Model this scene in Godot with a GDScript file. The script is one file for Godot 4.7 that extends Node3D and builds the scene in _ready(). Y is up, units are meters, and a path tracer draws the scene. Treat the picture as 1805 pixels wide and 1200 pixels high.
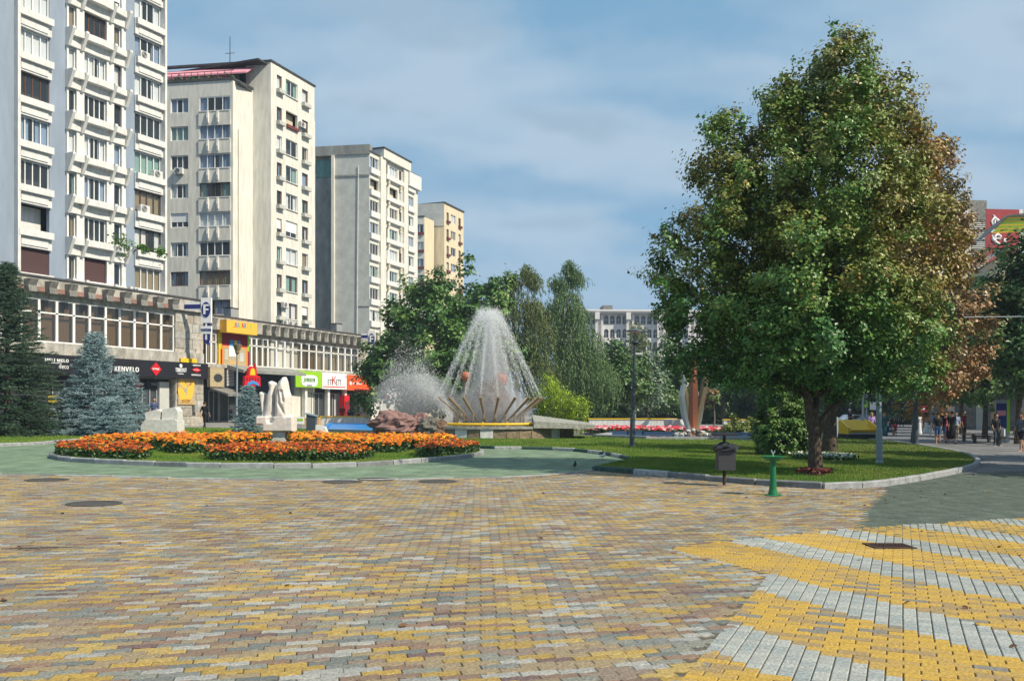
extends Node3D
# A city square: clay pavers in front, flower island, lawn with fountain, tower blocks on the left, tree alley on the right.
const F := 1600.0      # focal length in pixels of a picture 1805 wide
const CX := 902.5
const HY := 719.0
const EYE := 1.65
const K := 0.0138      # the square falls gently to the right
var rng := RandomNumberGenerator.new()
var M := {}
var T := {}
var used := {}
var noise := FastNoiseLite.new()

# ------------------------------------------------------------------ mesh builder
class MB:
	var v := PackedVector3Array()
	var n := PackedVector3Array()
	var c := PackedColorArray()
	var col := Color.WHITE
	var x := Transform3D.IDENTITY
	func tri(a: Vector3, b: Vector3, d: Vector3) -> void:
		a = x * a; b = x * b; d = x * d
		var m := (b - a).cross(d - a).normalized()
		v.append(a); v.append(d); v.append(b)
		n.append(m); n.append(m); n.append(m)
		c.append(col); c.append(col); c.append(col)
	func trin(a: Vector3, b: Vector3, d: Vector3, na: Vector3, nb: Vector3, nd: Vector3) -> void:
		v.append(x * a); v.append(x * d); v.append(x * b)
		n.append((x.basis * na).normalized()); n.append((x.basis * nd).normalized()); n.append((x.basis * nb).normalized())
		c.append(col); c.append(col); c.append(col)
	func quad(a: Vector3, b: Vector3, d: Vector3, e: Vector3) -> void:
		tri(a, b, d); tri(a, d, e)
	func box(x0: float, x1: float, y0: float, y1: float, z0: float, z1: float) -> void:
		hexa(Vector3(x0, y0, z1), Vector3(x1, y0, z1), Vector3(x1, y1, z1), Vector3(x0, y1, z1), Vector3(x0, y0, z0), Vector3(x1, y0, z0), Vector3(x1, y1, z0), Vector3(x0, y1, z0))
	func hexa(a: Vector3, b: Vector3, d: Vector3, e: Vector3, f: Vector3, g: Vector3, h: Vector3, i: Vector3) -> void:
		quad(a, b, d, e)      # front
		quad(g, f, i, h)      # back
		quad(f, a, e, i)      # left
		quad(b, g, h, d)      # right
		quad(e, d, h, i)      # top
		quad(f, g, b, a)      # bottom
	func bevel(x0: float, x1: float, y0: float, y1: float, z0: float, z1: float, r: float) -> void:
		# box whose top edges are chamfered
		var ym := y1 - r
		quad(Vector3(x0, y0, z1), Vector3(x1, y0, z1), Vector3(x1, ym, z1), Vector3(x0, ym, z1))
		quad(Vector3(x1, y0, z0), Vector3(x0, y0, z0), Vector3(x0, ym, z0), Vector3(x1, ym, z0))
		quad(Vector3(x0, y0, z0), Vector3(x0, y0, z1), Vector3(x0, ym, z1), Vector3(x0, ym, z0))
		quad(Vector3(x1, y0, z1), Vector3(x1, y0, z0), Vector3(x1, ym, z0), Vector3(x1, ym, z1))
		quad(Vector3(x0, ym, z1), Vector3(x1, ym, z1), Vector3(x1 - r, y1, z1 - r), Vector3(x0 + r, y1, z1 - r))
		quad(Vector3(x1, ym, z0), Vector3(x0, ym, z0), Vector3(x0 + r, y1, z0 + r), Vector3(x1 - r, y1, z0 + r))
		quad(Vector3(x0, ym, z0), Vector3(x0, ym, z1), Vector3(x0 + r, y1, z1 - r), Vector3(x0 + r, y1, z0 + r))
		quad(Vector3(x1, ym, z1), Vector3(x1, ym, z0), Vector3(x1 - r, y1, z0 + r), Vector3(x1 - r, y1, z1 - r))
		quad(Vector3(x0 + r, y1, z1 - r), Vector3(x1 - r, y1, z1 - r), Vector3(x1 - r, y1, z0 + r), Vector3(x0 + r, y1, z0 + r))
	func tube(p: Array, r: Array, sides := 8, caps := true) -> void:
		var rings := []
		var up := Vector3.UP
		for i in p.size():
			var d: Vector3 = (p[mini(i + 1, p.size() - 1)] - p[maxi(i - 1, 0)]).normalized()
			var a := up - d * up.dot(d)     # carry the ring along without twist
			if i == 0 or a.length() < 0.05:
				a = d.cross(Vector3.RIGHT if absf(d.x) < 0.8 else Vector3.UP)
			a = a.normalized()
			up = a
			var b := a.cross(d).normalized()
			var ring := []
			for k in sides:
				var t := TAU * k / sides
				ring.append(a * cos(t) + b * sin(t))
			rings.append(ring)
		for i in p.size() - 1:
			for k in sides:
				var k2 := (k + 1) % sides
				var n0: Vector3 = rings[i][k]; var n1: Vector3 = rings[i][k2]
				var n2: Vector3 = rings[i + 1][k2]; var n3: Vector3 = rings[i + 1][k]
				var a: Vector3 = p[i] + n0 * r[i]; var b: Vector3 = p[i] + n1 * r[i]
				var d: Vector3 = p[i + 1] + n2 * r[i + 1]; var e: Vector3 = p[i + 1] + n3 * r[i + 1]
				trin(a, d, b, n0, n2, n1); trin(a, e, d, n0, n3, n2)
		if caps:
			for k in sides:
				var k2 := (k + 1) % sides
				tri(p[0], p[0] + rings[0][k] * r[0], p[0] + rings[0][k2] * r[0])
				var q := p.size() - 1
				tri(p[q], p[q] + rings[q][k2] * r[q], p[q] + rings[q][k] * r[q])
	func lathe(prof: Array, segs := 20, arc0 := 0.0, arc1 := TAU) -> void:
		# profile of Vector2(radius, height) going upwards on the outside
		for i in prof.size() - 1:
			var a: Vector2 = prof[i]; var b: Vector2 = prof[i + 1]
			var nn := Vector2(b.y - a.y, a.x - b.x).normalized()
			for k in segs:
				var t0 := lerpf(arc0, arc1, float(k) / segs); var t1 := lerpf(arc0, arc1, float(k + 1) / segs)
				var d0 := Vector3(cos(t0), 0, -sin(t0)); var d1 := Vector3(cos(t1), 0, -sin(t1))
				var m0 := d0 * nn.x + Vector3.UP * nn.y; var m1 := d1 * nn.x + Vector3.UP * nn.y
				var p0 := d0 * a.x + Vector3.UP * a.y; var p1 := d1 * a.x + Vector3.UP * a.y
				var p2 := d1 * b.x + Vector3.UP * b.y; var p3 := d0 * b.x + Vector3.UP * b.y
				if a.x > 0.0001: trin(p0, p1, p2, m0, m1, m1)
				if b.x > 0.0001: trin(p0, p2, p3, m0, m1, m0)
	func prism(poly: PackedVector2Array, z0: float, z1: float) -> void:
		# polygon in local x,y pushed along z
		if Geometry2D.is_polygon_clockwise(poly):
			poly = poly.duplicate(); poly.reverse()
		var ix := Geometry2D.triangulate_polygon(poly)
		for i in range(0, ix.size(), 3):
			var a := poly[ix[i]]; var b := poly[ix[i + 1]]; var d := poly[ix[i + 2]]
			if (b - a).cross(d - a) < 0:
				var t := b; b = d; d = t
			tri(Vector3(a.x, a.y, z1), Vector3(b.x, b.y, z1), Vector3(d.x, d.y, z1))
			tri(Vector3(a.x, a.y, z0), Vector3(d.x, d.y, z0), Vector3(b.x, b.y, z0))
		for i in poly.size():
			var a := poly[i]; var b := poly[(i + 1) % poly.size()]
			quad(Vector3(a.x, a.y, z0), Vector3(b.x, b.y, z0), Vector3(b.x, b.y, z1), Vector3(a.x, a.y, z1))
	func wall(s0: float, s1: float, y0: float, y1: float, holes: Array, deep := 0.22, o := 0.0) -> void:
		# a face at z = o with rectangular openings [s0, s1, y0, y1] and their reveals
		var xs := [s0, s1]; var ys := [y0, y1]
		for h in holes:
			for q in [h[0], h[1]]:
				if q > s0 and q < s1: xs.append(q)
			for q in [h[2], h[3]]:
				if q > y0 and q < y1: ys.append(q)
		xs.sort(); ys.sort()
		for i in xs.size() - 1:
			if xs[i + 1] - xs[i] < 0.001: continue
			var run: float = ys[0]
			for j in ys.size() - 1:
				if ys[j + 1] - ys[j] < 0.001: continue
				var mx: float = (xs[i] + xs[i + 1]) / 2; var my: float = (ys[j] + ys[j + 1]) / 2
				var open := false
				for h in holes:
					if mx > h[0] and mx < h[1] and my > h[2] and my < h[3]:
						open = true
				if open:
					if ys[j] - run > 0.001:
						quad(Vector3(xs[i], run, o), Vector3(xs[i + 1], run, o), Vector3(xs[i + 1], ys[j], o), Vector3(xs[i], ys[j], o))
					run = ys[j + 1]
			if y1 - run > 0.001:
				quad(Vector3(xs[i], run, o), Vector3(xs[i + 1], run, o), Vector3(xs[i + 1], y1, o), Vector3(xs[i], y1, o))
		for h in holes:
			var a := Vector3(h[0], h[2], o); var b := Vector3(h[1], h[2], o); var d := Vector3(h[1], h[3], o); var e := Vector3(h[0], h[3], o)
			var q := Vector3(0, 0, -deep)
			quad(a, b, b + q, a + q); quad(b, d, d + q, b + q); quad(d, e, e + q, d + q); quad(e, a, a + q, e + q)
	func blob(r: Vector3, seed_: int, rough := 0.25, cuts := 9, seg := 18) -> void:
		# a faceted boulder round the origin
		var nz := FastNoiseLite.new(); nz.seed = seed_; nz.frequency = 0.9
		var grid := []
		for i in cuts + 1:
			var row := []
			for k in seg + 1:
				var th := PI * i / cuts; var ph := TAU * (k % seg) / seg
				var d := Vector3(sin(th) * cos(ph), cos(th), sin(th) * sin(ph))
				var q := 1.0 + rough * (nz.get_noise_3dv(d * 1.6) * 1.6 + 0.5 * nz.get_noise_3dv(d * 4.0) + (0.4 * nz.get_noise_3dv(d * 11.0) if seg > 20 else 0.0))
				row.append(d * r * q)
			grid.append(row)
		for i in cuts:
			for k in seg:
				tri(grid[i][k], grid[i][k + 1], grid[i + 1][k + 1])
				tri(grid[i][k], grid[i + 1][k + 1], grid[i + 1][k])
	func commit() -> ArrayMesh:
		var a := []
		a.resize(Mesh.ARRAY_MAX)
		a[Mesh.ARRAY_VERTEX] = v; a[Mesh.ARRAY_NORMAL] = n; a[Mesh.ARRAY_COLOR] = c
		var m := ArrayMesh.new()
		if v.size():
			m.add_surface_from_arrays(Mesh.PRIMITIVE_TRIANGLES, a)
		return m

# ------------------------------------------------------------------ naming and parenting
func numbered(called: String) -> String:
	used[called] = used.get(called, -1) + 1
	return called if used[called] == 0 else "%s_%03d" % [called, used[called]]
func tag(o: Node, label: String, category: String, group := "") -> Node:
	o.set_meta("label", label); o.set_meta("category", category)
	if group: o.set_meta("group", group)
	return o
func thing(called: String, label: String, category: String, xf := Transform3D.IDENTITY, group := "") -> Node3D:
	var o := Node3D.new(); o.name = numbered(called); add_child(o)
	o.transform = xf
	tag(o, label, category, group)
	return o
func part(parent: Node, called: String, mb, m: Material) -> MeshInstance3D:
	var o := MeshInstance3D.new(); o.name = called
	o.mesh = mb.commit() if mb is MB else mb
	if o.mesh.get_surface_count():
		o.material_override = m
	parent.add_child(o, true)
	return o
func struct(called: String, mb, m: Material) -> MeshInstance3D:
	var o := MeshInstance3D.new(); o.name = numbered(called)
	o.mesh = mb.commit() if mb is MB else mb
	o.material_override = m
	o.set_meta("kind", "structure")
	add_child(o)
	return o
func cloud(parent: Node, called: String, mesh: Mesh, m: Material, buf: PackedFloat32Array, kind := "") -> MultiMeshInstance3D:
	var mm := MultiMesh.new()
	mm.transform_format = MultiMesh.TRANSFORM_3D
	mm.use_colors = true
	mm.mesh = mesh
	mm.instance_count = buf.size() / 16
	mm.buffer = buf
	var o := MultiMeshInstance3D.new(); o.name = called if parent != self else numbered(called)
	o.multimesh = mm; o.material_override = m
	if kind: o.set_meta("kind", kind)
	parent.add_child(o, true)
	return o
func put(buf: PackedFloat32Array, b: Basis, o: Vector3, c: Color) -> void:
	buf.append_array(PackedFloat32Array([b.x.x, b.y.x, b.z.x, o.x, b.x.y, b.y.y, b.z.y, o.y, b.x.z, b.y.z, b.z.z, o.z, c.r, c.g, c.b, 1.0]))

# ------------------------------------------------------------------ where things stand
func gy(x: float) -> float:
	return -K * clampf(x, -70.0, 70.0)
func gp(px: float, py: float, lift := 0.0) -> Vector3:
	var d := F * EYE / (py - HY - K * (px - CX))
	var x := (px - CX) * d / F
	return Vector3(x, gy(x) + lift, -d)
func at(px: float, py: float, d: float) -> Vector3:
	return Vector3((px - CX) * d / F, EYE - (py - HY) * d / F, -d)
func stand(px: float, d: float, lift := 0.0) -> Vector3:
	var x := (px - CX) * d / F
	return Vector3(x, gy(x) + lift, -d)
func g2(list: Array) -> PackedVector2Array:
	var r := PackedVector2Array()
	for q in list:
		var p := gp(q[0], q[1])
		r.append(Vector2(p.x, p.z))
	return r
func smooth(p: PackedVector2Array, closed := false, step := 0.4) -> PackedVector2Array:
	var r := PackedVector2Array()
	var n := p.size()
	for i in (n if closed else n - 1):
		var a := p[(i - 1 + n) % n] if closed else p[maxi(i - 1, 0)]
		var b := p[i]; var c := p[(i + 1) % n]
		var d := p[(i + 2) % n] if closed else p[mini(i + 2, n - 1)]
		var k := maxi(1, int(b.distance_to(c) / step))
		for j in k:
			r.append(b.cubic_interpolate(c, a, d, float(j) / k))
	if not closed:
		r.append(p[n - 1])
	return r
func sheet(poly: PackedVector2Array, lift: float) -> MB:
	var mb := MB.new()
	var ix := Geometry2D.triangulate_polygon(poly)
	for i in range(0, ix.size(), 3):
		var a := poly[ix[i]]; var b := poly[ix[i + 1]]; var d := poly[ix[i + 2]]
		if (b - a).cross(d - a) > 0:
			var t := b; b = d; d = t
		mb.tri(Vector3(a.x, gy(a.x) + lift, a.y), Vector3(b.x, gy(b.x) + lift, b.y), Vector3(d.x, gy(d.x) + lift, d.y))
	return mb
func inside(p: Vector2, poly: PackedVector2Array) -> bool:
	return Geometry2D.is_point_in_polygon(p, poly)
func yaw(p: Vector3, a: float) -> Transform3D:
	return Transform3D(Basis(Vector3.UP, a), p)
# walls: a frame whose x runs along the wall, y up and z out of it
func frame(px: float, d: float, ux: float, ud: float, y := 0.0) -> Transform3D:
	var u := Vector3(ux, 0, -ud).normalized()
	return Transform3D(Basis(u, Vector3.UP, u.cross(Vector3.UP)), Vector3((px - CX) * d / F, y, -d))
func fs(fr: Transform3D, px: float, o := 0.0) -> float:
	var t := (px - CX) / F
	var p := fr.origin + fr.basis.z * o
	return (-t * p.z - p.x) / (fr.basis.x.x + t * fr.basis.x.z)
func fy(fr: Transform3D, px: float, py: float, o := 0.0) -> float:
	var p := fr * Vector3(fs(fr, px, o), 0, o)
	return EYE - (py - HY) * -p.z / F - fr.origin.y

# ------------------------------------------------------------------ materials
func ramp(lo: float, hi: float, mid := -1.0) -> Gradient:
	var g := Gradient.new()
	g.set_color(0, Color(lo, lo, lo)); g.set_color(1, Color(hi, hi, hi))
	if mid > 0:
		g.add_point(0.5, Color(mid, mid, mid))
	return g
func ntex(freq: float, lo: float, hi: float, oct := 5, size := 512, kind := FastNoiseLite.TYPE_SIMPLEX_SMOOTH, normal := false, sd := 3) -> NoiseTexture2D:
	var nz := FastNoiseLite.new()
	nz.noise_type = kind; nz.frequency = freq; nz.fractal_octaves = oct; nz.fractal_gain = 0.6; nz.seed = sd
	var t := NoiseTexture2D.new()
	t.width = size; t.height = size; t.seamless = true; t.noise = nz
	if normal:
		t.as_normal_map = true; t.bump_strength = 6.0
	else:
		t.color_ramp = ramp(lo, hi)
	return t
func lin(r: float, g: float, b: float) -> Color:
	return Color(r, g, b).linear_to_srgb()
func mat(key: String, c: Color, rough := 0.8, tex := "", scale := Vector3.ONE, bump := "") -> StandardMaterial3D:
	var m := StandardMaterial3D.new()
	m.resource_name = key
	m.albedo_color = c.linear_to_srgb()
	m.albedo_color.a = c.a
	m.roughness = rough
	m.metallic_specular = 0.4
	if tex:
		m.albedo_texture = T[tex]
		m.uv1_triplanar = true; m.uv1_world_triplanar = true
		m.uv1_scale = scale
		if bump:
			m.normal_enabled = true; m.normal_texture = T[bump]; m.normal_scale = 0.5
	M[key] = m
	return m
func vmat(key: String, rough := 0.8, back := 0.0, tex := "", scale := Vector3.ONE) -> StandardMaterial3D:
	var m := mat(key, Color.WHITE, rough, tex, scale)
	m.vertex_color_use_as_albedo = true
	if back > 0:
		m.backlight_enabled = true
		m.backlight = Color(back, back, back)
	return m
func glass(key: String, c: Color, a: float) -> void:
	var m := mat(key, c, 0.04)
	m.transparency = BaseMaterial3D.TRANSPARENCY_ALPHA
	m.albedo_color.a = a
	m.metallic_specular = 0.6

func make_materials() -> void:
	T.fine = ntex(0.03, 0.62, 1.0)
	T.blot = ntex(0.008, 0.68, 1.0, 6)
	T.stain = ntex(0.012, 0.55, 1.0, 5, 512, FastNoiseLite.TYPE_SIMPLEX_SMOOTH, false, 11)
	T.soft = ntex(0.01, 0.86, 1.0, 5, 512, FastNoiseLite.TYPE_SIMPLEX_SMOOTH, false, 21)
	T.streak = ntex(0.014, 0.82, 1.0, 5, 512, FastNoiseLite.TYPE_SIMPLEX_SMOOTH, false, 33)
	T.bump = ntex(0.05, 0, 1, 4, 512, FastNoiseLite.TYPE_SIMPLEX_SMOOTH, true)
	T.bark = ntex(0.03, 0.35, 1.0, 4, 256, FastNoiseLite.TYPE_SIMPLEX_SMOOTH, false, 8)
	# ground
	mat("ground", Color(0.17, 0.17, 0.165), 0.9, "blot", Vector3.ONE * 0.15)
	mat("bedding", Color(0.17, 0.148, 0.115), 0.95, "fine", Vector3.ONE)
	mat("green_asphalt", Color(0.215, 0.305, 0.20), 0.9, "blot", Vector3.ONE * 0.22, "bump")
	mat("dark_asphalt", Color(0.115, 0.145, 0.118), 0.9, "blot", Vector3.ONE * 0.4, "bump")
	mat("street", Color(0.23, 0.23, 0.235), 0.9, "blot", Vector3.ONE * 0.12, "bump")
	mat("shop_pavement", Color(0.34, 0.33, 0.31), 0.9, "blot", Vector3.ONE * 0.2)
	mat("soil", Color(0.085, 0.15, 0.025), 0.95, "fine", Vector3.ONE * 0.8)
	mat("bed_soil", Color(0.05, 0.05, 0.025), 0.95, "fine", Vector3.ONE)
	vmat("paver", 0.85, 0, "fine", Vector3.ONE * 2.2)
	vmat("grass", 0.7, 0.5)
	mat("kerb", Color(0.42, 0.43, 0.44), 0.85, "blot", Vector3.ONE * 0.7)
	mat("kerb_dark", Color(0.27, 0.28, 0.29), 0.85, "blot", Vector3.ONE * 0.9)
	mat("kerb_white", Color(0.62, 0.63, 0.62), 0.8, "stain", Vector3.ONE * 0.8)
	mat("kerb_green", Color(0.07, 0.14, 0.12), 0.8, "stain", Vector3.ONE * 0.8)
	mat("iron", Color(0.10, 0.092, 0.085), 0.6, "fine", Vector3.ONE * 2)
	mat("rust", Color(0.11, 0.06, 0.045), 0.75, "fine", Vector3.ONE * 2)
	# buildings
	var st := Vector3(0.22, 0.035, 0.22)
	mat("white_paint", Color(0.83, 0.82, 0.79), 0.8, "streak", Vector3(0.55, 0.12, 0.55))
	mat("blue_wall", Color(0.30, 0.36, 0.45), 0.85, "soft", st)
	mat("cream", Color(0.83, 0.805, 0.72), 0.85, "streak", Vector3(0.3, 0.045, 0.3))
	mat("beige", Color(0.68, 0.61, 0.46), 0.85, "soft", st)
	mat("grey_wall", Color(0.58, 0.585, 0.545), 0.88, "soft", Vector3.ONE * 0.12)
	mat("grey_dark", Color(0.37, 0.375, 0.35), 0.88, "blot", Vector3(0.15, 0.06, 0.15))
	mat("concrete", Color(0.66, 0.62, 0.55), 0.9, "stain", Vector3(0.35, 0.12, 0.35))
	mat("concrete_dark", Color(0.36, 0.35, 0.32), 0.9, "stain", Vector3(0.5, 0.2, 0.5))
	mat("stone_clad", Color(0.66, 0.61, 0.53), 0.9, "stain", Vector3.ONE * 0.3)
	vmat("clad", 0.88, 0, "blot", Vector3.ONE * 0.5)
	mat("pink_band", Color(0.42, 0.24, 0.21), 0.85, "blot", Vector3.ONE * 0.3)
	mat("yellow_wall", Color(0.76, 0.65, 0.45), 0.85, "soft", st)
	mat("teal", Color(0.16, 0.34, 0.32), 0.8, "blot", st)
	mat("maroon", Color(0.16, 0.04, 0.04), 0.7)
	mat("roof_felt", Color(0.09, 0.09, 0.095), 0.9, "blot", Vector3.ONE * 0.3)
	mat("frame_white", Color(0.78, 0.78, 0.77), 0.5)
	mat("frame_brown", Color(0.12, 0.055, 0.03), 0.6)
	mat("frame_grey", Color(0.3, 0.31, 0.32), 0.5)
	mat("shutter", Color(0.075, 0.038, 0.038), 0.7)
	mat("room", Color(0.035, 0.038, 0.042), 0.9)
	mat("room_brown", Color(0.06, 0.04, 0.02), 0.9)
	mat("curtain_white", Color(0.62, 0.65, 0.66), 0.9)
	mat("curtain_blue", Color(0.22, 0.3, 0.42), 0.9)
	mat("curtain_green", Color(0.2, 0.34, 0.3), 0.9)
	mat("curtain_tan", Color(0.24, 0.19, 0.11), 0.9)
	mat("curtain_brown", Color(0.13, 0.075, 0.03), 0.9)
	glass("glass", Color(0.3, 0.36, 0.4), 0.08)
	mat("ac_white", Color(0.62, 0.62, 0.6), 0.5)
	mat("black_metal", Color(0.02, 0.02, 0.022), 0.5)
	mat("sign_black", Color(0.018, 0.018, 0.024), 0.45)
	mat("sign_navy", Color(0.015, 0.025, 0.05), 0.5)
	mat("shop_dark", Color(0.04, 0.045, 0.05), 0.6)
	mat("white", Color(0.82, 0.82, 0.82), 0.5)
	mat("red", Color(0.62, 0.012, 0.02), 0.5)
	mat("dark_red", Color(0.25, 0.012, 0.03), 0.6)
	mat("orange", Color(0.72, 0.11, 0.025), 0.5)
	mat("lime", Color(0.28, 0.55, 0.02), 0.5)
	mat("green_text", Color(0.06, 0.25, 0.03), 0.5)
	mat("yellow", Color(0.78, 0.5, 0.02), 0.5)
	mat("sign_yellow", Color(0.82, 0.46, 0.06), 0.5)
	mat("navy", Color(0.02, 0.03, 0.18), 0.5)
	mat("sky_blue", Color(0.05, 0.25, 0.6), 0.5)
	mat("poster_red", Color(0.40, 0.04, 0.045), 0.7, "soft", Vector3.ONE * 0.2)
	mat("poster_orange", Color(0.75, 0.25, 0.06), 0.6)
	mat("poster_cream", Color(0.75, 0.62, 0.38), 0.6, "stain", Vector3.ONE * 1.3)
	mat("tan", Color(0.55, 0.36, 0.16), 0.7)
	mat("pink_cloth", Color(0.66, 0.28, 0.34), 0.9)
	mat("far_white", Color(0.78, 0.75, 0.73), 0.85, "soft", st)
	mat("far_roof", Color(0.42, 0.4, 0.39), 0.9)
	# objects
	mat("pole_grey", Color(0.27, 0.33, 0.37), 0.4)
	mat("pole_dark", Color(0.06, 0.075, 0.095), 0.45)
	mat("marble", Color(0.78, 0.745, 0.68), 0.75, "soft", Vector3.ONE * 0.9)
	mat("limestone", Color(0.72, 0.71, 0.66), 0.85, "soft", Vector3.ONE * 0.8)
	mat("pink_rock", Color(0.40, 0.235, 0.215), 0.9, "fine", Vector3.ONE * 0.9)
	mat("grey_rock", Color(0.27, 0.25, 0.21), 0.9, "stain", Vector3.ONE * 0.9)
	mat("brown_rock", Color(0.30, 0.19, 0.13), 0.85, "stain", Vector3.ONE * 0.7)
	mat("basin_stone", Color(0.42, 0.32, 0.21), 0.85, "stain", Vector3.ONE * 0.8)
	mat("basin_top", Color(0.5, 0.5, 0.44), 0.8, "stain", Vector3.ONE * 0.6)
	mat("copper", Color(0.42, 0.14, 0.07), 0.4)
	mat("brass_pipe", Color(0.40, 0.285, 0.15), 0.55, "fine", Vector3.ONE)
	mat("steel", Color(0.45, 0.46, 0.44), 0.35)
	M.steel.metallic = 0.6
	mat("bronze", Color(0.26, 0.2, 0.11), 0.4)
	mat("pool_blue", Color(0.02, 0.20, 0.55), 0.6)
	mat("pool_navy", Color(0.012, 0.04, 0.10), 0.6)
	mat("pool_water", Color(0.02, 0.23, 0.60), 0.35)
	glass("water", Color(0.3, 0.5, 0.6), 0.25)
	var dr := mat("drop", Color(0.93, 0.95, 0.97), 0.3)
	dr.backlight_enabled = true; dr.backlight = Color(0.8, 0.8, 0.8)
	mat("bin_grey", Color(0.055, 0.055, 0.06), 0.5)
	mat("bag", Color(0.035, 0.038, 0.045), 0.35)
	mat("font_green", Color(0.015, 0.16, 0.06), 0.4)
	mat("chrome", Color(0.7, 0.7, 0.7), 0.2)
	M.chrome.metallic = 0.9
	mat("bark", Color(0.24, 0.18, 0.135), 0.95, "bark", Vector3(3.0, 0.5, 3.0), "bump")
	mat("birch_bark", Color(0.5, 0.48, 0.43), 0.9, "bark", Vector3(1.0, 3.0, 1.0))
	var lf := vmat("leaf", 0.42, 0.55)
	lf.metallic_specular = 0.45
	vmat("needle", 0.6, 0.2)
	vmat("petal", 0.7, 0.5)
	vmat("cloth", 0.85)
	mat("ride_yellow", Color(0.70, 0.44, 0.02), 0.4)
	mat("rubber", Color(0.02, 0.02, 0.02), 0.8)
	mat("car_white", Color(0.7, 0.72, 0.74), 0.2)
	mat("car_dark", Color(0.03, 0.035, 0.05), 0.2)
	mat("cane", Color(0.16, 0.22, 0.04), 0.6)
	mat("wood", Color(0.2, 0.12, 0.06), 0.7, "bark", Vector3(1, 4, 1))

# ------------------------------------------------------------------ air and light
func make_sky() -> void:
	var w := 1024; var h := 512
	var im := Image.create(w, h, false, Image.FORMAT_RGBF)
	var a := FastNoiseLite.new(); a.seed = 5; a.frequency = 1.15; a.fractal_octaves = 6; a.fractal_gain = 0.5
	a.domain_warp_enabled = true; a.domain_warp_amplitude = 0.35; a.domain_warp_frequency = 0.9
	var b := FastNoiseLite.new(); b.seed = 9; b.frequency = 2.2; b.fractal_octaves = 5; b.fractal_gain = 0.55
	for j in h:
		var el := PI * (0.5 - (j + 0.5) / h)
		for i in w:
			var az := TAU * ((i + 0.5) / w - 0.5)
			var d := Vector3(sin(az) * cos(el), sin(el), -cos(az) * cos(el))
			var e := maxf(d.y, 0.0)
			var q := Vector3(d.x, d.z, 0) / (e + 0.22)       # a flat cloud layer seen from below
			var c := Color(0.165, 0.32, 0.485).lerp(Color(0.21, 0.385, 0.56), exp(-e * 5.0))
			var n1 := a.get_noise_2d(q.x * 0.8 + 3.0, q.y * 1.5)
			var n2 := b.get_noise_2d(q.x * 0.8, q.y * 1.9 + 7.0)
			var cover := smoothstep(-0.62, 0.36, n1 + 0.22 * n2) * smoothstep(0.0, 0.26, e + 0.03)
			c = c.lerp(Color(0.39, 0.495, 0.60), cover * 0.85)
			var dark := smoothstep(0.05, 0.5, n2) * cover
			c = c.lerp(Color(0.24, 0.345, 0.45), dark * 0.55)
			c = c.lerp(Color(0.42, 0.53, 0.66), 0.55 * exp(-e * 14.0))
			if d.y < 0:
				c = Color(0.2, 0.2, 0.19)
			im.set_pixel(i, j, c)
	var p := PanoramaSkyMaterial.new()
	p.panorama = ImageTexture.create_from_image(im)
	var s := Sky.new(); s.sky_material = p
	var env := Environment.new()
	env.background_mode = Environment.BG_SKY
	env.sky = s
	env.tonemap_mode = Environment.TONE_MAPPER_LINEAR
	env.tonemap_exposure = 1.25
	env.sdfgi_enabled = true; env.ssao_enabled = true; env.ssil_enabled = true
	env.volumetric_fog_enabled = true; env.volumetric_fog_density = 0.0     # only the mist volumes of the fountain
	env.fog_enabled = true
	env.fog_density = 0.0004
	env.fog_light_color = Color(0.78, 0.86, 0.94)
	var we := WorldEnvironment.new(); we.name = "air"; we.environment = env
	add_child(we)

func make_camera_and_sun() -> void:
	var cam := Camera3D.new(); cam.name = "camera"
	cam.position = Vector3(0, EYE, 0)
	cam.set_frustum(0.1 * 1200.0 / F, Vector2(0, 0.1 * (HY - 600.0) / F), 0.1, 3000.0)
	cam.current = true
	add_child(cam)
	var sun := DirectionalLight3D.new(); sun.name = "sun"
	sun.light_energy = 1.5
	sun.light_color = Color(1.0, 0.955, 0.87)
	sun.light_angular_distance = 0.5
	sun.shadow_enabled = true
	var el := deg_to_rad(44.0)
	var to := Vector3(0.882 * cos(el), sin(el), 0.471 * cos(el))
	sun.look_at_from_position(Vector3.ZERO, -to, Vector3.UP)
	add_child(sun)

# ------------------------------------------------------------------ ground
var lawn_poly: PackedVector2Array
var island_poly: PackedVector2Array
var plaza_poly: PackedVector2Array
var stripe_poly: PackedVector2Array
var lawn_front: PackedVector2Array
var lawn_right: PackedVector2Array

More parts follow.
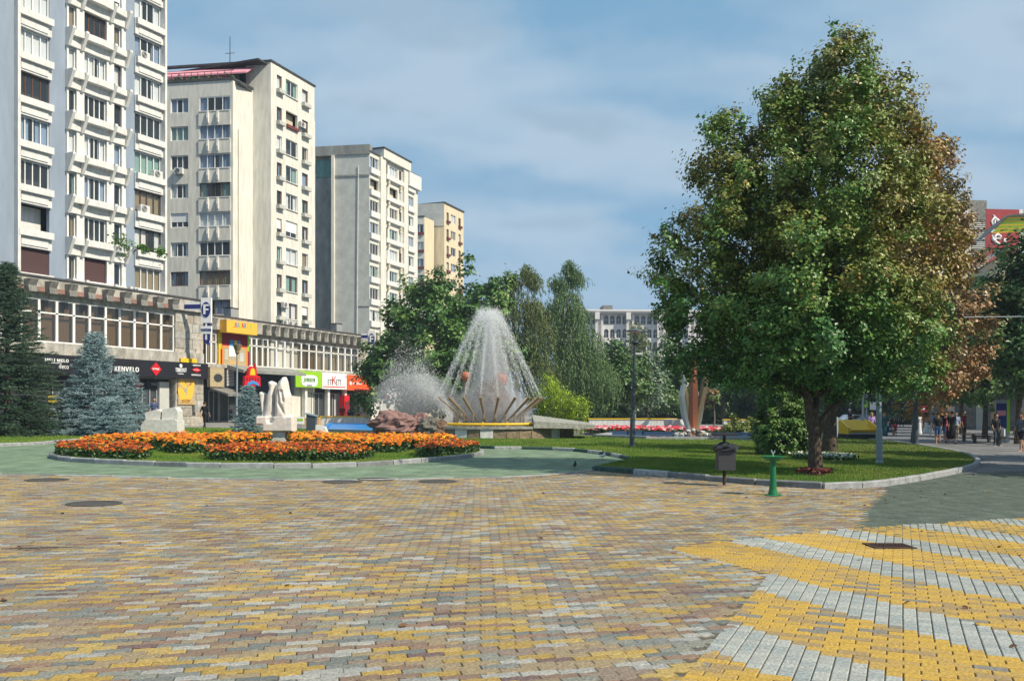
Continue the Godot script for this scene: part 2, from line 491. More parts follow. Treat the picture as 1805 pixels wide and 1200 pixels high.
func make_ground() -> void:
	# the wide base
	var mb := MB.new()
	var xs := [-900.0, -70.0, 70.0, 900.0]
	for i in 3:
		for zz in [[30.0, -60.0], [-60.0, -300.0], [-300.0, -1500.0]]:
			mb.quad(Vector3(xs[i], gy(xs[i]) - 0.06, zz[0]), Vector3(xs[i + 1], gy(xs[i + 1]) - 0.06, zz[0]), Vector3(xs[i + 1], gy(xs[i + 1]) - 0.06, zz[1]), Vector3(xs[i], gy(xs[i]) - 0.06, zz[1]))
	struct("ground", mb, M.ground)
	# edge between pavers and green asphalt
	var edge := smooth(g2([[-420, 835], [-200, 834], [0, 836], [200, 840], [400, 845], [600, 846], [800, 843], [950, 838], [1047, 829]]), false, 1.0)
	lawn_front = smooth(g2([[-500, 800], [-250, 796], [0, 787], [70, 783.5], [140, 778], [300, 774], [500, 775], [700, 779], [800, 785], [850, 790.5], [920, 792], [1000, 794.5], [1060, 801], [1095, 807], [1113, 812]]), false, 0.5)
	var cut := g2([[1098, 816], [1075, 820.5], [1050, 826]])
	lawn_right = smooth(g2([[1048, 829], [1150, 838], [1280, 850], [1380, 858], [1450, 861.5], [1550, 857], [1640, 843], [1708, 828], [1724, 818], [1716, 808], [1690, 800], [1625, 788], [1560, 779], [1490, 773], [1440, 771]]), false, 0.5)
	var back := g2([[1345, 775], [1200, 774], [1060, 772], [900, 766], [560, 758], [330, 756], [0, 756], [-500, 756]])
	lawn_poly = lawn_front.duplicate(); lawn_poly.append_array(cut); lawn_poly.append_array(lawn_right); lawn_poly.append_array(back)
	island_poly = smooth(g2([[92, 808], [130, 814], [220, 819], [330, 823], [450, 825], [580, 824], [690, 819], [780, 811.5], [830, 806], [849, 801], [838, 795], [780, 789], [680, 785], [560, 783.5], [420, 783], [300, 784], [190, 788], [120, 796], [97, 802]]), true, 0.4)
	# green asphalt ring
	var ring := edge.duplicate()
	ring.append_array(g2([[1140, 836], [1140, 805], [900, 778], [560, 764], [0, 768], [-500, 772]]))
	struct("green_path", sheet(ring, 0.0), M.green_asphalt)
	# right street and its darker green apron
	struct("street", sheet(g2([[1380, 745], [1380, 800], [1560, 868], [1600, 850], [1700, 880], [2300, 880], [2600, 800], [2200, 758], [1950, 748], [1800, 742], [1600, 738], [1460, 737]]), -0.008), M.street)
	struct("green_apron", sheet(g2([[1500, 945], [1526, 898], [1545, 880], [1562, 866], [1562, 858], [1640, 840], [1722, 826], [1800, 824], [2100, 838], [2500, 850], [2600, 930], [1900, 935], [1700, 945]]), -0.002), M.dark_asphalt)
	# pavement before the shops
	struct("pavement", sheet(PackedVector2Array([Vector2(-60, -50), Vector2(-12, -58), Vector2(10, -76), Vector2(30, -100), Vector2(30, -190), Vector2(-60, -190)]), -0.02), M.shop_pavement)
	# bedding under the pavers
	plaza_poly = PackedVector2Array([Vector2(-28, -2), Vector2(14, -2)])
	var st := g2([[2150, 1200], [1195, 1200], [1355, 1010], [1165, 968], [1300, 950.5], [1500, 931], [1805, 912], [2200, 895]])
	stripe_poly = PackedVector2Array([Vector2(0.05, -3.3)]); stripe_poly.append_array(st.slice(1)); stripe_poly.append(Vector2(14, -14)); stripe_poly.append(Vector2(14, -3.3))
	plaza_poly = PackedVector2Array([Vector2(0.05, -3.3), Vector2(-24, -3.3)])
	plaza_poly.append_array(edge)
	plaza_poly.append_array(g2([[1150, 838], [1280, 850], [1380, 858], [1450, 861.5], [1550, 857.5], [1562, 866], [1545, 880], [1526, 898], [1521, 920], [1510, 930]]))
	plaza_poly.append_array(g2([[1300, 950.5], [1165, 968], [1355, 1010], [1195, 1200]]))
	var bed := sheet(PackedVector2Array([Vector2(-24, -3.3), Vector2(-24, -24.5), Vector2(8, -24.5), Vector2(9.6, -22), Vector2(15, -14), Vector2(15, -3.3)]), -0.011)
	var plaza := struct("plaza_paving", bed, M.bedding)
	pave_mixed(plaza)
	pave_stripes(plaza)
	# lawns
	struct("lawn", sheet(lawn_poly, 0.07), M.soil)
	struct("flower_island", sheet(island_poly, 0.09), M.soil)
	kerb(lawn_front, 0.14, 1.0, func(i, p): return M.kerb if p.x < -9.0 else (M.kerb_white if i % 2 == 0 else M.kerb_green), "lawn_kerb", 0.12)
	kerb(lawn_right, 0.16, 0.95, func(i, p): return M.kerb_white if (i % 2 == 1 and p.x < 4.0) else (M.kerb_green if p.x < 4.0 else (M.kerb_dark if (p.x < 7.0) else M.kerb)), "lawn_kerb", 0.14)
	var ii := island_poly.duplicate(); ii.append(island_poly[0])
	kerb(ii, 0.15, 0.9, func(i, p): return M.kerb if (i * 7) % 5 else M.kerb_dark, "island_kerb", 0.13)
	kerb(edge, 0.14, 0.95, func(i, p): return M.kerb if (i * 5) % 4 else M.kerb_dark, "flush_kerb", 0.02)

func kerb(path: PackedVector2Array, width: float, length: float, pick: Callable, called: String, high: float) -> void:
	var root := Node3D.new(); root.name = numbered(called); root.set_meta("kind", "structure"); add_child(root)
	var stone := MB.new(); stone.bevel(-0.5, 0.5, -0.12, high, -width / 2, width / 2, minf(0.025, high * 0.6))
	var mesh := stone.commit()
	var pts := [path[0]]
	var walk := 0.0
	for i in range(1, path.size()):
		walk += path[i].distance_to(path[i - 1])
		if walk >= length:
			pts.append(path[i]); walk = 0.0
	for i in pts.size() - 1:
		var a: Vector2 = pts[i]; var b: Vector2 = pts[i + 1]
		var m := (a + b) / 2; var d := b - a
		var o := MeshInstance3D.new(); o.name = "kerb_stone"; o.mesh = mesh
		o.material_override = pick.call(i, m)
		var bs := Basis(Vector3.UP, -atan2(d.y, d.x) + rng.randf_range(-0.012, 0.012))
		bs = bs.scaled_local(Vector3(d.length() - 0.012, 1, 1))
		o.transform = Transform3D(bs, Vector3(m.x, gy(m.x) + rng.randf_range(-0.006, 0.006), m.y))
		root.add_child(o, true)

var paver_colours := [Color(0.582, 0.396, 0.107), Color(0.582, 0.424, 0.153), Color(0.508, 0.349, 0.107), Color(0.427, 0.332, 0.199), Color(0.408, 0.322, 0.208), Color(0.362, 0.239, 0.171), Color(0.315, 0.220, 0.162), Color(0.343, 0.267, 0.208), Color(0.278, 0.290, 0.268), Color(0.228, 0.243, 0.226), Color(0.325, 0.328, 0.277), Color(0.503, 0.493, 0.445), Color(0.451, 0.448, 0.418), Color(0.231, 0.157, 0.146)]

func wavy_paver(l: float, w: float, gap: float) -> ArrayMesh:
	# block with wavy ends, chamfered all round the top
	var hl := l / 2 - gap / 2; var hw := w / 2 - gap / 2
	var amp := 0.009
	var ring := PackedVector2Array()
	var ts := [0.0, 0.125, 0.375, 0.625, 0.875, 1.0]; var wave := [0.0, 1.0, -1.0, 1.0, -1.0, 0.0]
	for k in 6:
		ring.append(Vector2(lerpf(-hl, hl, ts[k]), -hw + amp * wave[k]))
	for k in 6:
		ring.append(Vector2(lerpf(hl, -hl, ts[k]), hw + amp * wave[5 - k]))
	return block(ring)
func block(ring: PackedVector2Array) -> ArrayMesh:
	var mb := MB.new()
	var inner := PackedVector2Array()
	for p in ring:
		inner.append(p * Vector2(1.0 - 0.006 / absf(p.x) if absf(p.x) > 0.02 else 1.0, 1.0 - 0.006 / absf(p.y) if absf(p.y) > 0.02 else 1.0))
	var n := ring.size()
	for i in n:
		var a := ring[i]; var b := ring[(i + 1) % n]; var c := inner[(i + 1) % n]; var d := inner[i]
		mb.quad(Vector3(b.x, -0.035, b.y), Vector3(a.x, -0.035, a.y), Vector3(a.x, -0.005, a.y), Vector3(b.x, -0.005, b.y))
		mb.quad(Vector3(b.x, -0.005, b.y), Vector3(a.x, -0.005, a.y), Vector3(d.x, 0, d.y), Vector3(c.x, 0, c.y))
	var ix := Geometry2D.triangulate_polygon(inner)
	for i in range(0, ix.size(), 3):
		var a := inner[ix[i]]; var b := inner[ix[i + 1]]; var d := inner[ix[i + 2]]
		if (b - a).cross(d - a) > 0:
			var t := b; b = d; d = t
		mb.tri(Vector3(a.x, 0, a.y), Vector3(b.x, 0, b.y), Vector3(d.x, 0, d.y))
	return mb.commit()

func lay(plaza: Node, called: String, mesh: Mesh, list: Array, colours: Array) -> void:
	# the 300 that show largest are stones of their own, the rest one cloud
	list.sort_custom(func(a, b): return a[3] < b[3])
	var mats := []
	for c in colours:
		var m: StandardMaterial3D = M.paver.duplicate()
		m.vertex_color_use_as_albedo = false
		m.albedo_color = c.linear_to_srgb()
		mats.append(m)
	var buf := PackedFloat32Array()
	var k := 0
	for e in list:
		if k < 300 and e[4]:
			k += 1
			var o := MeshInstance3D.new(); o.name = called; o.mesh = mesh
			o.transform = Transform3D(e[0], e[1]); o.material_override = mats[e[2]]
			plaza.add_child(o, true)
		else:
			var c: Color = colours[e[2]] * rng.randf_range(0.86, 1.1) * (1.0 + 0.22 * noise.get_noise_2d(e[1].x * 0.7, e[1].z * 0.7))
			put(buf, e[0], e[1], c)
	var o := cloud(plaza, called + "_field", mesh, M.paver, buf, "stuff")

func seen_at(p: Vector3) -> bool:
	var px := CX + p.x / -p.z * F; var py := HY + (EYE - p.y) / -p.z * F
	return px > -20 and px < 1830 and py < 1195

func pave_mixed(plaza: Node) -> void:
	var l := 0.25; var w := 0.09
	var mesh := wavy_paver(l, w, 0.0055)
	var a := deg_to_rad(13.0)
	var r := Vector2(cos(a), -sin(a)); var q := Vector2(-sin(a), -cos(a))
	var list := []
	var tint := FastNoiseLite.new(); tint.seed = 4; tint.frequency = 0.22
	for j in range(-50, 380):
		for i in range(-150, 150):
			var c := r * ((i - fposmod(j * 0.43, 1.0) + rng.randf_range(-0.012, 0.012)) * l) + q * (j * w)
			if c.y > -3.2 or c.y < -24.6 or c.x < -24 or c.x > 10: continue
			if absf(c.x) > -c.y * 0.62 + 2.5: continue
			if not inside(c, plaza_poly): continue
			var pick := 0
			var u := rng.randf()
			var warm := tint.get_noise_2dv(c)
			if u < 0.22 + 0.12 * warm: pick = rng.randi() % 3
			elif u < 0.45: pick = 3 + rng.randi() % 2
			elif u < 0.66: pick = 5 + rng.randi() % 3
			elif u < 0.86: pick = 8 + rng.randi() % 3
			elif u < 0.97: pick = 11 + rng.randi() % 2
			else: pick = 13
			var b := Basis(Vector3.UP, a + rng.randf_range(-0.012, 0.012)) * Basis(Vector3(1, 0, 0.3).normalized(), rng.randf_range(-0.006, 0.006))
			var p := Vector3(c.x, gy(c.x) + rng.randf_range(-0.0025, 0.002), c.y)
			list.append([b, p, pick, c.length(), seen_at(p)])
	lay(plaza, "paver", mesh, list, paver_colours)

func pave_stripes(plaza: Node) -> void:
	# ten centimetre grid: yellow stones lie across it in running bond, white ones along it
	var cols := [Color(0.72, 0.46, 0.085), Color(0.68, 0.44, 0.10), Color(0.62, 0.41, 0.12), Color(0.48, 0.34, 0.16), Color(0.31, 0.29, 0.25), Color(0.55, 0.57, 0.53), Color(0.49, 0.515, 0.48), Color(0.43, 0.47, 0.455)]
	var w := 0.105
	var meshes := []
	for q in [Vector2(1, 1), Vector2(2, 1), Vector2(1, 2)]:
		var h: Vector2 = q * w / 2 - Vector2(0.004, 0.0022)
		meshes.append(block(PackedVector2Array([Vector2(-h.x, -h.y), Vector2(h.x, -h.y), Vector2(h.x, h.y), Vector2(-h.x, h.y)])))
	var o := g2([[1355, 1010]])[0]
	var c := Vector2(0.395, -0.919).normalized(); var r := Vector2(-c.y, c.x)
	var dirty := FastNoiseLite.new(); dirty.seed = 14; dirty.frequency = 0.45
	var kind := {}
	for i in range(-24, 150):
		for j in range(-120, 120):
			var u := (i + 0.5) * w; var v := (j + 0.5) * w
			var p := o + r * u + c * v
			if p.y > -3.2 or p.x > 13.5 or not inside(p, stripe_poly): continue
			kind[Vector2i(i, j)] = 2 if fposmod(v + 0.86 * u, 2.32) > 2.32 - 0.90 else 1
	var lists := [[], [], []]
	var done := {}
	for g in kind:
		if done.has(g): continue
		var k: int = kind[g]; var m := 0
		var mate: Vector2i = g + (Vector2i(1, 0) if k == 1 else Vector2i(0, 1))
		var start: bool = (g.x + g.y) % 2 == 0 if k == 1 else (g.y + g.x / 3) % 2 == 0
		if k == 1 and start and kind.get(mate, 0) == k and not done.has(mate): m = k; done[mate] = true
		done[g] = true
		var cell := Vector2(g) + Vector2(0.5, 0.5) + (Vector2(0.5, 0) if m == 1 else (Vector2(0, 0.5) if m == 2 else Vector2.ZERO))
		var p: Vector2 = o + r * cell.x * w + c * cell.y * w
		var stain := dirty.get_noise_2dv(p)
		var t := 5 + rng.randi() % 3
		if k == 1:
			var q := rng.randf() + stain * 0.35 - (0.25 if p.y < -9.0 else 0.0)
			t = rng.randi() % 3 if q < 0.66 else (3 if q < 0.87 else 4)
		var b := Basis(Vector3.UP, -atan2(r.y, r.x) + rng.randf_range(-0.006, 0.006)) * Basis(Vector3(1, 0, 0.3).normalized(), rng.randf_range(-0.006, 0.006))
		var at_ := Vector3(p.x, gy(p.x) + rng.randf_range(-0.002, 0.002), p.y)
		lists[m].append([b, at_, t, p.length(), seen_at(at_)])
	lay(plaza, "square_paver", meshes[0], lists[0], cols)
	lay(plaza, "yellow_paver", meshes[1], lists[1], cols)

func grass_tuft() -> ArrayMesh:
	var mb := MB.new()
	var rg := RandomNumberGenerator.new(); rg.seed = 77
	for k in 7:
		var t := rg.randf() * TAU; var o := Vector3(rg.randf_range(-0.05, 0.05), 0, rg.randf_range(-0.05, 0.05))
		var s := Vector3(cos(t), 0, sin(t)) * 0.007
		var tip := o + Vector3(rg.randf_range(-0.03, 0.03), rg.randf_range(0.035, 0.07), rg.randf_range(-0.03, 0.03))
		mb.tri(o - s, o + s, tip)
	return mb.commit()

func make_grass() -> void:
	var tuft := grass_tuft()
	var zones := [[lawn_poly, 0.07, "lawn_grass", "mown green grass of the lawn round the fountain"], [island_poly, 0.09, "island_grass", "short green grass between the marigold beds"]]
	for z in zones:
		var poly: PackedVector2Array = z[0]
		var buf := PackedFloat32Array()
		var box := Rect2(poly[0], Vector2.ZERO)
		for p in poly: box = box.expand(p)
		var x0 := maxf(box.position.x, -26.0); var x1 := box.end.x
		var zz := box.position.y
		while zz < box.end.y:
			var d := -zz
			var step := 0.068 if d < 34 else (0.115 if d < 48 else 0.2)
			var x := maxf(x0, -0.62 * d - 1); var xe := minf(x1, 0.6 * d + 1)
			while x < xe:
				var p := Vector2(x + rng.randf_range(-step, step), zz + rng.randf_range(-step, step))
				x += step
				if not inside(p, poly): continue
				var n1 := noise.get_noise_2dv(p * 0.5); var n2 := noise.get_noise_2dv(p * 3.0 + Vector2(9, 4))
				var c := Color(0.10, 0.215, 0.022).lerp(Color(0.205, 0.275, 0.035), clampf(0.4 + n1 * 0.9 + n2 * 0.5, 0, 1))
				if rng.randf() < 0.05 + 0.12 * maxf(0.0, (p.x - 7.0) / 6.0): c = Color(0.30, 0.25, 0.10)
				var s := step / 0.055 * 0.62 * rng.randf_range(0.75, 1.3)
				put(buf, Basis(Vector3.UP, rng.randf() * TAU).scaled(Vector3(s, minf(s, 1.2) * rng.randf_range(0.7, 1.2), s)), Vector3(p.x, gy(p.x) + z[1], p.y), c * rng.randf_range(0.8, 1.2))
			zz += step
		tag(cloud(self, z[2], tuft, M.grass, buf, "stuff"), z[3], "grass")

# ------------------------------------------------------------------ windows and wall parts
# a window in wall frame fr (relative to its building): frame bars with panes and a curtain as sub-parts
func window(b: Node, fr: Transform3D, s0: float, s1: float, y0: float, y1: float, cols: int, fm := "frame_white", o := -0.14, cur := -1, transom := 0.0, bar := 0.06) -> void:
	var mb := MB.new(); mb.x = fr
	mb.box(s0, s1, y0, y0 + bar, o - 0.04, o + 0.03)
	mb.box(s0, s1, y1 - bar, y1, o - 0.04, o + 0.03)
	var rows := [[y0 + bar, y1 - bar]]
	if transom > 0:
		var ty := lerpf(y0, y1, transom)
		mb.box(s0 + bar, s1 - bar, ty - bar / 2, ty + bar / 2, o - 0.04, o + 0.025)
		rows = [[y0 + bar, ty - bar / 2], [ty + bar / 2, y1 - bar]]
	var edges := []
	for i in cols + 1:
		edges.append(lerpf(s0 + bar / 2, s1 - bar / 2, float(i) / cols) + (0.0 if i == 0 or i == cols else rng.randf_range(-0.04, 0.04) * (s1 - s0) / cols))
		for r in rows:
			mb.box(edges[i] - bar / 2, edges[i] + bar / 2, r[0], r[1], o - 0.038, o + 0.028)
	var w := part(b, "window", mb, M[fm])
	for i in cols:
		for r in rows:
			var p := MB.new(); p.x = fr * Transform3D(Basis(Vector3.UP, rng.randf_range(-0.03, 0.03)), Vector3((edges[i] + edges[i + 1]) / 2, 0, o))
			var hw: float = (edges[i + 1] - edges[i]) / 2 - bar / 2
			p.quad(Vector3(-hw, r[0], 0), Vector3(hw, r[0], 0), Vector3(hw, r[1], 0), Vector3(-hw, r[1], 0))
			part(w, "pane", p, M.glass)
	if cur < 0:
		cur = rng.randi() % 8
	if cur == 8:        # lowered roller blind
		var q := MB.new(); q.x = fr
		var yb := lerpf(y0, y1, rng.randf_range(0.3, 0.45))
		for k in 8:
			var a := lerpf(y1 - bar, yb, k / 8.0); var c := lerpf(y1 - bar, yb, (k + 1) / 8.0)
			q.quad(Vector3(s0 + bar, c, o + 0.045), Vector3(s1 - bar, c, o + 0.045), Vector3(s1 - bar, a, o + 0.035), Vector3(s0 + bar, a, o + 0.035))
		part(w, "roller_blind", q, M.frame_white)
	elif cur < 6:
		var km: Material = M[["curtain_white", "curtain_blue", "curtain_white", "curtain_green", "curtain_tan", "curtain_blue"][cur]]
		var runs := [[s0, s1]] if rng.randf() < 0.4 else [[s0, lerpf(s0, s1, rng.randf_range(0.2, 0.5))], [lerpf(s0, s1, rng.randf_range(0.6, 0.85)), s1]]
		for rr in runs:
			var q := MB.new(); q.x = fr
			var nf := maxi(3, int((rr[1] - rr[0]) / 0.12))
			for k in nf:
				var a := lerpf(rr[0], rr[1], float(k) / nf); var c := lerpf(rr[0], rr[1], float(k + 1) / nf)
				var za := o - 0.13 + 0.03 * (k % 2); var zb := o - 0.13 + 0.03 * ((k + 1) % 2)
				q.quad(Vector3(a, y0, za), Vector3(c, y0, zb), Vector3(c, y1, zb), Vector3(a, y1, za))
			part(w, "curtain", q, km)
func ac_unit(b: Node, fr: Transform3D, s: float, y: float) -> void:
	var mb := MB.new(); mb.x = fr
	mb.bevel(s - 0.42, s + 0.42, y, y + 0.58, 0.06, 0.40, 0.02)
	var a := part(b, "air_conditioner", mb, M.ac_white)
	var g := MB.new(); g.x = fr * Transform3D(Basis(Vector3.RIGHT, PI / 2), Vector3(s - 0.1, y + 0.29, 0.405))
	for k in 4:
		g.lathe([Vector2(0.06 + k * 0.06, 0.0), Vector2(0.06 + k * 0.06, 0.015), Vector2(0.04 + k * 0.06, 0.015)], 14)
	part(a, "fan_grille", g, M.black_metal)
	for x in [-0.33, 0.33]:
		boxpart(a, "bracket", fr, "frame_grey", s + x - 0.02, s + x + 0.02, y - 0.05, y, -0.02, 0.38)
func boxpart(b: Node, called: String, fr: Transform3D, m: String, s0: float, s1: float, y0: float, y1: float, o0: float, o1: float) -> MeshInstance3D:
	var mb := MB.new(); mb.x = fr; mb.box(s0, s1, y0, y1, o0, o1)
	return part(b, called, mb, M[m])
func letters(b: Node, fr: Transform3D, text: String, s: float, y: float, size: float, m: String, o := 0.03, wide := 1.0, bold := true, serif := false) -> MeshInstance3D:
	var f := SystemFont.new(); f.font_names = PackedStringArray(["Droid Serif" if serif else "Droid Sans"]); f.font_weight = 700 if bold else 400
	var t := TextMesh.new(); t.text = text; t.font = f; t.font_size = 32; t.pixel_size = size / 23.0; t.depth = 0.03
	var o_ := MeshInstance3D.new(); o_.name = "lettering"; o_.mesh = t; o_.material_override = M[m]
	o_.transform = fr * Transform3D(Basis.from_scale(Vector3(wide, 1, 1)), Vector3(s, y, o))
	b.add_child(o_, true)
	return o_
func fit(b: Node, fr: Transform3D, o: float, text: String, px0: float, px1: float, py: float, hpx: float, m: String, bold := true, serif := false) -> void:
	# lettering fitted between two pixel columns of the wall at offset o
	var e := letters(b, Transform3D.IDENTITY, text, 0, 0, 0.5, m, 0, 1, bold, serif)
	var box := e.mesh.get_aabb()
	var s0 := fs(fr, px0, o); var s1 := fs(fr, px1, o)
	var d := -(fr * Vector3((s0 + s1) / 2, 0, o)).z
	var k := Vector3((s1 - s0) / box.size.x, hpx * d / F / box.size.y, 1)
	e.transform = Transform3D(Basis.from_scale(k), Vector3((s0 + s1) / 2, fy(fr, (px0 + px1) / 2, py, o), o) - box.get_center() * Vector3(k.x, k.y, 0))
func rel(b: Node3D, fr: Transform3D) -> Transform3D:
	return b.transform.affine_inverse() * fr

# ------------------------------------------------------------------ first tower, white bays on blue grey
func tower_one() -> void:
	var fr := frame(25, 57.65, 0.4464, 0.8948)
	var b := thing("apartment_tower", "tall white tower with blue grey strips and balcony bands, leftmost", "building", fr)
	var I := Transform3D.IDENTITY
	var e := [fs(fr, 25), fs(fr, 88), fs(fr, 115), fs(fr, 220), fs(fr, 235), fs(fr, 286)]
	var ht := 39.0
	# core, flank and roof
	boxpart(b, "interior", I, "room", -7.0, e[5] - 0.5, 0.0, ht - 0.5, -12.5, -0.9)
	var yk := []
	for k in 10: yk.append(11.17 + 2.81 * k)
	var wl := MB.new()
	# blue wall with openings for bays
	var holes := []
	for k in 10:
		if yk[k] + 1.4 > ht: continue
		holes.append([e[0] + 0.2, e[1] - 0.08, yk[k] - 0.82, yk[k] + 0.82])
		holes.append([e[4] + 0.08, e[5] - 0.15, yk[k] - 0.82, yk[k] + 0.82])
		holes.append([e[2] + 0.15, e[2] + 0.75, yk[k] - 0.85, yk[k] + 0.8])
		holes.append([e[3] - 1.05, e[3] - 0.4, yk[k] - 0.85, yk[k] + 0.8])
		holes.append([e[2] + 1.35, e[3] - 1.65, yk[k] - 0.85, yk[k] + 0.8])
	wl.wall(-7.0, e[5], -1.0, ht, holes, 0.3)
	wl.quad(Vector3(e[5], -1, 0), Vector3(e[5], -1, -13), Vector3(e[5], ht, -13), Vector3(e[5], ht, 0))
	wl.quad(Vector3(-7, -1, -13), Vector3(-7, -1, 0), Vector3(-7, ht, 0), Vector3(-7, ht, -13))
	part(b, "wall", wl, M.blue_wall)
	boxpart(b, "roof", I, "roof_felt", -7.1, e[5] + 0.1, ht, ht + 0.3, -13.0, 0.3)
	for k in 10:
		var y: float = yk[k]
		var last: bool = k == 0
		# side bays
		for bay in 2:
			var s0: float = e[0] if bay == 0 else e[4]
			var s1: float = e[1] if bay == 0 else e[5]
			var w0: float = s0 + (0.2 if bay == 0 else 0.08); var w1: float = s1 - (0.08 if bay == 0 else 0.15)
			if bay == 0 and last:
				boxpart(b, "shutter", I, "shutter", w0, w1, y - 0.8, y + 0.8, -0.2, -0.08)
			elif bay == 0 and k == 1:
				boxpart(b, "loggia_back", I, "white_paint", w0, w1, y - 0.82, y + 0.82, -0.95, -0.88)
			else:
				window(b, I, w0, w1, y - 0.8, y + 0.8, 4, "frame_white" if rng.randf() < 0.8 else "frame_brown", -0.12)
			# parapet: white panel with a proud rail and a lower ledge
			boxpart(b, "balcony_panel", I, "white_paint", s0, s1, y - 1.99, y - 0.84, 0.0, 0.16)
			boxpart(b, "balcony_rail", I, "white_paint", s0 + 0.02, s1 - 0.02, y - 1.30, y - 0.86, 0.16, 0.42)
			boxpart(b, "balcony_ledge", I, "white_paint", s0 + 0.3, s1 - 0.3, y - 1.86, y - 1.42, 0.16, 0.22)
			if bay == 1 and k in [3, 6, 2]:
				ac_unit(b, I, s0 + (0.7 if k != 3 else 1.9), y - 0.9, )
		# end fins of the side bays
		boxpart(b, "fin", I, "white_paint", e[0] - 0.06, e[0] + 0.14, y - 1.99, y + 0.82, 0.0, 0.40)
		boxpart(b, "fin", I, "white_paint", e[5] - 0.12, e[5] + 0.06, y - 1.99, y + 0.82, 0.0, 0.40)
		# central bay: piers, windows, wavy balcony
		for q in [[e[2], e[2] + 0.15], [e[2] + 0.75, e[2] + 1.35], [e[3] - 1.65, e[3] - 1.05], [e[3] - 0.4, e[3] - 0.05]]:
			boxpart(b, "pier", I, "white_paint", q[0], q[1], y - 0.86, y + 0.82, 0.0, 0.12)
		var wh := "frame_white"
		if k == 0:
			boxpart(b, "shutter", I, "shutter", e[2] + 1.4, e[3] - 1.7, y - 0.8, y + 0.72, -0.2, -0.05)
		else:
			window(b, I, e[2] + 1.35, e[3] - 1.65, y - 0.84, y + 0.79, 4, "frame_brown" if k == 6 else wh, -0.1)
		window(b, I, e[2] + 0.15, e[2] + 0.75, y - 0.84, y + 0.79, 1, wh, -0.1)
		window(b, I, e[3] - 1.05, e[3] - 0.4, y - 0.84, y + 0.79, 1, "frame_brown" if k in [4, 5] else wh, -0.1, 8 if k == 7 else -1)
		boxpart(b, "balcony_panel", I, "white_paint", e[2], e[3] - 0.05, y - 1.99, y - 0.86, 0.0, 0.22)
		var rail := MB.new()
		var pl := [[e[2] - 0.05, 0.40], [e[2] + 1.1, 0.62], [lerpf(e[2], e[3], 0.5), 0.70], [e[3] - 1.4, 0.62], [e[3] + 0.05, 0.40]]
		for i in 4:
			var a = pl[i]; var c = pl[i + 1]
			var y0 := y - 1.32; var y1 := y - 0.88
			rail.hexa(Vector3(a[0], y0, a[1]), Vector3(c[0], y0, c[1]), Vector3(c[0], y1, c[1]), Vector3(a[0], y1, a[1]), Vector3(a[0], y0, 0.2), Vector3(c[0], y0, 0.2), Vector3(c[0], y1, 0.2), Vector3(a[0], y1, 0.2))
		part(b, "balcony_rail", rail, M.white_paint)
		for s in [e[2] + 0.05, e[2] + 1.1, e[3] - 1.4, e[3] - 0.12]:
			var fin := MB.new()
			fin.x = Transform3D(Basis(Vector3(0, 0, -1), Vector3.UP, Vector3(1, 0, 0)), Vector3(s, y, 0))
			fin.prism(PackedVector2Array([Vector2(0, -0.85), Vector2(0, -2.05), Vector2(-0.3, -2.05), Vector2(-0.80, -1.0), Vector2(-0.80, -0.85)]), -0.11, 0.11)
			part(b, "bracket", fin, M.white_paint)
	# potted greenery on two balconies
	for q in [[e[3] - 0.7, yk[1] - 0.8, 0.5, 0.42], [e[4] + 0.5, yk[1] - 0.85, 0.3, 0.22], [e[5] - 0.6, yk[1] - 0.85, 0.3, 0.25]]:
		var buf := PackedFloat32Array()
		for i in 160:
			var p = Vector3(rng.randfn(0, 1), rng.randfn(0, 0.8), rng.randfn(0, 0.6)) * q[3]
			put(buf, Basis(Vector3(rng.randf(), rng.randf(), rng.randf()).normalized(), rng.randf() * TAU).scaled(Vector3.ONE * 0.2), Vector3(q[0], q[1] + 0.1, q[2]) + p, Color(0.08, 0.17, 0.03) * rng.randf_range(0.7, 1.5))
		cloud(b, "balcony_plant", leaf_mesh(), M.leaf, buf, "stuff")

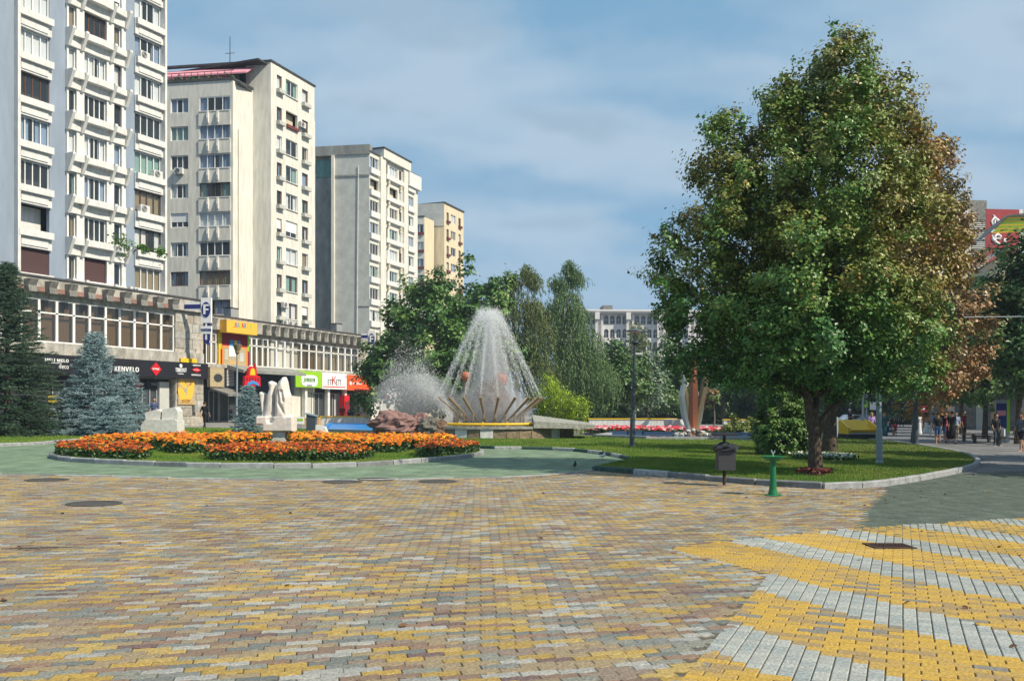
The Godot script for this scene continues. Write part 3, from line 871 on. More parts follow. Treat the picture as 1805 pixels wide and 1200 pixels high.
# ------------------------------------------------------------------ second tower, cream
func tower_two() -> void:
	var u := Vector2(0.360, 0.933)
	var fr := frame(477, 89, u.x, u.y)                 # sunlit face of the high part
	var b := thing("apartment_tower", "cream tower with a pink roof terrace and small window ledges", "building", fr)
	var I := Transform3D.IDENTITY
	var top := fy(fr, 477, 108)
	var se := fs(fr, 554)
	var st := fs(fr, 563.5)
	var rows := []
	for y in [158, 213, 262, 308.5, 357, 405, 453, 501, 549]:
		rows.append(fy(fr, 514, y))
	var cs := [[fs(fr, 487.5), fs(fr, 496.5), -2.0], [fs(fr, 503.5), fs(fr, 524), 0.0], [fs(fr, 532), fs(fr, 542.5), 0.0]]
	var holes := []
	for k in rows.size():
		for c in 3:
			var hh := 0.80 if c == 1 else 0.72
			holes.append([cs[c][0], cs[c][1], rows[k] - hh, rows[k] + hh])
	var wl := MB.new(); wl.wall(0, se, -1, top, holes, 0.28)
	wl.quad(Vector3(se, -1, 0), Vector3(se, -1, -12), Vector3(se, top, -12), Vector3(se, top, 0))
	part(b, "wall", wl, M.cream)
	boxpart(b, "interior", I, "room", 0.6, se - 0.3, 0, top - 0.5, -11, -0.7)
	boxpart(b, "parapet", I, "roof_felt", -0.08, se + 0.1, top, top + 0.18, -0.35, 0.1)
	boxpart(b, "roof", I, "roof_felt", -1.5, se, top - 0.3, top - 0.15, -11.5, -0.35)
	# lower wing at the far end
	var yt := fy(fr, 560, 211)
	boxpart(b, "rear_wing", I, "cream", se + 0.02, st, -1, yt, -9, -0.6)
	for k in rows.size():
		for c in 3:
			var hh := 0.80 if c == 1 else 0.72
			if k == 1 and c == 1:
				boxpart(b, "loggia_back", I, "beige", cs[c][0], cs[c][1], rows[k] - hh, rows[k] + hh, -0.66, -0.6)
				boxpart(b, "flower_box", I, "maroon", cs[c][0], cs[c][1], rows[k] - hh - 0.1, rows[k] - hh + 0.2, 0.0, 0.22)
				continue
			var fm := "frame_white" if (c == 1 or (k % 4) == 2) and not k in [7, 8] else "frame_brown"
			if k == 6 and c == 2:
				boxpart(b, "window_surround", I, "maroon", cs[c][0] - 0.1, cs[c][1] + 0.1, rows[k] - hh - 0.08, rows[k] - hh, 0, 0.1)
			window(b, I, cs[c][0], cs[c][1], rows[k] - hh, rows[k] + hh, 2 if c == 1 else 1, fm, -0.16, 8 if (k == 5 and c < 2) or (k == 8 and c == 2) else -1)
			if c != 1:
				boxpart(b, "ledge", I, "grey_wall", cs[c][0] - 0.12, cs[c][1] + 0.12, rows[k] - hh - 0.36, rows[k] - hh, 0.0, 0.42)
			else:
				boxpart(b, "sill", I, "white_paint", cs[c][0] - 0.05, cs[c][1] + 0.05, rows[k] - hh - 0.07, rows[k] - hh, 0.0, 0.12)
	ac_unit(b, I, cs[2][0] - 0.3, rows[1] - 0.3)
	ac_unit(b, I, cs[1][0] - 0.5, rows[8] + 0.2)
	for i in 3: ac_unit(b, I, cs[1][0] + i * 0.95 - 0.6, rows[8] - 1.6)
	# shaded wall of the high part, facing the square
	var f2 := rel(b, Transform3D(Basis(Vector3(0.987, 0, 0.158), Vector3.UP, Vector3(-0.158, 0, 0.987)), fr.origin))
	var w2 := MB.new(); w2.x = f2; w2.quad(Vector3(-2.6, -1, 0), Vector3(0, -1, 0), Vector3(0, top, 0), Vector3(-2.6, top, 0))
	part(b, "side_wall", w2, M.cream)
	var wt := MB.new(); wt.x = f2; wt.box(-13, 0, top - 0.05, top + 0.16, -0.3, 0.08)
	part(b, "parapet", wt, M.roof_felt)
	# front wing
	var c1 := Vector3((410 - CX) * 86.5 / F, 0, -86.5)
	var f3w := Transform3D(fr.basis, c1)
	var f3 := rel(b, f3w)
	var t1 := fy(f3w, 410, 140)
	var w3 := MB.new(); w3.x = f3; w3.quad(Vector3(0, -1, 0), Vector3(3.3, -1, 0), Vector3(3.3, t1, 0), Vector3(0, t1, 0))
	part(b, "wing_wall", w3, M.cream)
	boxpart(b, "parapet", f3, "roof_felt", -0.05, 3.2, t1, t1 + 0.2, -0.3, 0.1)
	var f4w := Transform3D(Basis(Vector3(0.987, 0, 0.158), Vector3.UP, Vector3(-0.158, 0, 0.987)), c1)
	var f4 := rel(b, f4w)
	var left := -10.5
	var wr := []
	for y in [182, 231.5, 283, 334, 385.5, 437.5, 489.5, 541]: wr.append(fy(f4w, 380, y))
	var a0 := fs(f4w, 300); var a1 := fs(f4w, 331); var b0 := fs(f4w, 351); var b1 := fs(f4w, 405)
	var hs := []
	for y in wr:
		hs.append([a0, a1, y - 0.72, y + 0.66]); hs.append([b0, b1, y - 0.72, y + 0.66])
	var w4 := MB.new(); w4.x = f4; w4.wall(left, 0, -1, t1, hs, 0.25)
	part(b, "front_wall", w4, M.cream)
	boxpart(b, "interior", f4, "room", left, -0.35, 0, t1 - 0.4, -5.5, -0.75)
	boxpart(b, "parapet", f4, "roof_felt", left, 0.0, t1, t1 + 0.2, -0.25, 0.1)
	boxpart(b, "terrace_floor", f4, "roof_felt", left, 0.6, t1 - 0.3, t1 - 0.1, -4.5, -0.3)
	for k in wr.size():
		var y: float = wr[k]
		window(b, f4, a0, a1, y - 0.7, y + 0.64, 3, "frame_brown" if k == 6 else "frame_white", -0.14, 8 if k == 4 else -1)
		if k != 7:
			window(b, f4, b0, b1, y - 0.7, y + 0.64, 4, "frame_brown" if k in [3, 6] else "frame_white", -0.05)
		else:
			window(b, f4, b0 + 1.5, b1 - 0.2, y - 0.7, y + 0.64, 2, "frame_brown", -0.05)
		boxpart(b, "sill", f4, "white_paint", b0, b1, y - 0.79, y - 0.70, 0.0, 0.14)
		boxpart(b, "balcony_panel", f4, "cream", b0 - 0.05, b1 + 0.05, y - 2.1, y - 0.8, 0.0, 0.1)
		for q in [0.3, 0.62]:
			var fin := MB.new(); fin.x = f4 * Transform3D(Basis(Vector3(0, 0, -1), Vector3.UP, Vector3(1, 0, 0)), Vector3(lerpf(b0, b1, q), y, 0.1))
			fin.prism(PackedVector2Array([Vector2(0, -0.8), Vector2(0, -1.9), Vector2(-0.12, -1.9), Vector2(-0.22, -1.4), Vector2(-0.12, -0.8)]), -0.08, 0.08)
			part(b, "fin", fin, M.white_paint)
	ac_unit(b, f4, lerpf(a0, a1, 0.55), wr[2] - 1.2)
	# downpipe at the corner of the wing
	var dp := MB.new(); dp.x = f3; dp.tube([Vector3(0.75, 0, 0.08), Vector3(0.75, t1 - 4.5, 0.08)], [0.03, 0.03], 8)
	part(b, "downpipe", dp, M.beige)
	# terrace: pink awning, railing, antenna
	var aw := MB.new(); aw.x = f4
	aw.hexa(Vector3(left, t1 + 0.9, -0.9), Vector3(0.9, t1 + 0.9, -0.9), Vector3(0.9, t1 + 1.05, -0.9), Vector3(left, t1 + 1.05, -0.9), Vector3(left, t1 + 2.3, -3.2), Vector3(0.9, t1 + 2.3, -3.2), Vector3(0.9, t1 + 2.4, -3.2), Vector3(left, t1 + 2.4, -3.2))
	part(b, "awning", aw, M.pink_cloth)
	for i in 16:
		boxpart(b, "railing_post", f4, "black_metal", left + i * 0.68, left + i * 0.68 + 0.04, t1 + 0.2, t1 + 0.95, -0.2, -0.16)
	boxpart(b, "railing", f4, "black_metal", left, 0.0, t1 + 0.95, t1 + 1.0, -0.21, -0.15)
	var an := MB.new(); an.x = f4
	var sa := fs(f4w, 362)
	an.tube([Vector3(sa, t1 + 2, -5), Vector3(sa, t1 + 6.3, -5)], [0.05, 0.03], 6)
	an.tube([Vector3(sa - 0.5, t1 + 4.6, -5), Vector3(sa + 0.5, t1 + 4.6, -5)], [0.03, 0.03], 5)
	an.tube([Vector3(sa, t1 + 1.0, -5), Vector3(sa, t1 + 2.6, -5)], [0.3, 0.05], 6)
	part(b, "antenna", an, M.black_metal)
	# pots and climbing plants along the terrace railing
	var tb := PackedFloat32Array()
	for i in 900:
		var sx := left + 10.3 * rng.randf()
		var hh := 0.25 + 0.45 * absf(noise.get_noise_1d(sx * 2.0)) * 2.0
		var cc := Color(0.08, 0.15, 0.04) if rng.randf() < 0.75 else Color(0.5, 0.05, 0.15)
		put(tb, (f4.basis * Basis(Vector3(rng.randf(), 1, rng.randf()).normalized(), rng.randf() * TAU)).scaled(Vector3.ONE * 0.17), f4 * Vector3(sx, t1 + 0.2 + rng.randf() * hh, -0.5 + rng.randfn() * 0.15), cc * rng.randf_range(0.7, 1.4))
	cloud(b, "terrace_plants", leaf_mesh(), M.leaf, tb, "stuff")
	# recess behind the terrace
	boxpart(b, "set_back_wall", f4, "far_white", left, 1.0, t1 - 0.5, top - 0.1, -4.8, -4.4)

# ------------------------------------------------------------------ third tower, grey flank
func tower_three() -> void:
	var fr := frame(651, 118.5, 0.360, 0.933)
	var b := thing("apartment_tower", "tower with blank grey flank and cream balcony front behind the leafy tree", "building", fr)
	var I := Transform3D.IDENTITY
	var top := fy(fr, 664, 258)
	var se := fs(fr, 736)
	var x := []
	for p in [651, 667, 678, 683, 686.5, 700.5, 703, 707.5, 717, 729]: x.append(fs(fr, p))
	var rows := []
	for y in [305, 341.5, 378, 415, 451, 488.5, 526, 563, 600, 637]: rows.append(fy(fr, 693, y))
	var holes := []
	for y in rows:
		holes.append([x[0] + 0.15, x[1], y - 0.72, y + 0.74])
		holes.append([x[2], x[3], y - 0.72, y + 0.74])
		holes.append([x[4], x[5], y - 0.72, y + 0.74])
		holes.append([x[6], x[7], y - 0.72, y + 0.74])
		holes.append([x[8], x[9], y - 0.72, y + 0.74])
	var wl := MB.new(); wl.wall(0, se, -1, top - 1.2, holes, 0.3)
	wl.quad(Vector3(se, -1, 0), Vector3(se, -1, -12), Vector3(se, top - 1.2, -12), Vector3(se, top - 1.2, 0))
	part(b, "wall", wl, M.cream)
	boxpart(b, "interior", I, "room", 0.5, se - 0.3, 0, top - 2, -11, -0.8)
	boxpart(b, "attic", I, "cream", fs(fr, 671), fs(fr, 719), top - 1.2, top, -8, 0.5)
	boxpart(b, "attic_edge", I, "roof_felt", fs(fr, 671) - 0.1, fs(fr, 719) + 0.1, top, top + 0.2, -8, 0.6)
	boxpart(b, "roof", I, "roof_felt", -0.1, se + 0.1, top - 1.2, top - 1.0, -8, 0.1)
	boxpart(b, "pilaster", I, "cream", x[1] + 0.1, x[2] - 0.15, -1, top - 1.2, 0, 0.3)
	boxpart(b, "pilaster", I, "cream", x[7] + 0.25, x[8] - 0.2, -1, top - 1.2, 0, 0.3)
	for k in rows.size():
		var y: float = rows[k]
		for q in [[0, 1, 3], [4, 5, 3], [8, 9, 3]]:
			if k == 1 and q[0] < 8:
				boxpart(b, "loggia_back", I, "beige", x[q[0]], x[q[1]], y - 0.7, y + 0.7, -0.75, -0.7)
			else:
				window(b, I, x[q[0]] + (0.15 if q[0] == 0 else 0.0), x[q[1]], y - 0.72, y + 0.74, q[2], "frame_white", -0.12, 3 if k in [5] else -1)
		window(b, I, x[2], x[3], y - 0.72, y + 0.74, 1, "frame_brown" if k % 3 == 0 else "frame_white", -0.12)
		window(b, I, x[6], x[7], y - 0.72, y + 0.74, 1, "frame_brown" if k % 2 == 0 else "frame_white", -0.12)
		boxpart(b, "balcony_panel", I, "white_paint", x[0], x[1], y - 1.5, y - 0.74, 0, 0.3)
		boxpart(b, "balcony_panel", I, "white_paint", x[2] - 0.1, x[7] + 0.1, y - 1.35, y - 0.74, 0, 0.4)
		boxpart(b, "bracket", I, "beige", x[3] - 0.25, x[3] + 0.2, y - 1.9, y - 1.35, 0, 0.32)
		boxpart(b, "bracket", I, "beige", x[6] - 0.05, x[6] + 0.4, y - 1.9, y - 1.35, 0, 0.32)
		boxpart(b, "balcony_panel", I, "white_paint", x[8] - 0.05, x[9] + 0.15, y - 1.5, y - 0.74, 0, 0.3)
	boxpart(b, "glazed_balcony", I, "white_paint", x[8] - 0.2, se + 0.15, fy(fr, 722, 330), fy(fr, 722, 306), 0.05, 0.55)
	# blank flank, its band and the set back slice on the left
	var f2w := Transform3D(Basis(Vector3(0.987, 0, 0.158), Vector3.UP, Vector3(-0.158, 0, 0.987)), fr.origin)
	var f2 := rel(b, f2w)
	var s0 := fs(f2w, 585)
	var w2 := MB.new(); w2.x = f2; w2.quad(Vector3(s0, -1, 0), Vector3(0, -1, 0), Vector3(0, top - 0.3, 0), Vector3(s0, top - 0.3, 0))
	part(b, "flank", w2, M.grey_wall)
	boxpart(b, "flank_cap", f2, "grey_dark", s0 - 2.5, 0.05, top - 1.5, top - 0.25, -1.0, 0.14)
	boxpart(b, "flank_band", f2, "grey_dark", s0, 0.0, fy(f2w, 620, 311), fy(f2w, 620, 308), 0, 0.1)
	boxpart(b, "flank_band", f2, "grey_dark", -1.7, 0.0, fy(f2w, 640, 540.5), fy(f2w, 640, 539), 0, 0.06)
	boxpart(b, "edge_strip", f2, "cream", s0, s0 + 0.38, -1, top - 1.5, 0, 0.35)
	boxpart(b, "set_back_slice", f2, "grey_dark", s0 - 2.6, s0 - 0.0, -1, top - 1.5, -4, -0.7)
	boxpart(b, "teal_panel", f2, "teal", s0 - 2.5, s0 - 0.05, fy(f2w, 575, 310), fy(f2w, 575, 279), -0.7, -0.62)
	var dp := MB.new(); dp.x = f2
	var sd := fs(f2w, 630)
	dp.tube([Vector3(sd - 0.1, 0, 0.1), Vector3(sd, top * 0.5, 0.1), Vector3(sd + 0.15, top - 3, 0.1)], [0.05, 0.05, 0.05], 6)
	part(b, "downpipe", dp, M.white_paint)

# ------------------------------------------------------------------ fourth tower, yellow
func tower_four() -> void:
	var fr := frame(783, 154, 0.360, 0.933)
	var b := thing("apartment_tower", "distant pale yellow tower with maroon window boxes, farthest of the row", "building", fr)
	var I := Transform3D.IDENTITY
	var top := fy(fr, 783, 358)
	var se := fs(fr, 817)
	var rows := []
	for y in [386, 415, 444, 472.5, 501.5, 530.5, 560]: rows.append(fy(fr, 798, y))
	var cs := [[fs(fr, 787), fs(fr, 791)], [fs(fr, 794.5), fs(fr, 803)], [fs(fr, 808), fs(fr, 812)]]
	var holes := []
	for y in rows:
		for c in 3: holes.append([cs[c][0], cs[c][1], y - 0.72, y + 0.7])
	var wl := MB.new(); wl.wall(0, se, -1, top, holes, 0.25)
	wl.quad(Vector3(se, -1, 0), Vector3(se, -1, -10), Vector3(se, top, -10), Vector3(se, top, 0))
	part(b, "wall", wl, M.yellow_wall)
	boxpart(b, "interior", I, "room", 0.4, se - 0.3, 0, top - 1, -9, -0.7)
	boxpart(b, "parapet", I, "roof_felt", -0.1, se + 0.1, top, top + 0.25, -8, 0.15)
	for y in rows:
		for c in 3:
			window(b, I, cs[c][0], cs[c][1], y - 0.72, y + 0.7, 2 if c == 1 else 1, "frame_white" if c == 1 else "frame_brown", -0.12)
			if c != 1:
				boxpart(b, "window_box", I, "maroon", cs[c][0] - 0.1, cs[c][1] + 0.1, y - 1.1, y - 0.72, 0, 0.35)
	var fcam := Basis(Vector3(0.987, 0, 0.158), Vector3.UP, Vector3(-0.158, 0, 0.987))
	var f2w := Transform3D(fcam, fr.origin)
	var f2 := rel(b, f2w)
	var w2 := MB.new(); w2.x = f2; w2.quad(Vector3(-6, -1, 0), Vector3(0, -1, 0), Vector3(0, top, 0), Vector3(-6, top, 0))
	part(b, "side_wall", w2, M.yellow_wall)
	boxpart(b, "upper_side", f2, "grey_wall", -6, -0.02, fy(f2w, 775, 398), top, -0.1, 0.1)
	# lower wing
	var c1 := Vector3((748 - CX) * 150.5 / F, 0, -150.5)
	var f3w := Transform3D(fr.basis, c1); var f3 := rel(b, f3w)
	var t1 := fy(f3w, 750, 383)
	var w3 := MB.new(); w3.x = f3; w3.quad(Vector3(0, -1, 0), Vector3(3.6, -1, 0), Vector3(3.6, t1, 0), Vector3(0, t1, 0))
	part(b, "wing_wall", w3, M.yellow_wall)
	var f4w := Transform3D(fcam, c1); var f4 := rel(b, f4w)
	var ys := []
	for y in [403, 434, 463.5, 492]: ys.append(fy(f4w, 741, y))
	var hs := []
	for y in ys: hs.append([-1.45, -0.15, y - 0.6, y + 0.75])
	var w4 := MB.new(); w4.x = f4; w4.wall(-6, 0, -1, t1, hs, 0.2)
	part(b, "front_wall", w4, M.cream)
	boxpart(b, "interior", f4, "room", -6, -0.1, 0, t1 - 0.5, -3, -0.5)
	boxpart(b, "parapet", f4, "roof_felt", -6, 0, t1, t1 + 0.2, -3, 0.1)
	for y in ys:
		window(b, f4, -1.45, -0.15, y - 0.6, y + 0.75, 2, "frame_white", -0.1)
		boxpart(b, "window_box", f4, "maroon", -1.6, -0.05, y - 1.0, y - 0.6, 0, 0.25)

# ------------------------------------------------------------------ shop rows
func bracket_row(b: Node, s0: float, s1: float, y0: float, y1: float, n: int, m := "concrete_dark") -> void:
	for i in n:
		var s := lerpf(s0, s1, (i + 0.5) / n)
		var w := (s1 - s0) / n * 0.19
		var fin := MB.new(); fin.x = Transform3D(Basis(Vector3(0, 0, -1), Vector3.UP, Vector3(1, 0, 0)), Vector3(s, 0, 0.35))
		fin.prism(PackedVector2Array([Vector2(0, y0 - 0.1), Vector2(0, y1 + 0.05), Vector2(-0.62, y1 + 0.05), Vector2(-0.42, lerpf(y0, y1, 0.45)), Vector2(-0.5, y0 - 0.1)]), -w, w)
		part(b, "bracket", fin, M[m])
func stone_cladding(b: Node, s0: float, s1: float, y0: float, y1: float, o: float) -> void:
	# irregular ashlar slabs
	var y := y0
	while y < y1 - 0.1:
		var h := minf(rng.randf_range(0.45, 0.8), y1 - y)
		var s := s0
		while s < s1 - 0.05:
			var w := minf(rng.randf_range(0.5, 1.2), s1 - s)
			var mb := MB.new(); mb.x = Transform3D(Basis.IDENTITY, Vector3(0, 0, o))
			var g := rng.randf_range(0.75, 1.08); var wm := rng.randf_range(0.92, 1.06)
			mb.col = Color(0.60 * g * wm, 0.55 * g, 0.47 * g / wm)
			var dz := rng.randf_range(0.03, 0.08)
			mb.box(s + 0.01, s + w - 0.01, y + 0.01, y + h - 0.01, 0, dz)
			part(b, "slab", mb, M.clad)
			s += w
		y += h

var frA: Transform3D
var frB: Transform3D
func shops_near() -> void:
	var fr := frame(340, 68, 0.4235, 0.9059)
	frA = fr
	var b := thing("shop_row", "two storey shop row with wide brown windows under black shop signs", "building", fr)
	var I := Transform3D.IDENTITY
	var s0 := fs(fr, -260); var s1 := fs(fr, 357); var sp := fs(fr, 307.5)
	var top := fy(fr, 320, 527)
	var yb := fy(fr, 200, 532)     # bottom of concrete fascia
	var w1 := fy(fr, 200, 541); var w0 := fy(fr, 200, 612)
	var sg1 := fy(fr, 200, 632); var sg0 := fy(fr, 200, 662)
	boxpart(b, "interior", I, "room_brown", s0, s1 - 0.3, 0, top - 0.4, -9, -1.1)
	boxpart(b, "fascia", I, "concrete", s0, s1, yb, top, -0.5, 0.35)
	boxpart(b, "pink_band", I, "pink_band", s0, sp, yb + 0.02, yb + 0.3, 0.35, 0.38)
	boxpart(b, "roof", I, "roof_felt", s0, s1 + 0.3, top, top + 0.12, -9, 0.42)
	boxpart(b, "lintel", I, "concrete", s0, sp, w1, yb, -0.4, 0.0)
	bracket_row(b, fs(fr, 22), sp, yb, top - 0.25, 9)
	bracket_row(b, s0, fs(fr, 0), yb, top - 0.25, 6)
	boxpart(b, "spandrel", I, "concrete", s0, s1, sg1, w0, -0.6, 0.12)
	# ribbon window: ten bays in view
	var n := 10
	var edges := []
	for i in 11: edges.append(fs(fr, [38, 70, 101, 131, 159, 187, 212, 238, 261, 285, 307][i]))
	for i in n:
		window(b, I, edges[i], edges[i + 1], w0, w1, 1, "frame_white", -0.1, 7, 0.68, 0.09)
		var cu := MB.new()
		var nf := 14
		for k in nf:
			var a := lerpf(edges[i], edges[i + 1], float(k) / nf); var c := lerpf(edges[i], edges[i + 1], float(k + 1) / nf)
			cu.quad(Vector3(a, w0, -0.5 + 0.08 * (k % 2)), Vector3(c, w0, -0.5 + 0.08 * ((k + 1) % 2)), Vector3(c, w1, -0.5 + 0.08 * ((k + 1) % 2)), Vector3(a, w1, -0.5 + 0.08 * (k % 2)))
		part(b, "curtain", cu, M.curtain_brown)
	for i in 4:
		window(b, I, edges[0] - (i + 1) * 1.3, edges[0] - i * 1.3, w0, w1, 1, "frame_white", -0.1, 4, 0.68, 0.09)
	# stone clad end
	boxpart(b, "end_wall", I, "stone_clad", sp, s1, -1, yb, -9, 0.0)
	stone_cladding(b, sp, s1, 0.0, yb - 0.03, 0.0)
	# ground floor
	boxpart(b, "shop_wall", I, "shop_dark", s0, sp, -1, sg0, -1.0, -0.6)
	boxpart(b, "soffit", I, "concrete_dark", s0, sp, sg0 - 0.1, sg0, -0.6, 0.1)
	var doors := [[fs(fr, 258), fs(fr, 285)], [fs(fr, 150), fs(fr, 190)], [fs(fr, 195), fs(fr, 250)], [fs(fr, 100), fs(fr, 145)]]
	for d in doors:
		window(b, I, d[0], d[1], 0.35, sg0 - 0.4, 2, "frame_grey", -0.5, 7, 0.0, 0.08)
	boxpart(b, "door_panel", I, "grey_wall", fs(fr, 286), fs(fr, 303), 0.3, sg0 - 0.3, -0.6, -0.3)
	# signs
	sign_board(fr, s0 + 6, fs(fr, 357) + 0.05, sg0, sg1, "sign_black", "black", "long black shop sign with white lettering below the brown windows", func(t, I2):
		var o := 0.49
		fit(t, fr, o, "MELI MELO", 78, 120, 635, 5.5, "white")
		fit(t, fr, o, "deco", 103, 120, 646, 8, "white", false)
		boxpart(t, "line", I2, "white", fs(fr, 78, o), fs(fr, 108, o), fy(fr, 99, 640.4, o), fy(fr, 99, 639.6, o), 0, 0.02)
		fit(t, fr, o, "by", 190.5, 197, 652, 8, "white", false)
		fit(t, fr, o, "KENVELO", 201, 244, 650.5, 8.5, "white")
		for q in [[274, 650.5, 9.5, 11.5], [345.5, 652, 8, 4.6]]:
			var dm := MB.new(); dm.x = I2
			var cx := fs(fr, q[0], o); var cy := fy(fr, q[0], q[1], o)
			var hw: float = fs(fr, q[0] + q[2], o) - cx; var hh: float = q[3] * 66.0 / F
			dm.prism(PackedVector2Array([Vector2(cx - hw, cy), Vector2(cx, cy - hh), Vector2(cx + hw, cy), Vector2(cx, cy + hh)]), 0.0, 0.05)
			part(t, "red_diamond", dm, M.red)
			fit(t, fr, o + 0.06, "Lee Cooper", q[0] - q[2] * 0.62, q[0] + q[2] * 0.62, q[1], q[3] * 0.42, "white")
		fit(t, fr, o, "TIMEOUT", 308.5, 328, 652, 7, "white")
		fit(t, fr, o, "style", 312.5, 323, 658.8, 2.6, "white")
		var ball := MB.new(); ball.x = I2 * Transform3D(Basis(Vector3.RIGHT, PI / 2), Vector3(fs(fr, 318, o), fy(fr, 318, 644.5, o), 0))
		ball.lathe([Vector2(0.13, 0), Vector2(0.13, 0.04), Vector2(0, 0.04)], 14)
		part(t, "round_mark", ball, M.white)
		fit(t, fr, o, "TIMEOUT", 337, 353, 643.8, 2.6, "white")
		fit(t, fr, o, "KENVELO", 337, 353, 660.8, 2.6, "white"))
	# yellow box above the sign, poster, small wall box
	var yb2 := thing("sign_panel", "small yellow panel on the stone wall above the black sign", "sign", fr)
	boxpart(yb2, "panel", I, "yellow", fs(fr, 313), fs(fr, 341), fy(fr, 327, 639), fy(fr, 327, 632), 0.12, 0.3)
	var po := thing("poster", "tall orange and cream poster on the stone wall under the black sign", "poster", fr)
	boxpart(po, "frame", I, "tan", fs(fr, 311), fs(fr, 340), fy(fr, 325, 713), fy(fr, 325, 664), 0.1, 0.14)
	boxpart(po, "sheet", I, "poster_cream", fs(fr, 312), fs(fr, 339), fy(fr, 325, 711), fy(fr, 325, 665), 0.14, 0.155)
	for q in [[318, 697, 0.32, 0.7, 0.5], [332, 690, 0.3, 0.9, -0.3], [329, 672, 0.4, 0.35, 0.2], [320, 676, 0.25, 0.4, 0.9], [325, 707, 0.6, 0.15, 0.0]]:
		var bl := MB.new()
		bl.x = Transform3D(Basis(Vector3(0, 0, 1), q[4]) * Basis(Vector3(q[2], 0, 0), Vector3(0, 0, 1), Vector3(0, -q[3], 0)), Vector3(fs(fr, q[0]), fy(fr, q[0], q[1]), 0.156))
		bl.lathe([Vector2(1.0, 0), Vector2(1.0, 0.004), Vector2(0, 0.004)], 14)
		part(po, "print", bl, M.tan if q[0] % 2 else M.sign_yellow)
	var gb := thing("wall_box", "grey meter box low on the stone end wall", "box", fr)
	boxpart(gb, "case", I, "grey_dark", fs(fr, 337), fs(fr, 343), fy(fr, 340, 727), fy(fr, 340, 713), 0.1, 0.32)
	var sh := thing("shop_sign", "small dark sign hanging inside the shop entrance", "sign", fr)
	boxpart(sh, "board", I, "sign_black", fs(fr, 263), fs(fr, 283), fy(fr, 273, 685), fy(fr, 273, 670), -0.45, -0.38)
	fit(sh, fr, -0.37, "TIMEOUT", 265, 281, 677, 4, "frame_grey")
	var rd := thing("shop_sign", "red diamond sign on dark glass beside the blue spruce", "sign", fr)
	var dm2 := MB.new()
	var cx2 := fs(fr, 247); var cy2 := fy(fr, 247, 677)
	dm2.prism(PackedVector2Array([Vector2(cx2 - 0.5, cy2), Vector2(cx2, cy2 - 0.45), Vector2(cx2 + 0.5, cy2), Vector2(cx2, cy2 + 0.45)]), -0.45, -0.38)
	part(rd, "diamond", dm2, M.red)
	fit(rd, fr, -0.37, "Lee Cooper", 241, 253, 677, 4, "white")

func sign_board(fr: Transform3D, s0: float, s1: float, y0: float, y1: float, m: String, called: String, label: String, fill: Callable, depth := 0.35) -> void:
	var t := thing("shop_sign", label, "sign", fr)
	boxpart(t, "board", Transform3D.IDENTITY, m, s0, s1, y0, y1, 0.125, 0.125 + depth)
	fill.call(t, Transform3D(Basis.IDENTITY, Vector3(0, 0, 0.125 + depth)))

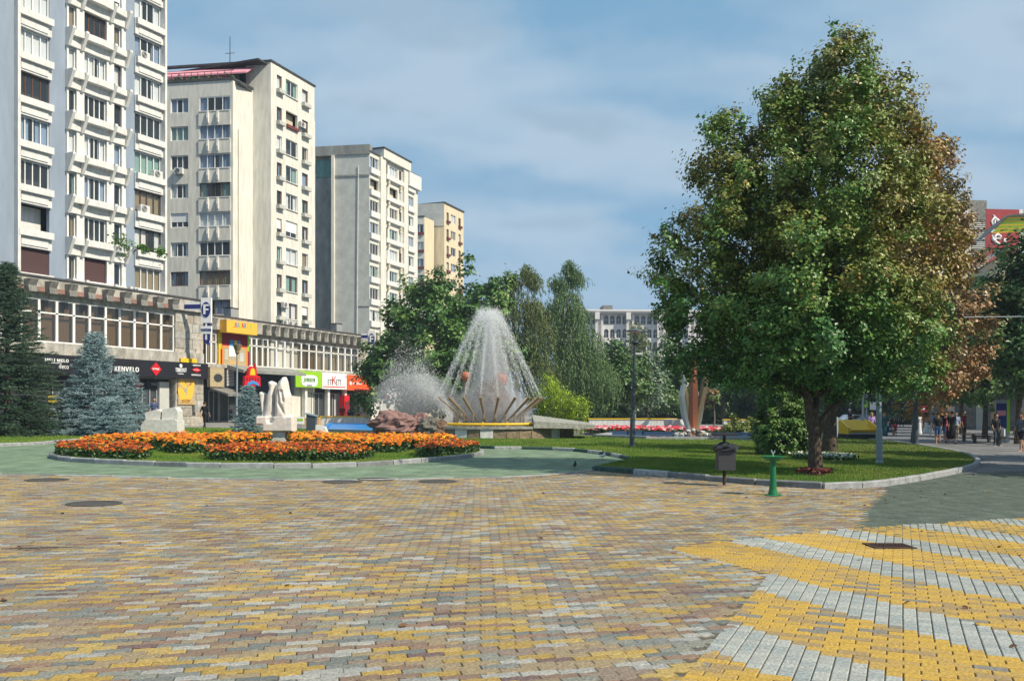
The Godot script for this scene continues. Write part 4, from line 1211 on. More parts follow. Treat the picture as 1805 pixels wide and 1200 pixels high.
func shops_far() -> void:
	var fr := frame(372, 81, 0.40, 0.9165)
	frB = fr
	var b := thing("shop_row", "set back two storey shop row with green and cream signs", "building", fr)
	var I := Transform3D.IDENTITY
	var s0 := fs(fr, 330); var s1 := fs(fr, 655); var sp := fs(fr, 632)
	var top := fy(fr, 500, 574)
	var yb := fy(fr, 540, 599)
	var w1 := fy(fr, 540, 605); var w0 := fy(fr, 540, 652)
	var sg1 := fy(fr, 540, 657); var sg0 := fy(fr, 540, 683)
	boxpart(b, "interior", I, "room_brown", s0, s1 - 0.3, 0, top - 0.4, -9, -1.1)
	boxpart(b, "fascia", I, "concrete", s0, s1, yb, top, -0.5, 0.35)
	boxpart(b, "roof", I, "roof_felt", s0, s1 + 0.3, top, top + 0.12, -9, 0.42)
	boxpart(b, "lintel", I, "concrete", s0, sp, w1, yb, -0.4, 0.0)
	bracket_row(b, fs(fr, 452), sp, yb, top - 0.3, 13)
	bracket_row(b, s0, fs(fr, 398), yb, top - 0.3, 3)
	boxpart(b, "spandrel", I, "concrete", s0, s1, sg1, w0, -0.6, 0.3)
	var e := []
	for p in [437, 444, 453, 463.5, 473, 488, 503, 517, 532, 545.5, 558.5, 571.5, 584.5, 597, 609, 620, 632]: e.append(fs(fr, p))
	for i in 16:
		window(b, I, e[i], e[i + 1], w0, w1, 1, "frame_white", -0.1, 7, 0.72, 0.1)
		var cu := MB.new()
		for k in 10:
			var a := lerpf(e[i], e[i + 1], k / 10.0); var c := lerpf(e[i], e[i + 1], (k + 1) / 10.0)
			cu.quad(Vector3(a, w0, -0.5 + 0.1 * (k % 2)), Vector3(c, w0, -0.5 + 0.1 * ((k + 1) % 2)), Vector3(c, w1, -0.5 + 0.1 * ((k + 1) % 2)), Vector3(a, w1, -0.5 + 0.1 * (k % 2)))
		part(b, "curtain", cu, M.curtain_brown if i in [8, 9] else M.curtain_tan)
	var e2 := [fs(fr, 364), fs(fr, 373), fs(fr, 382)]
	for i in 2: window(b, I, e2[i], e2[i + 1], w0, w1, 1, "frame_white", -0.1, 4, 0.72, 0.1)
	boxpart(b, "pier", I, "concrete", e2[2], e[0], w0, w1, -0.5, 0.0)
	boxpart(b, "end_wall", I, "stone_clad", sp, s1, -1, yb, -9, 0.0)
	stone_cladding(b, sp, s1, 0.0, yb - 0.03, 0.0)
	# ground floor
	boxpart(b, "shop_wall", I, "shop_dark", s0, sp, -1, sg0, -1.0, -0.7)
	for d in [[375, 393, 2], [394, 425, 2], [512, 522, 1], [524, 537, 1], [540, 557, 2], [560, 577, 2], [580, 606, 2], [612, 632, 2]]:
		window(b, I, fs(fr, d[0]), fs(fr, d[1]), 0.4, sg0 - 0.5, d[2], "frame_grey", -0.55, 0 if d[0] == 580 else 7, 0.0, 0.09)
	for px in [508, 538, 578, 608]:
		boxpart(b, "column", I, "white_paint", fs(fr, px) - 0.2, fs(fr, px) + 0.2, -1, sg0, -0.3, 0.1)
	# slanted concrete canopy
	var cp := MB.new()
	cp.hexa(Vector3(fs(fr, 395), fy(fr, 440, 660), 2.2), Vector3(fs(fr, 507), fy(fr, 440, 660), 2.2), Vector3(fs(fr, 507), fy(fr, 440, 655), 2.2), Vector3(fs(fr, 395), fy(fr, 440, 655), 2.2), Vector3(fs(fr, 395), w0 - 0.4, 0.3), Vector3(fs(fr, 507), w0 - 0.4, 0.3), Vector3(fs(fr, 507), w0, 0.3), Vector3(fs(fr, 395), w0, 0.3))
	part(b, "canopy", cp, M.grey_dark)
	sign_board(fr, fs(fr, 388), fs(fr, 521, 0.5), sg0 - 0.8, sg1 - 0.2, "sign_navy", "navy", "plain navy fascia board behind the white sculpture", func(t, I2): boxpart(t, "lower_trim", I2, "black_metal", fs(fr, 400), fs(fr, 500), sg0 - 0.85, sg0 - 0.7, -0.1, 0.04), 0.2)
	sign_board(fr, fs(fr, 521, 0.5), fs(fr, 567.5, 0.5), sg0, sg1 + 0.15, "lime", "green", "lime green shop sign with a white lettered badge", func(t, I2):
		var o := 0.49
		var mb := MB.new(); mb.x = I2
		var cx := fs(fr, 545, o); var cy := fy(fr, 545, 671, o)
		var hw := fs(fr, 559, o) - cx
		var poly := PackedVector2Array()
		for k in 24:
			var a := TAU * k / 24
			poly.append(Vector2(cx + hw * signf(cos(a)) * pow(absf(cos(a)), 0.5), cy + 0.58 * signf(sin(a)) * pow(absf(sin(a)), 0.6)))
		mb.prism(poly, 0, 0.05)
		part(t, "badge", mb, M.white)
		fit(t, fr, o + 0.055, "JUNIOR", 534.5, 555.5, 670.5, 8.5, "green_text")
		fit(t, fr, o + 0.055, "fashion", 541, 550, 679, 2, "navy"))
	sign_board(fr, fs(fr, 568, 0.5), fs(fr, 611, 0.5), sg0 - 0.08, sg1 + 0.1, "white", "cream", "cream shop sign with thin dark lettering and red line", func(t, I2):
		fit(t, fr, 0.49, "ETI", 577.5, 586, 673.5, 9.5, "black_metal", false)
		fit(t, fr, 0.49, "K", 585.5, 592, 670, 13, "red", false)
		fit(t, fr, 0.49, "ETT", 592.5, 601.5, 674, 9.5, "black_metal", false)
		boxpart(t, "line", I2, "red", fs(fr, 569, 0.5), fs(fr, 609, 0.5), sg0 + 0.1, sg0 + 0.2, 0, 0.02))
	sign_board(fr, fs(fr, 611.3, 0.5), fs(fr, 655, 0.5), sg0 - 0.15, sg1, "orange", "orange", "orange red shop sign at the end of the row, partly behind leaves", func(t, I2):
		fit(t, fr, 0.49, "vodafone", 621, 637, 675.5, 4.5, "white")
		var ball := MB.new(); ball.x = I2 * Transform3D(Basis(Vector3.RIGHT, PI / 2), Vector3(fs(fr, 617.5, 0.49), fy(fr, 617.5, 675.5, 0.49), 0))
		ball.lathe([Vector2(0.2, 0), Vector2(0.2, 0.04), Vector2(0, 0.04)], 16)
		part(t, "round_mark", ball, M.white))
	# toy shop sign and its poster
	var ty := thing("shop_sign", "yellow box sign with rainbow letters on the shop roof edge", "sign", fr)
	var o := 1.15
	boxpart(ty, "board", I, "sign_yellow", fs(fr, 399, o), fs(fr, 453, o), fy(fr, 426, 588, o), fy(fr, 426, 567, o), 0.36, o)
	var word := "JUCARII"
	for i in word.length():
		var px := 413.5 + i * 4.6
		fit(ty, fr, o + 0.005, word[i], px - 1.9 if i < 5 else px - 1.0, px + 1.9 if i < 5 else px + 1.0, 572.5 + i * 0.35, 8, ["orange", "sky_blue", "lime", "red", "sky_blue", "yellow", "lime"][i])
	var tp := thing("poster", "large red and orange picture poster between the shop windows", "poster", fr)
	boxpart(tp, "sheet", I, "dark_red", fs(fr, 386), fs(fr, 437), w0 - 0.25, w1 + 0.4, 0.05, 0.12)
	boxpart(tp, "stripe", I, "yellow", fs(fr, 383), fs(fr, 386), w0 - 0.25, w1 + 0.4, 0.05, 0.13)
	boxpart(tp, "stripe", I, "lime", fs(fr, 386), fs(fr, 388.5), w0 + 1.4, w1 + 0.4, 0.12, 0.13)
	boxpart(tp, "stripe", I, "lime", fs(fr, 434), fs(fr, 437), w0 + 1.4, w1 + 0.4, 0.12, 0.13)
	boxpart(tp, "field", I, "poster_orange", fs(fr, 389), fs(fr, 434), w0 - 0.2, w0 + 1.75, 0.12, 0.135)
	boxpart(tp, "picture", I, "poster_cream", fs(fr, 392), fs(fr, 430), w0, w0 + 1.6, 0.135, 0.145)
	for q in [["sky_blue", 402, 410, 1.75, 2.3], ["yellow", 410.5, 415, 1.7, 2.3], ["sky_blue", 415.5, 421, 1.75, 2.3], ["white", 401, 413, 0.8, 1.75], ["grey_wall", 394, 399, 0.5, 1.4], ["tan", 402, 420, 0.1, 0.45], ["grey_wall", 420, 427, 0.4, 1.2]]:
		boxpart(tp, "print", I, q[0], fs(fr, q[1]), fs(fr, q[2]), w0 + q[3], w0 + q[4], 0.145, 0.15)
	# red crest sign
	var cr := thing("neon_sign", "red flame shaped crest sign with a blue banner on a dark post", "sign", fr)
	o = 2.75
	var cxx := fs(fr, 445, o); var cyy := fy(fr, 445, 668, o)
	var c1 := MB.new()
	c1.prism(PackedVector2Array([Vector2(cxx - 1.1, cyy - 0.7), Vector2(cxx - 1.0, cyy + 0.2), Vector2(cxx - 0.6, cyy + 0.3), Vector2(cxx - 0.5, cyy + 0.9), Vector2(cxx - 0.1, cyy + 1.15), Vector2(cxx + 0.3, cyy + 0.95), Vector2(cxx + 0.42, cyy + 1.45), Vector2(cxx + 0.55, cyy + 0.8), Vector2(cxx + 0.6, cyy + 0.35), Vector2(cxx + 1.05, cyy + 0.25), Vector2(cxx + 1.1, cyy - 0.65), Vector2(cxx + 0.7, cyy - 0.5), Vector2(cxx, cyy - 0.75), Vector2(cxx - 0.7, cyy - 0.5)]), o - 0.25, o)
	part(cr, "crest", c1, M.red)
	var c2 := MB.new()
	c2.prism(PackedVector2Array([Vector2(cxx - 0.4, cyy + 0.35), Vector2(cxx - 0.3, cyy + 0.85), Vector2(cxx, cyy + 1.0), Vector2(cxx + 0.25, cyy + 0.8), Vector2(cxx + 0.3, cyy + 0.35)]), o, o + 0.05)
	part(cr, "flame", c2, M.yellow)
	var c3 := MB.new()
	c3.prism(PackedVector2Array([Vector2(cxx - 0.8, cyy - 0.62), Vector2(cxx - 0.7, cyy - 0.35), Vector2(cxx, cyy - 0.12), Vector2(cxx + 0.7, cyy - 0.35), Vector2(cxx + 0.8, cyy - 0.62), Vector2(cxx, cyy - 0.42)]), o, o + 0.06)
	part(cr, "banner", c3, M.sky_blue)
	for i in 5:
		boxpart(cr, "letter_bar", I, "dark_red", cxx - 0.85 + i * 0.38, cxx - 0.68 + i * 0.38, cyy - 0.15, cyy + 0.15, o, o + 0.04)
	var c4 := MB.new(); c4.prism(PackedVector2Array([Vector2(cxx - 0.3, cyy - 0.85), Vector2(cxx, cyy - 0.6), Vector2(cxx + 0.3, cyy - 0.85), Vector2(cxx, cyy - 1.0)]), o - 0.2, o + 0.03)
	part(cr, "pendant", c4, M.orange)
	boxpart(cr, "post", I, "pole_dark", cxx - 0.07, cxx + 0.07, 0.0, cyy - 0.9, o - 0.18, o - 0.05)
	# air vents and a picture panel
	var vt := thing("vent_grille", "white louvred vent box on the navy shop front", "vent", fr)
	for i in 11:
		boxpart(vt, "slat", I, "ac_white", fs(fr, 393), fs(fr, 406), fy(fr, 400, 680) + i * 0.135, fy(fr, 400, 680) + i * 0.135 + 0.08, 0.15, 0.42)
	boxpart(vt, "back_plate", I, "black_metal", fs(fr, 392), fs(fr, 407), fy(fr, 400, 681), fy(fr, 400, 652), 0.12, 0.16)
	var pn := thing("sign_panel", "cream framed panel with a dark round picture by the corner", "sign", fr)
	boxpart(pn, "board", I, "poster_cream", fs(fr, 362), fs(fr, 387), fy(fr, 375, 682), fy(fr, 375, 648), 0.15, 0.5)
	var oval := MB.new(); oval.x = Transform3D(Basis(Vector3.RIGHT, PI / 2).scaled(Vector3(1.2, 0.8, 1)), Vector3(fs(fr, 376), fy(fr, 376, 666), 0.5))
	oval.lathe([Vector2(0.45, 0), Vector2(0.45, 0.04), Vector2(0, 0.04)], 20)
	part(pn, "round_picture", oval, M.shop_dark)
	# awnings
	var ka := thing("awning", "dark grey canvas awning over the corner kiosk", "awning", fr)
	var k1 := MB.new()
	var ya := fy(fr, 385, 688)
	k1.hexa(Vector3(fs(fr, 364), ya - 0.55, 2.4), Vector3(fs(fr, 400), ya - 0.55, 2.4), Vector3(fs(fr, 400), ya - 0.35, 2.4), Vector3(fs(fr, 364), ya - 0.35, 2.4), Vector3(fs(fr, 364), ya + 0.1, 0.2), Vector3(fs(fr, 400), ya + 0.1, 0.2), Vector3(fs(fr, 400), ya + 0.25, 0.2), Vector3(fs(fr, 364), ya + 0.25, 0.2))
	part(ka, "canvas", k1, M.concrete_dark)
	var ra := thing("awning", "red canvas awning with white trim beside the leafy tree", "awning", fr)
	var k2 := MB.new(); var yr := fy(fr, 635, 690)
	k2.hexa(Vector3(fs(fr, 618), yr - 0.85, 2.8), Vector3(fs(fr, 650), yr - 0.85, 2.8), Vector3(fs(fr, 650), yr - 0.45, 2.8), Vector3(fs(fr, 618), yr - 0.45, 2.8), Vector3(fs(fr, 618), yr + 0.1, 0.2), Vector3(fs(fr, 650), yr + 0.1, 0.2), Vector3(fs(fr, 650), yr + 0.35, 0.2), Vector3(fs(fr, 618), yr + 0.35, 0.2))
	part(ra, "canvas", k2, M.dark_red)
	boxpart(ra, "trim", I, "white", fs(fr, 618), fs(fr, 650), yr - 0.95, yr - 0.85, 2.78, 2.84)
	fit(ra, fr, 2.81, "Coca-Cola", 624, 642, 699.5, 4.5, "white", true, true)
	var cb := thing("drinks_cooler", "tall red drinks cooler cabinet at the kiosk front", "cooler", fr)
	boxpart(cb, "cabinet", I, "red", fs(fr, 600), fs(fr, 609), 0.35, fy(fr, 604, 697), -0.2, 0.5)
	boxpart(cb, "glass_door", I, "dark_red", fs(fr, 601), fs(fr, 608), 0.6, fy(fr, 604, 708), 0.5, 0.55)
	# roof plant: air conditioners and vent box
	for q in [[410, 552, "small silver roof unit behind the yellow sign"], [595, 575, "grey roof vent box below the grey flank"]]:
		var u := thing("roof_unit", q[2], "roof unit", fr)
		boxpart(u, "case", I, "frame_grey", fs(fr, q[0]) - 0.5, fs(fr, q[0]) + 0.5, top + 0.15, top + 0.95, -0.6, 0.2)
		boxpart(u, "cap", I, "black_metal", fs(fr, q[0]) - 0.55, fs(fr, q[0]) + 0.55, top + 0.95, top + 1.02, -0.65, 0.25)

# blade sign with a letter disc, hung out from the wall at the end of each shop row
func blade_sign(fr: Transform3D, px: float, d: float, py: float, k: float, label: String, armx: float) -> void:
	var p := at(px, py, d)
	var t := thing("hanging_sign", label, "sign", Transform3D(Basis(Vector3(0.99, 0, 0.14), Vector3.UP, Vector3(-0.14, 0, 0.99)), p), "letter signs of the shop rows")
	var I := Transform3D.IDENTITY
	boxpart(t, "panel", I, "white", -0.40 * k, 0.40 * k, -0.92 * k, 0.92 * k, -0.08, 0.08)
	var mb := MB.new(); mb.x = Transform3D(Basis(Vector3.RIGHT, PI / 2).scaled(Vector3(0.75, 1, 1)), Vector3(0, 0.05, 0.08))
	mb.x = Transform3D(Basis(Vector3(0.8, 0, 0), Vector3(0, 0, 1), Vector3(0, -1.35, 0)), Vector3(0, 0.05, 0.08))
	mb.lathe([Vector2(0.42 * k, 0), Vector2(0.42 * k, 0.03), Vector2(0, 0.03)], 22)
	part(t, "disc", mb, M.navy)
	letters(t, I, "F", 0.0, 0.05, 0.72 * k, "white", 0.13)
	boxpart(t, "name_panel", I, "white", -0.40 * k, 0.40 * k, -1.72 * k, -1.15 * k, -0.08, 0.08)
	letters(t, I, "FORTUNA", 0.0, -1.43 * k, 0.17 * k, "navy", 0.1, 0.78)
	for s in [-1, 1]:
		boxpart(t, "blue_bar", I, "navy", (0.08 if s > 0 else -0.24) * k, (0.24 if s > 0 else -0.08) * k, -1.15 * k, -0.92 * k, -0.06, 0.06)
		boxpart(t, "blue_bar", I, "navy", (0.08 if s > 0 else -0.24) * k, (0.24 if s > 0 else -0.08) * k, -2.15 * k, -1.72 * k, -0.06, 0.06)
	boxpart(t, "white_bar", I, "white", -0.08 * k, 0.08 * k, -2.15 * k, -0.92 * k, -0.05, 0.05)
	var tip := MB.new(); tip.prism(PackedVector2Array([Vector2(-0.24 * k, -2.15 * k), Vector2(0.24 * k, -2.15 * k), Vector2(0.12 * k, -2.6 * k)]), -0.05, 0.05)
	part(t, "tip", tip, M.navy)
	boxpart(t, "arm", I, "white", armx, -0.40 * k, 0.0, 0.62 * k, -0.06, 0.04)
	boxpart(t, "arm_stripe", I, "navy", armx, -0.42 * k, 0.15 * k, 0.45 * k, 0.04, 0.06)

# ------------------------------------------------------------------ far arcaded building and the right side
func far_hall() -> void:
	var d := 235.0
	var fr := frame(985, d, 1.0, 0.06)
	var b := thing("public_building", "long pale building with rows of arched windows beyond the park", "building", fr)
	var I := Transform3D.IDENTITY
	var s1 := fs(fr, 1420)
	var top := fy(fr, 1100, 541); var eave := fy(fr, 1100, 553)
	var holes := []; var bays := []
	var bw := 55.3 * d / F
	var rows := [fy(fr, 1100, 563.5), fy(fr, 1100, 587.5), fy(fr, 1100, 610), fy(fr, 1100, 633)]
	var n := int(s1 / bw)
	for i in n:
		var c := i * bw + 2.9
		for k in 4:
			var a := c + 1.4 + k * 1.62
			for y in rows:
				holes.append([a - 0.6, a + 0.6, y - 1.15, y + 1.15]); bays.append([a, y])
	var wl := MB.new()
	for i in n:
		var s := i * bw
		var hs := []
		for h in holes:
			if h[0] > s and h[1] < s + bw + 2.0 and h[0] >= s + 2.0: hs.append(h)
		wl.wall(s + 2.0 if i else 0.0, s + bw + 2.0, -1, eave, hs, 0.6)
	part(b, "wall", wl, M.far_white)
	boxpart(b, "interior", I, "room", 1, s1 - 1, 0, eave - 1, -20, -1.5)
	var rf := MB.new()
	rf.hexa(Vector3(-1, eave, 1.6), Vector3(s1, eave, 1.6), Vector3(s1, eave + 0.5, 1.8), Vector3(-1, eave + 0.5, 1.8), Vector3(-1, eave, -20), Vector3(s1, eave, -20), Vector3(s1, top, -6), Vector3(-1, top, -6))
	part(b, "roof", rf, M.far_roof)
	for i in n:
		var s := i * bw + 2.0
		boxpart(b, "pilaster", I, "far_white", s - 0.7, s + 0.0, -1, eave, 0, 0.9)
		boxpart(b, "pilaster", I, "far_white", s + 0.9, s + 1.3, -1, eave, 0, 0.6)
		boxpart(b, "corbel", I, "far_white", s - 0.9, s + 0.3, eave - 1.6, eave + 0.2, 0.9, 1.9)
	for q in bays:
		var mb := MB.new()
		# arched head: two corner pieces close the top of each opening
		for sg in [-1.0, 1.0]:
			mb.prism(PackedVector2Array([Vector2(q[0] + sg * 0.6, q[1] + 1.15), Vector2(q[0] + sg * 0.6, q[1] + 0.6), Vector2(q[0] + sg * 0.42, q[1] + 0.95), Vector2(q[0], q[1] + 1.15)]), -0.25, 0.02)
		mb.box(q[0] - 0.6, q[0] + 0.6, q[1] - 0.05, q[1] + 0.02, -0.45, -0.38)
		mb.box(q[0] - 0.04, q[0] + 0.04, q[1] - 1.15, q[1] + 1.1, -0.45, -0.36)
		var w := part(b, "window", mb, M.far_white)
		var p := MB.new(); p.quad(Vector3(q[0] - 0.6, q[1] - 1.15, -0.5), Vector3(q[0] + 0.6, q[1] - 1.15, -0.5), Vector3(q[0] + 0.6, q[1] + 1.15, -0.5), Vector3(q[0] - 0.6, q[1] + 1.15, -0.5))
		part(w, "pane", p, M.glass)
	boxpart(b, "roof_box", I, "concrete_dark", fs(fr, 1070), fs(fr, 1087), top - 0.3, top + 1.1, -12, -6)

func right_side() -> void:
	# grey slab building with louvres and a red wall
	var d := 125.0
	var fr := frame(1690, d, 1.0, 0.10)
	var b := thing("office_block", "grey block with louvred stair and red painted wall at right", "building", fr)
	var I := Transform3D.IDENTITY
	var top := fy(fr, 1720, 369)
	var x := [0.0, fs(fr, 1712), fs(fr, 1739), fs(fr, 1802)]
	boxpart(b, "pale_wall", I, "far_white", x[0] - 3, x[1], -1.5, top, -10, 0.0)
	boxpart(b, "stair_core", I, "room", x[1], x[2], -1.5, top - 1.0, -10, -0.4)
	boxpart(b, "stair_head", I, "concrete_dark", x[1], x[2], fy(fr, 1725, 387), top, -0.4, 0.02)
	boxpart(b, "stair_side", I, "concrete_dark", x[2] - 0.12, x[2], -1.5, fy(fr, 1725, 387), -0.4, 0.02)
	var ylo := fy(fr, 1725, 500)
	for i in 30:
		var y := fy(fr, 1725, 388) - i * 0.27
		if y < ylo - 1: break
		boxpart(b, "louvre", I, "ac_white" if i % 5 else "grey_dark", x[1], x[2] - 0.12, y - 0.13, y, -0.35, 0.0)
	boxpart(b, "roof_house", I, "concrete_dark", fs(fr, 1697), fs(fr, 1742), top, fy(fr, 1720, 352), -6, -0.2)
	boxpart(b, "red_wall", I, "poster_red", x[2], x[3] - 0.4, -1.5, top + 0.1, -10, 0.05)
	boxpart(b, "red_wall_edge", I, "far_white", x[3] - 0.4, x[3] + 0.1, -1.5, top + 0.15, -10, 0.08)
	# white script painted on the red wall
	for pts in [[[1752, 400], [1748, 390], [1753, 384], [1759, 388], [1762, 395], [1757, 399], [1753, 393], [1755, 383], [1751, 379]], [[1760, 392], [1757, 400], [1751, 408], [1748, 410]], [[1749, 414], [1750, 421], [1756, 427], [1763, 430]], [[1763, 431], [1755, 425], [1754, 416], [1759, 413], [1764, 417], [1763, 421], [1757, 420]], [[1776, 422], [1771, 422], [1770, 425], [1774, 427]], [[1770, 384], [1768, 388], [1764, 392]]]:
		var mb := MB.new(); var pp := []; var rr := []
		for i in pts.size():
			pp.append(Vector3(fs(fr, pts[i][0]), fy(fr, pts[i][0], pts[i][1]), 0.06)); rr.append(0.09 + 0.13 * sin(PI * i / (pts.size() - 1)))
		mb.tube(pp, rr, 6)
		part(b, "painted_script", mb, M.white)
	# nearer house with a yellow gable and white eaves
	var d2 := 106.0
	var f2 := frame(1690, d2, 1.0, -0.25)
	var h := thing("gabled_house", "house with yellow boarded gables and pale eaves behind the right trees", "building", f2)
	var wm := MB.new()
	var e0 := Vector2(fs(f2, 1694), fy(f2, 1694, 491)); var e1 := Vector2(fs(f2, 1757), fy(f2, 1757, 447))
	wm.prism(PackedVector2Array([Vector2(e0.x + 1.0, -1.5), Vector2(e0.x + 40, -1.5), Vector2(e0.x + 40, e0.y + 4), Vector2(e1.x + 0.2, e1.y - 0.4), Vector2(e0.x + 1.0, e0.y + 0.1)]), -8, -0.5)
	part(h, "wall", wm, M.yellow_wall)
	var ev := MB.new()
	ev.prism(PackedVector2Array([e0, e0 + Vector2(0, 0.35), e1 + Vector2(0.3, 0.5), e1 + Vector2(0.3, 0.05)]), -8, 0.8)
	part(h, "eave", ev, M.far_white)
	window(h, I, e0.x + 2.1, e0.x + 3.0, e0.y - 0.6, e0.y + 0.9, 1, "frame_white", -0.44)
	var g0 := Vector2(fs(f2, 1747, 2.0), fy(f2, 1747, 410, 2.0)); var g1 := Vector2(fs(f2, 1776, 2.0), fy(f2, 1776, 381, 2.0))
	var gm := MB.new()
	gm.prism(PackedVector2Array([g0, g0 + Vector2(0, 0.15), g1 + Vector2(0, 0.15), g1 + Vector2(6, 0.5), g1 + Vector2(6, 0.2), g1]), -6, 2.0)
	part(h, "gable_roof", gm, M.concrete_dark)
	for i in 9:
		var t0 := i / 9.0; var t1 := (i + 0.92) / 9.0
		var bm := MB.new()
		var a0 := g0.lerp(g1, t0); var a1 := g0.lerp(g1, t1)
		bm.quad(Vector3(a0.x + 0.1, a0.y - 0.05, 1.8), Vector3(g1.x + 6, a0.y - 0.05 - t0 * 0.3, 1.8), Vector3(g1.x + 6, a1.y - 0.05 - t1 * 0.3, 1.8), Vector3(a1.x + 0.1, a1.y - 0.05, 1.8))
		part(h, "gable_board", bm, M.lime if i % 2 else M.yellow)
	# dark shop arcade under the trees
	var d3 := 78.0
	var f3 := frame(1640, d3, 0.65, 0.76)
	f3 = Transform3D(Basis(Vector3(0.72, 0, 0.69), Vector3.UP, Vector3(-0.69, 0, 0.72)), stand(1640, 92))
	f3.origin.y = -0.5
	var r := thing("arcade_building", "low dark arcade of shops behind the tree alley", "building", f3)
	boxpart(r, "wall", I, "concrete_dark", 0, 60, -1, 6.0, -8, 0)
	for i in 14:
		var s := 1.5 + i * 4.0
		window(r, I, s, s + 2.8, 0.4, 3.0, 3, "frame_grey", 0.1, 7, 0.0, 0.08)
		boxpart(r, "shop_light_panel", I, ["far_white", "tan", "teal", "far_white", "yellow_wall"][i % 5], s + 0.2, s + 0.9, 0.6, 2.8, 0.02, 0.05)
		boxpart(r, "pier", I, "grey_wall", s + 3.0, s + 3.6, -1, 3.6, 0, 0.5)
	boxpart(r, "canopy", I, "grey_dark", 0, 60, 3.6, 4.1, 0, 2.0)

# ------------------------------------------------------------------ plants
var leaf_cache: ArrayMesh
func leaf_mesh() -> ArrayMesh:
	if leaf_cache == null:
		var mb := MB.new()
		var a := Vector3(0, 0, -0.5); var b := Vector3(0.36, 0.09, -0.1); var c := Vector3(0.24, 0.05, 0.3); var d := Vector3(0, -0.04, 0.55)
		var e := Vector3(-0.24, 0.05, 0.3); var f := Vector3(-0.36, 0.09, -0.1); var m := Vector3(0, 0, 0.05)
		for q in [[a, m, b], [b, m, c], [c, m, d], [d, m, e], [e, m, f], [f, m, a]]:
			mb.tri(q[0], q[1], q[2])
		leaf_cache = mb.commit()
	return leaf_cache
func slim_leaf() -> ArrayMesh:
	var mb := MB.new()
	var a := Vector3(0, 0.5, 0); var b := Vector3(0.13, 0.02, 0.03); var c := Vector3(0, -0.5, 0); var d := Vector3(-0.13, 0.02, 0.03)
	mb.tri(a, d, c); mb.tri(a, c, b)
	return mb.commit()
func facing(n: Vector3, spin: float, s: float) -> Basis:
	var up := n.normalized()
	var side := up.cross(Vector3(0.31, 0.2, 0.93)).normalized()
	var b := Basis(side, up, side.cross(up))
	return (b * Basis(Vector3.UP, spin)).scaled(Vector3.ONE * s)
func pick_colour(pal: Array, t: float) -> Color:
	t = clampf(t, 0, 0.999) * (pal.size() - 1)
	return pal[int(t)].lerp(pal[int(t) + 1], t - int(t))
# leaves in clumps through and round a set of lobes [centre, radii]
func foliage(parent: Node, lobes: Array, clumps: int, per: int, clump_r: float, size: float, pal: Array, mesh: Mesh = null, m := "leaf", fill := 0.35, tone = null) -> void:
	var buf := PackedFloat32Array()
	var areas := []; var total := 0.0
	for l in lobes:
		var r: Vector3 = l[1]
		total += r.x * r.y + r.y * r.z + r.x * r.z
		areas.append(total)
	var per_bough := 15
	for i in clumps / per_bough:
		var u := rng.randf() * total
		var k := 0
		while areas[k] < u: k += 1
		var c: Vector3 = lobes[k][0]; var r: Vector3 = lobes[k][1]
		var d := Vector3(rng.randfn(), rng.randfn(), rng.randfn()).normalized()
		var deep := rng.randf() < fill
		var q := rng.randf_range(0.35, 0.8) if deep else rng.randf_range(0.80, 1.08)
		var bp := c + d * r * q
		if not deep:
			var hidden := false
			for j in lobes.size():
				if j != k:
					var e: Vector3 = (bp - lobes[j][0]) / lobes[j][1]
					if e.length() < 0.74: hidden = true; break
			if hidden and rng.randf() < 0.7: continue
		# a bough: leaf clumps round a short spray that grows outwards and up
		var grow := (d + Vector3.UP * 0.75).normalized()
		var br := clump_r * rng.randf_range(1.5, 2.5)
		var tb := 0.5 + 0.5 * noise.get_noise_3dv(bp * 0.9) + rng.randfn(0, 0.12)
		for w in per_bough:
			var h := rng.randf()
			var sp := Vector3(rng.randfn(), rng.randfn() * 0.8, rng.randfn()) * br * 0.42 * (1.15 - 0.6 * h)
			var p := bp + grow * br * (h * 1.5 - 0.6) + sp
			var t := tb + rng.randfn(0, 0.10)
			if tone != null: t = tone.call(p, t)
			var base := pick_colour(pal, t)
			var cr := clump_r * rng.randf_range(0.6, 1.05)
			for g in per:
				var off := Vector3(rng.randfn(), rng.randfn() * 0.8, rng.randfn()) * cr * 0.5
				var nrm := grow * 0.6 + (sp + off).normalized() * 0.7 + Vector3.UP * 0.35 + Vector3(rng.randfn(), rng.randfn(), rng.randfn()) * 0.4
				var col := base * rng.randf_range(0.78, 1.22)
				if rng.randf() < 0.05: col = pick_colour(pal, t + 0.3)
				put(buf, facing(nrm, rng.randf() * TAU, size * rng.randf_range(0.7, 1.3)), p + off, col)
	cloud(parent, "crown", leaf_mesh() if mesh == null else mesh, M[m], buf, "stuff")
func limb(parent: Node, called: String, pts: Array, r0: float, r1: float, m := "bark", sides := 10) -> void:
	var rr := []
	for i in pts.size(): rr.append(lerpf(r0, r1, float(i) / (pts.size() - 1)))
	var mb := MB.new(); mb.tube(pts, rr, sides)
	part(parent, called, mb, M[m])
func branches(parent: Node, from: Vector3, lobes: Array, r: float, m := "bark") -> void:
	for l in lobes:
		var c: Vector3 = l[0]
		var mid := from.lerp(c, 0.45) + Vector3(rng.randf_range(-0.2, 0.2), 0.25, rng.randf_range(-0.2, 0.2))
		limb(parent, "limb", [from, mid, c], r, 0.02, m, 6)

